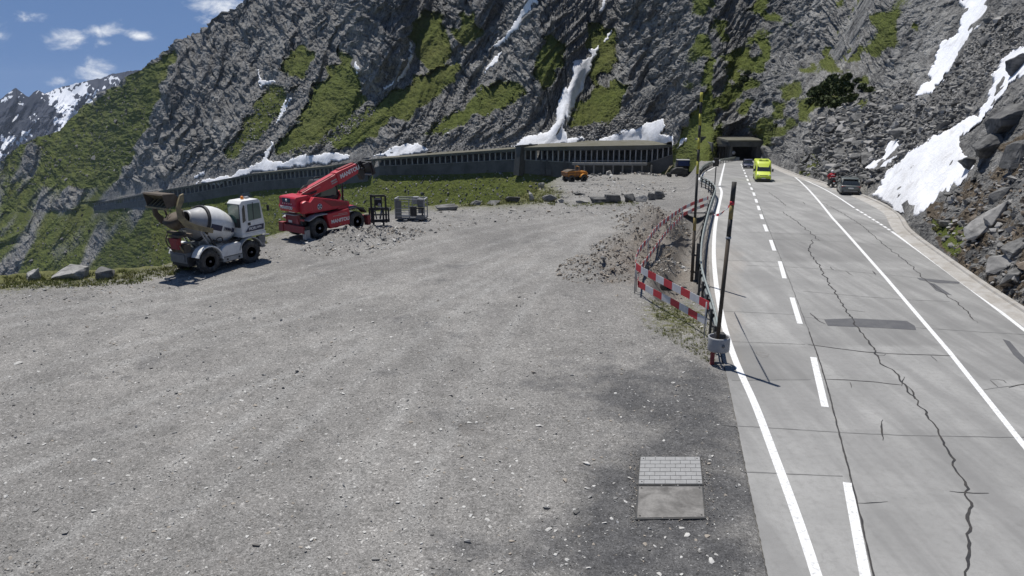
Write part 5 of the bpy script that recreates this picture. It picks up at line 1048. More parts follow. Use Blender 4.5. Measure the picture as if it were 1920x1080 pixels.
    part('front_fender', [M_WHITED], t, lambda m: m.prism(arch(1.5, .75, .84, .92, 15, 165, 12), -1.32, -.75, 'y', .015))
    # raised loading shovel at the rear
    bx = -2.95
    sh = part('shovel', [M_MUD, M_TAN], t, lambda m: (m.prism([(bx-.75, 4.35), (bx-.70, 4.43), (bx+.05, 4.38), (bx+.28, 4.0), (bx+.05, 3.72), (bx-.55, 3.62), (bx-.60, 3.70), (bx+.0, 3.84), (bx+.14, 4.0), (bx-.05, 4.22)], -.86, .86, 'y', .0), m.prism([(bx-.75, 4.4), (bx+.05, 4.38), (bx+.28, 4.0), (bx+.05, 3.72), (bx-.55, 3.62)], -.89, -.84, 'y', .01), m.prism([(bx-.75, 4.4), (bx+.05, 4.38), (bx+.28, 4.0), (bx+.05, 3.72), (bx-.55, 3.62)], 0.84, .89, 'y', .01), m.mat(1).box((bx-.58, 0, 3.62), (.22, 1.72, .09), .02)))
    sh.location.z = .45; sh.location.x = -.1
    part('shovel_rib', [M_TAN], sh, lambda m: [m.prism([(bx-.7, 4.36), (bx-.6, 4.36), (bx-.02, 4.0), (bx-.52, 3.68), (bx-.62, 3.68), (bx-.16, 4.0)], y_-.035, y_+.035, 'y') for y_ in (-.7, -.35, 0, .35, .7)])
    for s_ in (-1, 1):
        ar = part('loader_arm', [M_TAN if s_ < 0 else M_MUD], t, lambda m: m.prism([(bx+.08, 4.45), (bx+.30, 4.52), (bx+.26, 4.1), (bx+.02, 3.75), (bx+.08, 3.3), (bx+.45, 2.9), (bx+1.0, 2.62), (bx+2.0, 2.25), (bx+1.92, 2.0), (bx+.8, 2.36), (bx+.2, 2.62), (bx-.18, 3.15), (bx-.24, 3.8), (bx-.05, 4.2)], s_*1.1-.07, s_*1.1+.07, 'y', .02)); ar.location.z = .3
        part('lift_cylinder', [M_LGREY, M_BLACKP], t, lambda m: (m.cyl((bx+1.3, s_*1.04, 2.5), (-.75, s_*1.02, 1.35), .055), m.mat(1).cyl((bx+1.6, s_*1.04, 2.2), (-.7, s_*1.02, 1.25), .075), m.mat(0).cyl((bx+1.0, s_*1.0, 2.8), (bx+1.75, s_*1.0, 1.5), .05)))
    part('tilt_linkage', [M_MUD], t, lambda m: (m.cyl((bx+.3, -.8, 3.9), (bx+.5, -.75, 3.0), .06), m.cyl((bx+.3, .8, 3.9), (bx+.5, .75, 3.0), .06), m.box((bx+.45, 0, 2.95), (.15, 1.9, .15), .03), m.box((bx+.55, 0, 2.4), (.2, 2.1, .16), .03), m.tube([(bx+.35, -.7, 3.6), (bx+.1, -.6, 3.2), (bx+.5, -.6, 2.8)], .025), m.tube([(bx+.35, .4, 3.6), (bx+.0, .3, 3.2), (bx+.5, .2, 2.8)], .025)))
    part('loading_funnel', [M_MUD], t, lambda m: (m.lathe([(.62, 0), (.5, .5), (.3, 1)], (bx+.25, .05, 3.35), (bx+.6, .05, 2.75), 18)))
    part('chute', [M_REDD, M_MUD], t, lambda m: (m.prism([(bx+.0, 2.2), (bx+.34, 2.2), (bx+.24, 1.55), (bx+.06, 1.55)], -.42, .25, 'y', .02), m.mat(1).box((bx+.35, -.1, 2.3), (.5, .9, .12), .03)))
    part('chute_strut', [M_TAN, M_MUD], t, lambda m: (m.cyl((bx+.1, -.35, 1.9), (bx+.5, -.5, 1.15), .05), m.cyl((bx+.2, -.05, 1.85), (bx+.55, -.3, 1.15), .04), m.mat(1).cyl((bx+.0, .35, 2.2), (bx+.5, .4, 1.1), .06), m.box((bx+.55, 0, 1.55), (.4, 1.2, .5), .06), m.tube([(bx+.1, .5, 2.4), (bx-.05, .55, 1.9), (bx+.4, .5, 1.3)], .04)))
    return t
MIX = mixer()
# ------------------------------------------------------------------ red rotating telehandler
def handler():
    hd = R(53); f_ = Vector((math.cos(hd), math.sin(hd), 0)); l_ = Vector((-f_.y, f_.x, 0)); cpt = V(597, 450); org = cpt+f_*1.65+l_*1.12; org.z = float(gz(org.x, org.y))-.03
    t = empty('telehandler', org, hd, 'red rotating telehandler with its boom raised to the right, parked behind the mixer', 'telehandler')
    r = .70
    for x in (-1.65, 1.65):
        for s_ in (-1, 1): wheel(t, (x, s_*1.1, r), r, .52, .55, 0, s_, M_LGREY)
    part('chassis', [M_BLACKP], t, lambda m: (m.box((0, 0, .95), (5.0, 1.1, .5), .05), m.cyl((-1.65, -1, .7), (-1.65, 1, .7), .16), m.cyl((1.65, -1, .7), (1.65, 1, .7), .16), m.cyl((0, 0, 1.1), (0, 0, 1.8), .75, n=28)))
    for s_ in (-1, 1):
        pn = part('side_panel', [M_RED, M_REDD], t, lambda m: (m.prism([(-.78, .55), (.92, .62), (.98, 1.62), (.9, 1.72), (-.95, 1.55), (-1.02, 1.45)], s_*1.15-.22, s_*1.15+.22, 'y', .04), m.mat(1).box((.1, s_*.75, .8), (1.6, .5, .5), .03)))
        part('rear_fender', [M_LGREY], t, lambda m: m.prism([(-2.55, 1.3), (-2.5, 1.36), (-1.9, 1.6), (-.98, 1.62), (-.98, 1.56), (-1.85, 1.54), (-2.42, 1.3)], s_*1.12-.3, s_*1.12+.3, 'y', .01))
        part('front_fender', [M_BLACKP], t, lambda m: m.prism([(.95, 1.70), (1.6, 1.74), (2.2, 1.62), (2.5, 1.25), (2.42, 1.22), (2.1, 1.52), (1.55, 1.64), (.95, 1.60)], s_*1.12-.3, s_*1.12+.3, 'y', .01))
        if s_ < 0:
            text_part('panel_lettering', 'MANITOU', .33, basis((.12, -1.378, 1.02), (1, 0, .04), (0, 0, 1)), M_LETW, pn, .012, .004, 1.05)
            part('panel_stripe', [M_LGREY], pn, lambda m: (m.box((.15, -1.373, 1.36), (1.3, .01, .03)), m.box((.35, -1.373, 1.45), (.8, .01, .025)))); part('marker_lamp', [M_LAMPO], pn, lambda m: m.box((.1, -1.38, .74), (.12, .03, .07)))
    part('deck_plate', [M_RED], t, lambda m: (m.box((1.35, 0, 1.66), (1.5, 1.7, .1), .03), m.box((.6, -.95, 1.78), (.9, .45, .12), .03)))
    # stabilisers front and rear
    part('rear_stabiliser', [M_REDD, M_BLACKP, M_LGREY], t, lambda m: (m.box((-2.72, 0, .72), (.34, 2.5, .46), .04), m.box((-2.72, 1.1, .75), (.42, .45, .62), .05), m.mat(1).box((-2.6, -1.15, .55), (.4, .3, .8), .04), m.mat(2).box((-2.66, -1.22, .42), (.34, .32, .6), .03), m.mat(1).box((-2.5, 0, 1.1), (.3, 1.7, .8), .04)))
    part('tail_board', [M_REDD, M_LGREY, M_LAMPR, M_PLATE], t, lambda m: (m.box((-2.62, .1, 1.32), (.1, 1.5, .6), .03), m.mat(1).box((-2.66, .15, 1.66), (.6, 1.35, .06), .02), m.mat(2).prism([(-.62, 1.02), (-.22, 1.02), (-.42, 1.5)], -2.71, -2.68, 'x'), m.mat(2).box((-2.7, -.95, 1.35), (.06, .34, .12), .02), m.mat(2).box((-2.7, .85, 1.35), (.06, .3, .12), .02), m.mat(3).box((-2.69, .35, 1.15), (.02, .36, .16))))
    part('front_stabiliser', [M_REDD], t, lambda m: (m.box((2.72, 0, .72), (.34, 2.5, .46), .04), m.box((2.75, -1.15, .65), (.3, .35, .7), .04)))
    # turret
    hull = part('turret_body', [M_RED], t, lambda m: (m.prism([(-2.75, 1.86), (-1.9, 1.72), (1.1, 1.78), (1.25, 1.92), (1.2, 2.15), (-.2, 2.45), (-1.5, 2.72), (-1.75, 2.76), (-2.05, 2.5)], -1.12, -.42, 'y', .05), m.box((-.6, .1, 1.9), (3.4, 1.5, .3), .05)))
    part('engine_cover', [M_REDD], hull, lambda m: m.prism([(-.35, 2.0), (1.0, 1.9), (1.0, 2.1), (-.3, 2.36), (-1.1, 2.5)], -1.15, -1.11, 'y', .01))
    part('warning_sign', [M_LETW, M_LETB], hull, lambda m: (m.cyl((-1.35, -1.12, 2.1), (-1.35, -1.135, 2.1), .2, n=20), [m.mat(1).prism([(-1.35, 2.1), (-1.35+.19*math.cos(R(a-24)), 2.1+.19*math.sin(R(a-24))), (-1.35+.19*math.cos(R(a+24)), 2.1+.19*math.sin(R(a+24)))], -1.142, -1.137, 'y') for a in (0, 90, 180, 270)]))
    cw = part('counterweight', [M_RED], t, lambda m: (m.prism([(-2.98, 1.85), (-1.7, 1.85), (-1.7, 2.78), (-2.0, 2.9), (-2.92, 2.86), (-3.02, 2.75), (-3.02, 2.35), (-3.1, 2.2)], -.78, .95, 'y', .08), m.prism([(-2.75, 1.75), (-2.0, 1.75), (-1.85, 2.0), (-2.0, 2.45), (-2.4, 2.62), (-2.75, 2.5)], -1.14, -.75, 'y', .12), m.prism([(-2.75, 1.8), (-2.2, 1.8), (-2.3, 2.45), (-2.7, 2.5)], .92, 1.18, 'y', .1)))
    part('rear_grille', [M_BLUEP, M_LETW], cw, lambda m: (m.box((-3.03, .15, 2.62), (.03, .8, .3), .02), m.mat(1).cyl((-3.045, .12, 2.62), (-3.06, .12, 2.62), .1, n=6), [m.box((-3.035, .1+.22*k, 2.40), (.02, .05, .07)) for k in (-2, -1, 0, 1, 2)]))
    text_part('rear_lettering', 'MANITOU', .27, basis((-3.105, .1, 2.14), (0, -1, 0), (0, 0, 1)), M_LETW, cw, .01, .01)
    # cab on the far side
    cb = part('cab', [M_BLACKP], t, lambda m: (m.prism([(-.55, 1.9), (1.25, 1.9), (1.62, 2.45), (1.52, 3.0), (1.1, 3.62), (-.3, 3.62), (-.6, 3.2)], .38, 1.2, 'y', .05)))
    part('cab_window', [M_GLASSG], cb, lambda m: (m.prism([(-.4, 2.5), (1.3, 2.45), (1.38, 2.9), (1.0, 3.5), (-.25, 3.5)], .35, .385, 'y', .01), m.prism([(-.4, 2.5), (1.3, 2.45), (1.38, 2.9), (1.0, 3.5), (-.25, 3.5)], 1.195, 1.23, 'y', .01)))
    part('cab_front', [M_RED, M_GLASS], cb, lambda m: (m.prism([(1.2, 1.86), (1.5, 1.95), (1.74, 2.4), (1.6, 2.75), (1.52, 2.7), (1.6, 2.4), (1.35, 2.05)], .3, 1.25, 'y', .02), m.mat(1).hexa([Vector((1.63, .42, 2.5)), Vector((1.66, .42, 2.5)), Vector((1.66, 1.16, 2.5)), Vector((1.63, 1.16, 2.5)), Vector((1.12, .42, 3.55)), Vector((1.15, .42, 3.55)), Vector((1.15, 1.16, 3.55)), Vector((1.12, 1.16, 3.55))])))
    part('cab_guard', [M_BLACKP], cb, lambda m: (m.tube([(1.05, .36, 3.75), (1.25, .36, 3.4), (1.42, .36, 2.9), (1.5, .36, 2.45)], .045), m.cyl((2.35, .9, 1.7), (2.35, .9, 3.45), .07), m.tube([(-.3, .7, 3.65), (-.2, .7, 3.8), (.1, .7, 3.82), (.3, .7, 3.66)], .03)))
    # boom
    ba = R(17); BS = .72; bo = Vector((-2.1, -.12, 2.78)); bm_x = Vector((math.cos(ba), 0, math.sin(ba))); bm_z = Vector((-math.sin(ba), 0, math.cos(ba)))
    MM = Matrix((bm_x, Vector((0, 1, 0)), bm_z)).transposed().to_4x4(); MM.translation = bo; MM = MM @ Matrix.Diagonal((BS, 1, 1, 1))
    boom = part('boom', [M_RED], t, lambda m: (m.prism([(-.3, -.1), (.0, -.22), (1.6, -.28), (3.4, -.44), (4.2, -.4), (4.9, -.34), (7.1, -.26), (7.1, .28), (4.9, .33), (4.2, .33), (3.3, .3), (1.2, .27), (.1, .24), (-.25, .15)], -.27, .27, 'y', .05, mat=MM), m.prism([(.1, .24), (4.2, .33), (4.2, .40), (.1, .31)], -.2, .2, 'y', .02, mat=MM)))
    part('boom_section', [M_RED, M_REDD], boom, lambda m: (m.prism([(4.3, -.42), (4.9, -.44), (6.95, -.36), (7.0, .34), (4.9, .42), (4.3, .42)], -.32, .32, 'y', .05, mat=MM), m.mat(1).prism([(4.9, .42), (6.9, .36), (6.9, .42), (4.9, .50)], -.15, .15, 'y', .02, mat=MM)))
    Bw = lambda x, y, z: MM @ Vector((x, y, z))
    text_part('boom_lettering', 'MANITOU', .40, basis(Bw(5.95, -.328, .02), bm_x, bm_z), M_LETW, boom, .016, .004, 1.0)
    part('boom_label', [M_LGREY], boom, lambda m: (m.prism([(3.5, -.05), (4.2, -.05), (4.2, .05), (3.5, .05)], -.285, -.28, 'y', mat=MM), m.prism([(3.5, -.2), (4.25, -.2), (4.25, -.12), (3.5, -.12)], -.285, -.28, 'y', mat=MM), [m.prism([(1.55+.14*k, .02), (1.59+.14*k, .02), (1.59+.14*k, .12), (1.55+.14*k, .12)], -.285, -.28, 'y', mat=MM) for k in range(5)]))
    part('lift_cylinder', [M_BLACKP, M_CHROME], t, lambda m: (m.cyl((-.15, -.12, 2.25), tuple(Bw(1.9, -.0, -.3)-Vector((.5, 0, .3))), .13), m.mat(1).cyl(tuple(Bw(1.9, 0, -.3)-Vector((.5, 0, .3))), tuple(Bw(2.4, 0, -.3)), .08), m.mat(0).cyl((-.6, -.3, 2.3), (.5, -.35, 2.55), .09)))
    part('boom_hoses', [M_BLACKP], boom, lambda m: [m.tube([Bw(.1, -.29, .1+.06*k), Bw(.8, -.34, .0-.05*k), Bw(1.6, -.31, -.05-.04*k)], .025) for k in range(3)]+[m.tube([Bw(0+.2*k, .1*k, .3), Bw(.5+.2*k, .1*k, .5), Bw(1+.2*k, .1*k, .36)], .025) for k in range(3)])
    part('boom_head', [M_BLACKP], boom, lambda m: (m.prism([(6.95, .3), (7.35, .28), (7.65, .0), (7.8, -.55), (7.7, -.95), (7.35, -1.02), (7.2, -.6), (6.95, -.3)], -.22, .22, 'y', .04, mat=MM), m.cyl(tuple(Bw(7.5, -.45, -.2)), tuple(Bw(7.5, .45, -.2)), .1), m.prism([(7.6, .15), (8.3, .1), (8.6, -.15), (8.65, -.9), (8.45, -.95), (8.4, -.3), (7.7, -.2)], -.5, -.36, 'y', .02, mat=MM), m.prism([(7.6, .15), (8.3, .1), (8.6, -.15), (8.65, -.9), (8.45, -.95), (8.4, -.3), (7.7, -.2)], .36, .5, 'y', .02, mat=MM), m.tube([Bw(7.0, -.26, .3), Bw(7.5, -.3, .45), Bw(7.9, -.3, .1), Bw(7.8, -.2, -.4)], .035)))
    part('coupler', [M_BLACKP, M_LGREY], boom, lambda m: (m.prism([(8.45, .05), (8.62, .05), (8.72, -.85), (8.52, -.85)], -.62, .62, 'y', .02, mat=MM), m.mat(1).prism([(8.3, -.85), (8.7, -.85), (8.7, -.93), (8.3, -.93)], -.3, .3, 'y', .01, mat=MM)))
    return t
HAN = handler()
# ------------------------------------------------------------------ attachments beside it
def fork_frame():
    b = V(712, 423); b.z = float(gz(b.x, b.y)); t = empty('fork_carriage', b, R(8), 'black fork carriage standing upright on the gravel between red telehandler and work platform', 'fork carriage')
    part('frame', [M_BLACKP], t, lambda m: (m.box((-.55, 0, 1.25), (.14, .16, 2.1), .02), m.box((.5, 0, 1.2), (.14, .16, 2.0), .02), m.box((0, 0, 2.2), (.95, .16, .14), .02), m.box((0, 0, 1.25), (1.35, .18, .18), .02), m.box((0, 0, .35), (1.5, .2, .2), .02), m.box((.0, 0, .8), (1.2, .1, .1), .02), m.box((-.28, .02, 1.7), (.1, .1, .9)), m.box((.2, .02, 1.7), (.1, .1, .9)), m.box((.68, 0, .8), (.12, .16, 1.0), .02), m.box((-.7, 0, .8), (.12, .16, 1.1), .02)))
    part('back_plate', [M_BLACKP, M_LGREY], t, lambda m: (m.box((-.05, .1, 1.75), (.5, .05, .6), .02), m.mat(1).box((-.05, -.1, 1.98), (.5, .04, .07)), m.cyl((.05, -.12, 1.55), (.05, .12, 1.55), .12), m.box((.1, -.11, 1.35), (.3, .03, .06))))
    for x in (-.42, .3): part('fork', [M_BLACKP], t, lambda m: m.prism([(-.05, .1), (-1.15, .02), (-1.2, .06), (-.14, .2), (-.14, 1.3), (-.03, 1.3)], x-.07, x+.07, 'x', .01))
    part('tilt_ram', [M_GREYP], t, lambda m: (m.cyl((.05, -.05, .5), (.2, -.05, 1.15), .07), m.cyl((-.2, -.05, .5), (-.3, -.05, 1.15), .05)))
fork_frame()
def basket():
    b = V(772, 412); b.z = float(gz(b.x, b.y)); t = empty('work_platform', b, R(-6), 'grey railed work platform basket on the gravel, right of the black fork carriage', 'work platform')
    W_, D_, H_ = 2.35, 1.15, 1.45
    part('floor', [M_GREYP, M_LGREY], t, lambda m: (m.box((0, 0, .2), (W_, D_, .14), .02), m.mat(1).box((-.15, -D_/2-.01, .36), (1.75, .03, .1)), m.mat(0).box((-.3, -.2, .08), (.3, 1.5, .12), .02), m.box((.6, -.2, .08), (.3, 1.5, .12), .02)))
    for x in (-W_/2+.04, -.05, W_/2-.04):
        for y in (-D_/2+.04, D_/2-.04): part('post', [M_LGREY], t, lambda m: m.box((x, y, .2+H_/2), (.07, .07, H_)))
    part('top_rail', [M_LGREY], t, lambda m: (m.box((-.62, -D_/2+.04, H_+.22), (1.1, .08, .07), .01), m.box((0, D_/2-.04, H_+.22), (W_, .08, .07), .01), m.box((-W_/2+.04, 0, H_+.22), (.1, D_, .08), .01), m.box((W_/2-.04, 0, H_+.2), (.1, D_, .08), .01), m.box((.55, -D_/2+.04, H_+.2), (1.15, .08, .07), .01)))
    part('mid_rail', [M_LGREY], t, lambda m: (m.box((0, -D_/2+.04, .95), (W_, .05, .05)), m.box((0, D_/2-.04, .95), (W_, .05, .05)), m.box((0, -D_/2+.04, .62), (W_, .05, .05)), m.box((0, D_/2-.04, .62), (W_, .05, .05)), m.box((0, D_/2-.04, 1.3), (W_, .05, .05))))
    part('side_mesh', [M_GREYP], t, lambda m: ([m.box((-W_/2+.04, y, .95), (.02, .04, 1.4)) for y in np.linspace(-.5, .5, 9)]+[m.box((-W_/2+.04, 0, z), (.03, D_, .03)) for z in (.5, .8, 1.1, 1.4)]+[m.box((-W_/2+.28, -D_/2+.05, .9), (.5, .03, 1.3), .01)]))
    part('control_box', [M_LGREY, M_GREYP], t, lambda m: (m.box((.36, -.1, 1.5), (.32, .35, .5), .03), m.mat(1).prism([(.6, 1.05), (1.05, 1.05), (1.05, 1.62), (.6, 1.75)], -.5, .1, 'y', .03), m.mat(0).box((.42, -.12, 1.78), (.42, .4, .06), .02), m.mat(1).box((.85, -.35, .8), (.4, .3, .35), .04)))
    part('bracket', [M_BLACKP], t, lambda m: (m.box((.3, -D_/2-.02, .75), (.5, .12, .7), .02), m.box((.75, -D_/2-.04, 1.0), (.75, .1, .1), .02), m.box((1.0, -D_/2-.04, .65), (.1, .1, .6), .02)))
    part('battery_box', [M_GREYP], t, lambda m: m.box((.85, -D_/2-.12, .32), (.55, .25, .3), .03))
basket()
# ------------------------------------------------------------------ dumper
def dumper():
    b = Vector(at(1076, 340, 138.0)); px_, py_ = 1076, 340
    b = Vector(at(1077, 338.5, 138.0)); b.z = float(gz(b.x, b.y)); hd = R(28); sc_ = 1.0
    t = empty('site_dumper', b, hd, 'small orange site dumper with rusty skip parked on the upper terrace', 'dumper', scale=1.0)
    r = .68
    for x, s_ in ((-1.25, -1), (-1.25, 1), (1.35, -1), (1.35, 1)): wheel(t, (x, s_*1.0, r), r, .5, .5, 0, s_)
    part('chassis', [M_BLACKP], t, lambda m: (m.box((.1, 0, .8), (3.6, .9, .4), .04), m.box((1.4, 0, 1.0), (1.6, 1.5, .35), .05)))
    part('skip', [M_RUST, M_MUD], t, lambda m: (m.prism([(-2.2, 1.35), (-1.9, 1.1), (.3, 1.15), (.55, 2.05), (.4, 2.12), (-2.3, 1.95)], -1.05, 1.05, 'y', .05), m.mat(1).prism([(-2.1, 2.0), (.35, 2.1), (.1, 2.2), (-1.0, 2.35), (-1.9, 2.15)], -.9, .9, 'y', .05)))
    part('skip_rib', [M_ORANGE], t, lambda m: (m.box((-.9, -1.08, 1.55), (2.4, .05, .1), .01), m.box((-1.9, -1.07, 1.55), (.1, .06, .8)), m.box((-.6, -1.07, 1.55), (.1, .06, .8)), m.box((-.85, -1.08, 2.0), (2.7, .07, .08), .01)))
    part('bonnet', [M_ORANGE, M_BLACKP], t, lambda m: (m.prism([(.75, 1.2), (2.4, 1.15), (2.5, 1.6), (2.2, 1.9), (.75, 2.0)], -.7, .7, 'y', .08), m.mat(1).box((2.46, 0, 1.45), (.06, 1.0, .4), .02)))
    part('fender', [M_ORANGE], t, lambda m: [m.prism(arch(1.35, .7, .78, .86, 10, 170, 10), s_*1.0-.28, s_*1.0+.28, 'y', .01) for s_ in (-1, 1)])
    part('seat', [M_BLACKP], t, lambda m: (m.box((.95, 0, 2.1), (.5, .5, .15), .04), m.box((1.2, 0, 2.4), (.12, .5, .55), .04)))
    part('roll_bar', [M_ORANGE], t, lambda m: (m.tube([(.62, -.55, 1.9), (.6, -.55, 2.75), (.6, -.4, 2.85), (.6, .4, 2.85), (.6, .55, 2.75), (.62, .55, 1.9)], .05)))
    part('headlamp', [M_LAMPW], t, lambda m: (m.cyl((2.5, -.5, 1.5), (2.56, -.5, 1.5), .09), m.cyl((2.5, .5, 1.5), (2.56, .5, 1.5), .09)))
    part('bumper', [M_LGREY], t, lambda m: m.box((2.62, 0, .95), (.2, 1.6, .22), .03))
dumper()
# ------------------------------------------------------------------ blue container and dark trailer by the lay-by
def container():
    b = Vector(at(1286, 321, 205.0)); b.z = float(gz(b.x, b.y)); t = empty('container', b, R(-4), 'open fronted dark blue container beside the road lay-by, behind the dark trailer', 'container')
    W_, D_, H_ = 5.0, 2.4, 4.6
    for s_ in (-1, 1):
        for y in (-D_/2, D_/2): part('corner_post', [M_NAVY], t, lambda m: m.box((s_*W_/2, y, H_/2), (.28, .28, H_), .02))
    M_BL = paint('blue_tarpaulin', (.02, .045, .17), .5, dirt=.3, dc=(.05, .07, .14))
    part('header', [M_BL, M_LGREY], t, lambda m: (m.box((0, -D_/2, H_-.75), (W_-.3, .12, 1.45), .03), m.mat(1).box((0, -D_/2-.03, H_-.02), (W_, .2, .1)), [m.mat(0).box((x, -D_/2-.07, H_-.75), (.06, .05, 1.3)) for x in np.linspace(-2, 2, 12)]))
    part('roof', [M_LGREY], t, lambda m: m.box((0, 0, H_+.06), (W_+.3, D_+.3, .1), .02)); part('back_wall', [M_NAVY], t, lambda m: (m.box((0, D_/2, H_/2), (W_-.3, .08, H_-.1)), m.box((-W_/2, 0, H_/2), (.08, D_-.3, H_-.1)), m.box((W_/2, 0, H_/2), (.08, D_-.3, H_-.1))))
    b = Vector(at(1271, 324, 200.0)); b.z = float(gz(b.x, b.y)); t = empty('trailer', b, R(2), 'dark tarpaulin covered trailer in front of the blue container', 'trailer'); M_TARP = paint('dark_tarpaulin', (.035, .035, .036), .7, dirt=.6, dc=(.09, .088, .08))
    for x in (-2.3, 1.6):
        for s_ in (-1, 1): wheel(t, (x, s_*.8, .5), .5, .35, .5, 0, s_)
    part('deck', [M_TARP], t, lambda m: (m.box((-.2, 0, .95), (5.6, 1.9, .22), .03), m.box((-3.2, 0, .8), (1.0, .15, .12))))
    part('load', [M_TARP], t, lambda m: (m.prism([(-2.0, 1.06), (2.3, 1.06), (2.4, 1.9), (1.2, 2.5), (-.6, 2.55), (-1.7, 2.0)], -.85, .85, 'y', .25), m.box((1.7, -.6, 1.6), (1.4, .8, 1.05), .1)))
    part('ramp', [M_TAN], t, lambda m: (m.box((-2.8, -.3, 1.9), (.12, .5, 2.6), rot=Matrix.Rotation(.5, 3, 'Y')), m.box((-2.2, .2, 2.3), (.1, .5, 2.2), rot=Matrix.Rotation(.7, 3, 'Y'))))
container()
# ------------------------------------------------------------------ road vehicles
RD = lambda x, y: V(x, y, z_road)
def body_loft(m, secs, bev=0):
    """closed hull through cross sections: (x, [(y,z)...])"""
    rings = [[m.bm.verts.new((x, y, z)) for y, z in pts] for x, pts in secs]; n = len(rings[0]); F = []
    for a, b in zip(rings[:-1], rings[1:]):
        for k in range(n): F.append(m.bm.faces.new((a[k], a[(k+1) % n], b[(k+1) % n], b[k])))
    F += [m.bm.faces.new(rings[0][::-1]), m.bm.faces.new(rings[-1])]
    for f in F: f.smooth = True; f.material_index = m.mi
    return m
def sec(hw, z0, z1, rr=.15, tuck=.0, top=1.0, n=4):
    """rounded section: half width, bottom, top"""
    p = [(hw-tuck, z0), (hw, z0+(z1-z0)*.35), (hw*.985, z0+(z1-z0)*.6)]
    for k in range(n+1):
        a = R(90*k/n); p.append((hw*top-rr+rr*math.cos(a), z1-rr+rr*math.sin(a)))
    return [(-y, z) for y, z in p]+[(y, z) for y, z in reversed(p)]
def van():
    b = RD(1428, 338.5); hd = math.atan2(-1, -.25); t = empty('van', b, hd, 'lime yellow high roofed ambulance van driving toward the camera', 'van', scale=.9)
    for x in (-1.85, 1.75):
        for s_ in (-1, 1): wheel(t, (x, s_*.86, .36), .36, .26, .6, 0, s_)
    part('body', [M_LIME], t, lambda m: body_loft(m, [(-2.95, sec(.93, .45, 2.45, .12)), (-2.85, sec(.98, .38, 2.62, .16)), (.4, sec(.99, .36, 2.66, .2)), (.95, sec(.99, .36, 2.6, .26, top=.93)), (1.28, sec(.99, .36, 2.25, .3, top=.88)), (1.95, sec(.98, .38, 1.42, .2, top=.9)), (2.55, sec(.95, .42, 1.12, .16, top=.95)), (2.85, sec(.86, .45, .95, .14))]))
    part('windscreen', [M_GLASS], t, lambda m: m.hexa([Vector((1.18, -.78, 2.3)), Vector((1.16, .78, 2.3)), Vector((1.1, .78, 2.2)), Vector((1.1, -.78, 2.2)), Vector((1.98, -.84, 1.38)), Vector((1.98, .84, 1.38)), Vector((1.9, .84, 1.3)), Vector((1.9, -.84, 1.3))]) if False else m.faces([(1.26, -.74, 2.24), (1.26, .74, 2.24), (1.96, .84, 1.46), (1.96, -.84, 1.46)], [(0, 1, 2, 3)]))
    part('side_window', [M_GLASS], t, lambda m: [m.faces([(.35, s_*1.0, 1.45), (1.5, s_*.995, 1.42), (1.25, s_*.95, 2.0), (.35, s_*.995, 2.05)], [(0, 1, 2, 3)]) for s_ in (-1, 1)])
    part('grille', [M_BLACKP], t, lambda m: (m.box((2.78, 0, .92), (.1, .95, .2), .03), m.box((2.82, 0, .5), (.16, 1.6, .22), .04)))
    part('bumper', [M_LIME, M_BLACKP], t, lambda m: (m.box((2.78, 0, .66), (.22, 1.84, .16), .05), m.mat(1).box((2.6, 0, .38), (.5, 1.8, .18), .04)))
    for s_ in (-1, 1):
        part('headlight', [M_LAMPW], t, lambda m: m.box((2.66, s_*.72, .98), (.22, .28, .2), .06)); part('mirror', [M_BLACKP], t, lambda m: (m.box((1.45, s_*1.16, 1.52), (.14, .2, .34), .04), m.box((1.45, s_*1.02, 1.42), (.06, .2, .05))))
    part('beacon_bar', [M_LIME, M_BLUEP], t, lambda m: (m.box((.7, 0, 2.7), (.35, 1.2, .12), .05), m.mat(1).box((.72, -.4, 2.74), (.26, .3, .12), .03), m.box((.72, .4, 2.74), (.26, .3, .12), .03)))
    part('number_plate', [M_PLATE], t, lambda m: m.box((2.91, 0, .62), (.02, .5, .11)))
van()
def car_body(m, L=4.6, W=.93, H=1.65, suv=True):
    h = L/2; body_loft(m, [(-h, sec(W*.86, .42, .92, .12)), (-h+.12, sec(W*.97, .32, 1.05, .12)), (-h+.9, sec(W, .28, 1.08, .12)), (h-1.3, sec(W, .28, 1.04, .12)), (h-.4, sec(W*.95, .3, .9, .14)), (h, sec(W*.8, .36, .72, .12))])
def cabin(m, L=4.6, W=.93, H=1.65):
    h = L/2; body_loft(m, [(-h+.12, sec(W*.88, 1.0, 1.08, .03)), (-h+.62, sec(W*.83, 1.0, H-.1, .1, top=.88)), (-h+1.1, sec(W*.84, 1.0, H, .12, top=.88)), (h-2.2, sec(W*.84, 1.0, H-.04, .12, top=.88)), (h-1.75, sec(W*.86, 1.0, H-.2, .12, top=.88)), (h-1.15, sec(W*.88, .98, 1.05, .03))])
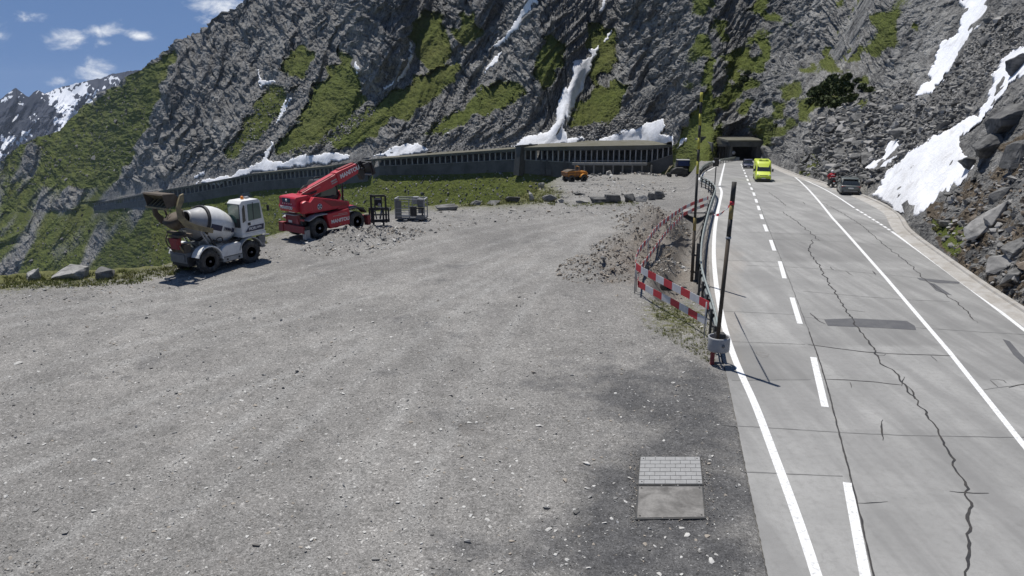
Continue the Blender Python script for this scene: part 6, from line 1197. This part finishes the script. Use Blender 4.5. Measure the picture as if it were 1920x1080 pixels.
def car(name, b, hd, lab, cat, paint_m, scale=1.0, front=True):
    t = empty(name, b, hd, lab, cat, scale=scale)
    for x in (-1.36, 1.36):
        for s_ in (-1, 1): wheel(t, (x, s_*.8, .36), .36, .24, .64, 0, s_, M_LGREY)
    part('body', [paint_m], t, lambda m: car_body(m)); part('window', [M_GLASS], t, lambda m: cabin(m, 4.56, .925, 1.62)); part('roof', [paint_m], t, lambda m: body_loft(m, [(-1.72, sec(.70, 1.58, 1.63, .02)), (-1.3, sec(.76, 1.58, 1.69, .05)), (.0, sec(.76, 1.58, 1.68, .05)), (.5, sec(.66, 1.52, 1.58, .02))]))
    for s_ in (-1, 1):
        part('pillar', [paint_m], t, lambda m: (m.tube([(-2.12, s_*.82, 1.06), (-1.66, s_*.72, 1.6)], .06), m.tube([(1.1, s_*.82, 1.04), (.5, s_*.7, 1.58)], .04), m.tube([(-.5, s_*.84, 1.06), (-.5, s_*.74, 1.62)], .035), m.tube([(-1.4, s_*.84, 1.06), (-1.25, s_*.74, 1.62)], .07)))
        part('tail_light', [M_LAMPR], t, lambda m: m.box((-2.2, s_*.68, .9), (.16, .36, .15), .03)); part('headlight', [M_LAMPW], t, lambda m: m.box((2.12, s_*.6, .72), (.3, .34, .14), .04)); part('mirror', [paint_m], t, lambda m: m.box((.75, s_*1.0, 1.08), (.2, .2, .14), .04)); part('wheel_arch', [M_BLACKP], t, lambda m: [m.prism(arch(x, .36, .39, .46, 0, 180, 12), s_*.89-.06, s_*.89+.05, 'y') for x in (-1.36, 1.36)])
    part('bumper', [M_BLACKP, M_LGREY], t, lambda m: (m.box((-2.2, 0, .42), (.3, 1.6, .24), .05), m.mat(1).box((-2.36, 0, .5), (.03, 1.3, .05)), m.mat(0).box((2.16, 0, .45), (.3, 1.5, .25), .05), m.box((2.26, 0, .66), (.08, .8, .14), .03)))
    part('number_plate', [M_PLATE], t, lambda m: (m.box((-2.33, 0, .78), (.02, .5, .11)), m.box((2.33, 0, .5), (.02, .5, .11)))); return t
pb = RD(1589, 362); car('parked_car', pb, math.atan2(1, .32), 'dark grey green estate car stopped on the right shoulder beside the motorcyclist', 'car', M_GREEN, .97)
nb_ = RD(1402, 315.5); car('blue_car', nb_, math.atan2(-1, -.25), 'dark navy car coming out of the tunnel behind the yellow van', 'car', M_NAVY, .88)
# ------------------------------------------------------------------ motorcycle and rider
def skin_body(name, joints, bones, mat, parent, root=0, sub=2):
    me = bpy.data.meshes.new(name); me.from_pydata([j[0] for j in joints], bones, []); o = link(name, me, parent)
    md = o.modifiers.new('skin', 'SKIN'); md.use_smooth_shade = True
    for i, (p, r_) in enumerate(joints): me.skin_vertices[0].data[i].radius = (r_, r_) if not hasattr(r_, '__len__') else r_
    for i in range(len(joints)): me.skin_vertices[0].data[i].use_root = (i == root)
    o.modifiers.new('sub', 'SUBSURF').levels = sub; o.modifiers['sub'].render_levels = sub
    dg = bpy.context.evaluated_depsgraph_get(); dg.update(); me2 = bpy.data.meshes.new_from_object(o.evaluated_get(dg)); o.modifiers.clear(); o.data = me2; me2.name = name; me2.materials.clear(); me2.materials.append(mat)
    for p in me2.polygons: p.use_smooth = True
    return o
b = RD(1557.5, 351.5); hd = math.atan2(1, .12)
t = empty('motorcycle', b, hd, 'dark touring motorcycle ridden up the right shoulder beside the parked car', 'motorcycle')
wheel(t, (-.72, 0, .33), .33, .17, .62, 0, 1); wheel(t, (.75, 0, .33), .33, .12, .66, 0, 1)
part('frame', [M_BLACKP], t, lambda m: (m.prism([(-.5, .45), (.3, .35), (.45, .6), (.35, .95), (-.2, .78), (-.7, .82)], -.16, .16, 'y', .05), m.cyl((.78, -.1, .33), (.5, -.1, 1.0), .03), m.cyl((.78, .1, .33), (.5, .1, 1.0), .03)))
part('fuel_tank', [M_REDD], t, lambda m: m.prism([(-.05, .82), (.4, .85), (.42, 1.02), (.2, 1.1), (-.05, .95)], -.15, .15, 'y', .06)); part('seat', [M_BLACKP], t, lambda m: m.prism([(-.75, .84), (.0, .8), (.0, .88), (-.75, .94)], -.16, .16, 'y', .03))
part('pannier', [M_BLACKP], t, lambda m: (m.box((-.68, -.34, .62), (.5, .2, .36), .05), m.box((-.68, .34, .62), (.5, .2, .36), .05))); part('tail_light', [M_LAMPR], t, lambda m: m.box((-.95, 0, .78), (.06, .2, .08), .02)); part('number_plate', [M_PLATE], t, lambda m: m.box((-1.0, 0, .6), (.02, .2, .16)))
part('handlebar', [M_BLACKP], t, lambda m: m.tube([(.3, -.38, 1.08), (.45, -.2, 1.12), (.5, 0, 1.08), (.45, .2, 1.12), (.3, .38, 1.08)], .018)); part('fairing', [M_REDD], t, lambda m: m.prism([(.5, .75), (.75, .8), (.7, 1.1), (.5, 1.35), (.45, 1.1)], -.2, .2, 'y', .05))
rt = empty('person', b, hd, 'motorcyclist in red jacket with pale stripes and white helmet on the dark motorcycle', 'person')
M_JACK = paint('red_jacket', (.42, .02, .035), .7, dirt=.2, dc=(.2, .03, .03)); M_TROU = paint('black_trousers', (.02, .02, .022), .8, dirt=.2); M_SKIN = paint('skin', (.45, .28, .2), .6, dirt=.1)
J = [((-.35, 0, .93), (.17, .15)), ((-.28, 0, 1.15), (.19, .15)), ((-.15, 0, 1.40), (.22, .15)), ((-.06, 0, 1.53), .075), ((-.02, 0, 1.66), .085),
     ((-.12, .23, 1.43), .085), ((.05, .38, 1.22), .07), ((.27, .36, 1.10), .05), ((-.12, -.23, 1.43), .085), ((.05, -.38, 1.22), .07), ((.27, -.36, 1.10), .05),
     ((-.3, .15, .88), .12), ((.12, .30, .74), .085), ((-.12, .32, .36), .06), ((.02, .33, .30), .05), ((-.3, -.15, .88), .12), ((.12, -.30, .74), .085), ((-.12, -.32, .36), .06), ((.02, -.33, .30), .05)]
skin_body('body', J, [(0, 1), (1, 2), (2, 3), (3, 4), (2, 5), (5, 6), (6, 7), (2, 8), (8, 9), (9, 10), (0, 11), (11, 12), (12, 13), (13, 14), (0, 15), (15, 16), (16, 17), (17, 18)], M_TROU, rt)
jj = [((-.35, 0, 1.0), (.20, .18)), ((-.28, 0, 1.17), (.215, .18)), ((-.15, 0, 1.42), (.25, .18)), ((-.08, 0, 1.51), .11), ((-.12, .24, 1.44), .105), ((.05, .39, 1.22), .088), ((.20, .37, 1.13), .068), ((-.12, -.24, 1.44), .105), ((.05, -.39, 1.22), .088), ((.20, -.37, 1.13), .068)]
jk = skin_body('jacket', jj, [(0, 1), (1, 2), (2, 3), (2, 4), (4, 5), (5, 6), (2, 7), (7, 8), (8, 9)], M_JACK, rt)
part('jacket_stripe', [M_LETW], jk, lambda m: (m.box((-.385, 0, 1.34), (.03, .38, .055), .01), m.box((-.50, 0, 1.08), (.03, .3, .05), .01)))
part('helmet', [M_WHITE, M_GLASS], rt, lambda m: (m.lathe([(.06, 0), (.13, .1), (.155, .35), (.15, .62), (.11, .86), (.03, 1)], (-.03, 0, 1.57), (-.03, 0, 1.88), 20), m.mat(1).box((.1, 0, 1.73), (.06, .2, .1), .02)))
for s_ in (-1, 1):
    gl = [((.27, s_*.36, 1.10), .045), ((.33, s_*.355, 1.105), .04)]; mb = MB(); mb.box((.30, s_*.36, 1.10), (.09, .085, .05), .015)
    for k in range(4): y = s_*(.325+.022*k); mb.tube([(.335, y, 1.12), (.375, y, 1.115), (.385, y, 1.085), (.36, y, 1.065)], .0105, 6)
    mb.tube([(.29, s_*.315, 1.09), (.32, s_*.30, 1.07), (.35, s_*.305, 1.065)], .012, 6); mb.build('glove', [M_TROU], rt)
    part('boot', [M_BLACKP], rt, lambda m: m.box((.04, s_*.33, .28), (.28, .1, .11), .03))
# ------------------------------------------------------------------ guard rail along the lot
zr85 = lambda dz: (lambda Y: z_road(Y)+dz)
M_RAIL = paint('galvanised_rail', (.36, .40, .38), .5, .4, dirt=.5, dc=(.17, .17, .16)); M_POST = paint('rail_post_steel', (.05, .052, .052), .6, .2, dirt=.5, dc=(.1, .09, .08))
RT = smooth_line([(1349, 632), (1343, 600), (1335, 569), (1327, 545), (1321, 528), (1314, 500), (1314, 468), (1318, 438), (1326, 406), (1333, 381), (1341, 360), (1342, 353), (1335, 344), (1324, 337), (1313, 333)], 2)
RP_ = G(RT[:, 0], RT[:, 1], zr85(.95)); RP_[:, 2] = z_road(RP_[:, 1]); RP_ = resample(RP_, step=.45)
g = empty('guard_rail', RP_[0], 0, 'long curved metal guard rail between gravel lot and road, ending at the grey collar', 'guard rail'); Rl = RP_-RP_[0]
v, f = sweep(Rl, [(.02, .55), (.06, .62), (-.02, .70), (-.02, .76), (.06, .84), (.02, .92), (-.01, .92), (.03, .84), (-.05, .76), (-.05, .70), (.03, .62), (-.01, .55)], closed=True); mb = MB(); mb.faces(v, f); mb.build('beam', [M_RAIL], g)
mb = MB(); mb.tube([tuple(p+np.array([0, 0, 1.06])) for p in Rl], .05, 10, 0); mb.build('hand_rail', [M_RAIL], g)
mb = MB(); mb.tube([tuple(p+np.array([-.02, 0, .36])) for p in Rl], .03, 8, 0); mb.build('lower_cable', [M_POST], g)
nrm_d = np.gradient(Rl, axis=0)
for i in range(2, len(Rl), 5):
    p = Rl[i]; mb = MB(); mb.box((p[0]-.12, p[1], p[2]+.45), (.09, .12, 1.3), .01); mb.box((p[0]-.06, p[1], p[2]+.8), (.12, .08, .2), .01); mb.build('post', [M_POST], g)
# second rail at the lay-by near the tunnel
RT2 = smooth_line([(1312, 333), (1316, 324), (1326, 316), (1340, 310), (1352, 306.5), (1366, 304), (1380, 301)], 1); R2 = G(RT2[:, 0], RT2[:, 1], z_road); R2 = resample(R2, step=1.0)
g = empty('guard_rail', R2[0], 0, 'dark guard rail curving round the far lay-by to the tunnel portal', 'guard rail'); R2 = R2-R2[0]
v, f = sweep(R2, [(.03, .5), (.08, .62), (-.0, .75), (.08, .9), (.03, 1.0), (-.03, 1.0), (-.03, .5)], closed=True); mb = MB(); mb.faces(v, f); mb.build('beam', [M_RAIL], g)
for i in range(0, len(R2), 3): p = R2[i]; mb = MB(); mb.box((p[0], p[1]+.1, p[2]+.5), (.12, .12, 1.0)); mb.build('post', [M_POST], g)
p = R2[-1]; mb = MB(); mb.box((p[0]-.2, p[1]-.6, p[2]+.5), (1.6, .3, .7), .05); mb.build('sunlit_end_block', [M_WHITE], g)  # white colour stands for sunlight on the concrete end
# ------------------------------------------------------------------ snow poles
M_YEL = paint('yellow_pole_paint', (.46, .42, .05), .6, dirt=.4, dc=(.2, .18, .06)); M_BLK = paint('black_pole_paint', (.018, .018, .018), .6, dirt=.2); M_TANP = paint('worn_yellow_paint', (.30, .22, .07), .7, dirt=.5, dc=(.12, .09, .05)); M_WOOD = paint('weathered_pole_wood', (.06, .045, .03), .8, dirt=.4, dc=(.12, .1, .08))
M_STR = paint('barrier_red', (.50, .02, .035), .5, dirt=.25, dc=(.2, .1, .09)); M_STW = paint('barrier_white', (.58, .58, .60), .5, dirt=.3, dc=(.3, .29, .27))
b = RD(1341, 684); t = empty('snow_pole', b, 0, 'leaning black and tan snow pole standing in the grey collar at the road edge', 'snow pole', 'snow poles')
Yt = b.y+.15; q1 = Vector(at(1377, 341, Yt))-b; q0 = Vector(at(1345, 640, b.y))-b; L_ = q1-q0
for nme, a, c, mt, rr in [('lower_pole', 0, .66, M_WOOD, .075), ('black_band', .66, .775, M_BLK, .082), ('tan_band', .775, .862, M_TANP, .08), ('red_tape_wrap', .862, .885, M_STR, .088), ('tip', .885, 1.0, M_BLK, .085)]:
    part(nme, [mt], t, lambda m: m.cyl(tuple(q0+L_*a), tuple(q0+L_*c), rr, n=14))
part('joint_sleeve', [M_LGREY], t, lambda m: m.cyl(tuple(q0+L_*.655), tuple(q0+L_*.668), .1, n=14))
st = empty('collar_post', b, 0, 'grey ring shaped collar on a red post at the near end of the guard rail', 'post')
part('collar', [M_LGREY], st, lambda m: m.lathe([(.36, 0), (.39, 0), (.40, .1), (.40, .9), (.39, 1), (.36, 1), (.35, .9), (.35, .1)], (.1, .1, .55), (.1, .1, 1.08), 36, caps=False, closed=True)); part('stud', [M_GREYP], st, lambda m: m.cyl((.16, -.31, .82), (.165, -.33, .82), .06, n=12))
part('post', [M_REDD], st, lambda m: (m.box((-.12, .02, .4), (.13, .13, .85), .01), m.box((-.12, .05, .85), (.1, .4, .08), .01))); part('cross_bar', [M_POST], st, lambda m: (m.box((.1, .1, .6), (.7, .05, .05)), m.box((.1, .1, .6), (.05, .7, .05)), m.box((.12, .1, 1.12), (.35, .3, .16), .03)))
# fluttering tape from the pole to the rail
def ribbon(name, pts, width, mats, parent, seg=.45, vertical=True, twist=0, curve=2):
    P_ = resample(smooth_line(pts, curve) if len(pts) > 2 else pts, step=seg/4); n = len(P_); V_ = []; up = np.array([0, 0, 1.0])
    for i, p in enumerate(P_):
        a = twist*i/n; u = up*math.cos(a)+np.array([math.cos(1.1), math.sin(1.1), 0])*math.sin(a); V_ += [tuple(p+u*width/2), tuple(p-u*width/2)]
    me = np_mesh(name, V_, [(2*i, 2*i+1, 2*i+3, 2*i+2) for i in range(n-1)], None, False, mats, [(i//4) % 2 for i in range(n-1)]); o = link(name, me, parent)
    md = o.modifiers.new('thickness', 'SOLIDIFY'); md.thickness = .015; return o
p0 = np.array(q0+L_*.872+b); p3 = np.array(at(1338, 402, b.y+8)); tp_ = empty('barrier_tape', tuple(p3), 0, 'loose red and white tape fluttering from the leaning snow pole to the rail', 'tape')
ribbon('band', [np.array(p0)-p3, (np.array(p0)*.7+p3*.3)-p3+np.array([0, 0, -.12]), (np.array(p0)*.35+p3*.65)-p3+np.array([0, 0, -.18]), np.zeros(3)], .11, [M_STR, M_STW], tp_, 1.3, twist=5)
b2 = V(1297, 527); b2.z = float(gz(b2.x, b2.y)); t = empty('snow_pole', b2, 0, 'tall thin yellow and black banded snow pole at the trench edge', 'snow pole', 'snow poles')
top2 = Vector(at(1315.5, 173, b2.y))-b2; zz = lambda py_: (Vector(at(1297+(527-py_)/354*18.5, py_, b2.y))-b2)
for a, c, mt in [(527, 432, M_WOOD), (432, 408, M_TANP), (408, 326, M_BLK), (326, 302, M_YEL), (302, 280, M_BLK), (280, 258, M_YEL), (258, 235, M_BLK), (235, 213, M_YEL), (213, 191, M_BLK), (191, 173, M_YEL)]:
    part('yellow_band' if mt in (M_YEL, M_TANP) else 'black_band' if mt == M_BLK else 'lower_pole', [mt], t, lambda m: m.cyl(tuple(zz(a)), tuple(zz(c)), .07 if a < 420 else .085, n=12))
part('clamp', [M_POST], t, lambda m: (m.box((.02, .1, .9), (.12, .1, 1.9)), m.box((.02, .05, .5), (.2, .22, .08)), m.box((.02, .05, 1.4), (.2, .22, .08))))
b3 = V(1306, 528); b3.z = float(gz(b3.x, b3.y)); e = empty('steel_post', b3, 0, 'short dark steel profile post standing beside the tall banded pole', 'post'); part('profile', [M_POST], e, lambda m: (m.box((0, 0, 1.0), (.16, .06, 2.1), .01), m.box((.07, .06, 1.0), (.03, .14, 2.1)), m.box((-.07, .06, 1.0), (.03, .14, 2.1)))); part('foot_plate', [M_POST], e, lambda m: m.box((0, 0, .03), (.4, .4, .04)))
# small signal on a thin post near the lay-by
b4 = V(1340, 349, z_road); e = empty('traffic_signal', b4, 0, 'small dark signal box on a thin post at the bend of the guard rail', 'traffic signal'); part('post', [M_POST], e, lambda m: m.cyl((0, 0, 0), (0, 0, 2.4), .06, n=10)); part('head', [M_BLK], e, lambda m: (m.box((0, 0, 2.6), (.42, .3, .8), .05), m.box((0, .1, 2.6), (.6, .04, .95), .02))); part('lens', [M_LAMPW], e, lambda m: (m.cyl((-.32, -.02, 2.65), (-.32, -.2, 2.65), .1, n=12), m.cyl((.3, -.02, 2.75), (.3, -.2, 2.75), .08, n=12)))
# ------------------------------------------------------------------ striped barrier round the trench
def lotG(x, y, h): P_ = G(np.array([float(x)]), np.array([float(y)]), lambda Y: z_lot(Y)+h)[0]; return P_
e = empty('striped_barrier', tuple(G(1199., 553.)), 0, 'red and white striped barrier bands on thin posts fencing off the trench', 'barrier'); eb = np.array(e.location)
front = [(1192, 499), (1204, 508), (1225, 518), (1255, 534), (1290, 552), (1329, 573)]; PF = np.array([lotG(x, y, 1.38) for x, y in front]); ribbon('upper_band', PF-eb, .34, [M_STR, M_STW], e, .78)
front = [(1196, 532), (1225, 548), (1258, 565), (1290, 583), (1325, 604)]; PF2 = np.array([lotG(x, y, .62) for x, y in front]); ribbon('lower_band', PF2-eb, .32, [M_STR, M_STW], e, .78)
side = [(1192, 497), (1193, 480), (1203, 463), (1216, 450), (1232, 426), (1258, 406), (1280, 391)]; PS1 = np.array([lotG(x, y, 1.38) for x, y in side]); ribbon('upper_band', PS1-eb, .29, [M_STR, M_STW], e, .62)
side = [(1196, 530), (1199, 505), (1215, 484), (1231, 462), (1250, 435), (1268, 418), (1282, 402)]; PS2 = np.array([lotG(x, y, .7) for x, y in side]); ribbon('lower_band', PS2-eb, .27, [M_STR, M_STW], e, .62)
back = [(1280, 391), (1300, 381), (1328, 371)]; PB = np.array([lotG(x, y, 1.38) for x, y in back]); ribbon('upper_band', PB-eb, .26, [M_STR, M_STW], e, 1.1)
back = [(1282, 402), (1300, 393), (1326, 383)]; PB2 = np.array([lotG(x, y, .75) for x, y in back]); ribbon('lower_band', PB2-eb, .26, [M_STR, M_STW], e, 1.1)
for P_ in (PF[0], PF[0]+np.array([.12, .3, 0]), PF[-1]+np.array([-.1, 0, 0]), PS1[3], PS1[5], PS1[6], PB[-1]):
    z_ = float(gz(P_[0], P_[1])); h_ = P_[2]-z_+.15
    part('post', [M_LGREY if P_ is not PF[-1] else M_REDD], e, lambda m: m.cyl(tuple(np.array([P_[0], P_[1], z_])-eb), tuple(np.array([P_[0], P_[1], z_+h_])-eb), .028, n=8))
pz = G(1305., 401.); e = empty('cover_plate', (pz[0], pz[1], float(gz(pz[0], pz[1]))+.15), 0, 'pale board laid across the far end of the trench', 'board'); part('board', [M_CONC], e, lambda m: m.box((0, 0, .1), (2.6, 1.6, .1), .02)); part('bearer', [M_WOOD], e, lambda m: (m.box((-.9, -.1, -.02), (.12, 1.4, .14)), m.box((.9, -.1, -.02), (.12, 1.4, .14))))
pz = G(1243., 548.); e = empty('bucket', (pz[0], pz[1], float(gz(pz[0], pz[1]))), 0, 'black bucket lying behind the striped bands at the near end of the trench', 'bucket'); part('bucket_body', [M_BLK], e, lambda m: m.lathe([(.2, 0), (.28, .9), (.31, .95), (.31, 1), (.26, 1), (.2, .3), (.02, .25)], (0, .1, .25), (.25, -.25, .42), 20)); part('handle', [M_POST], e, lambda m: m.tube([(.05, -.3, .4), (.3, -.5, .55), (.45, -.15, .55)], .015))
# ------------------------------------------------------------------ access covers set in the lot
def cover(corners, name, lab, mat, pattern):
    P_ = np.array([G(float(x), float(y)) for x, y in corners]); c = P_.mean(0); gx_, gy_ = np.meshgrid(np.linspace(P_[:, 0].min(), P_[:, 0].max(), 12), np.linspace(P_[:, 1].min(), P_[:, 1].max(), 12)); c[2] = gz(gx_, gy_).max()+.008; e = empty(name, tuple(c), 0, lab, 'access cover'); L0 = P_-c; L0[:, 2] = 0
    u = lambda a, b_: Vector((L0[0]*(1-a)+L0[1]*a)*(1-b_)+(L0[3]*(1-a)+L0[2]*a)*b_)
    part('frame', [M_POST], e, lambda m: m.hexa([u(-.015, 1.02)+Vector((0, 0, -.05)), u(1.015, 1.02)+Vector((0, 0, -.05)), u(1.015, -.02)+Vector((0, 0, -.05)), u(-.015, -.02)+Vector((0, 0, -.05)), u(-.015, 1.02), u(1.015, 1.02), u(1.015, -.02), u(-.015, -.02)]))
    def blocks_(m):
        if pattern:
            for j in range(7):
                n_ = 6; o_ = 0 if j % 2 else .5
                for i in range(-1, n_+1):
                    a0, a1 = max(0, (i+o_)/n_), min(1, (i+1+o_)/n_)
                    if a1-a0 < .03: continue
                    g_ = .006; a0 += g_/2; a1 -= g_/2; b0, b1 = j/7+.007, (j+1)/7-.007; z = Vector((0, 0, .012))
                    m.hexa([u(a0, b1), u(a1, b1), u(a1, b0), u(a0, b0), u(a0, b1)+z, u(a1, b1)+z, u(a1, b0)+z, u(a0, b0)+z])
        else: z = Vector((0, 0, .008)); m.hexa([u(.01, .98), u(.99, .98), u(.99, .02), u(.01, .02), u(.01, .98)+z, u(.99, .98)+z, u(.99, .02)+z, u(.01, .02)+z])
    part('lid', [mat], e, blocks_); part('lifting_hole', [M_BLK], e, lambda m: [m.cyl(tuple(u(a, b_)+Vector((0, 0, .01))), tuple(u(a, b_)+Vector((0, 0, .016))), .022, n=10) for a in (.05, .95) for b_ in (.07, .93)])
M_LID = paint('galvanised_lid', (.31, .31, .305), .7, 0, dirt=.3, dscale=6, dc=(.18, .175, .165)); M_LID2 = paint('worn_concrete_lid', (.235, .225, .21), .95, dirt=.9, dscale=1.6, dc=(.11, .105, .098))
cover([(1201, 858), (1312, 858), (1317, 909), (1197, 909)], 'access_cover', 'pale metal access cover with a brick pattern set in dark gravel', M_LID, True)
cover([(1197, 914), (1317, 914), (1322, 973), (1193, 975)], 'access_cover', 'worn brownish concrete cover half buried in gravel below the brick patterned cover', M_LID2, False)
# ------------------------------------------------------------------ low stone wall by the shoulder
wa, wb = RD(1532, 341), RD(1578, 353.5); d_ = wb-wa; L_ = d_.length; e = empty('stone_wall', wa+Vector((.6, .6, 0)), math.atan2(d_.y, d_.x), 'low dark stone wall box behind the motorcyclist', 'wall')
M_STONEW = make_rock('wall_stone', (.09, .088, .082), (.2, .195, .18)); part('wall', [M_STONEW], e, lambda m: [m.box((L_*(k+.5)/12, .25, .45+.0), (L_/12-.02, .5+.04*(k % 2), .9+.05*(k % 3)), .04) for k in range(12)]); part('coping', [M_CONC], e, lambda m: m.box((L_/2, .25, 1.0), (L_+.2, .65, .1), .03))
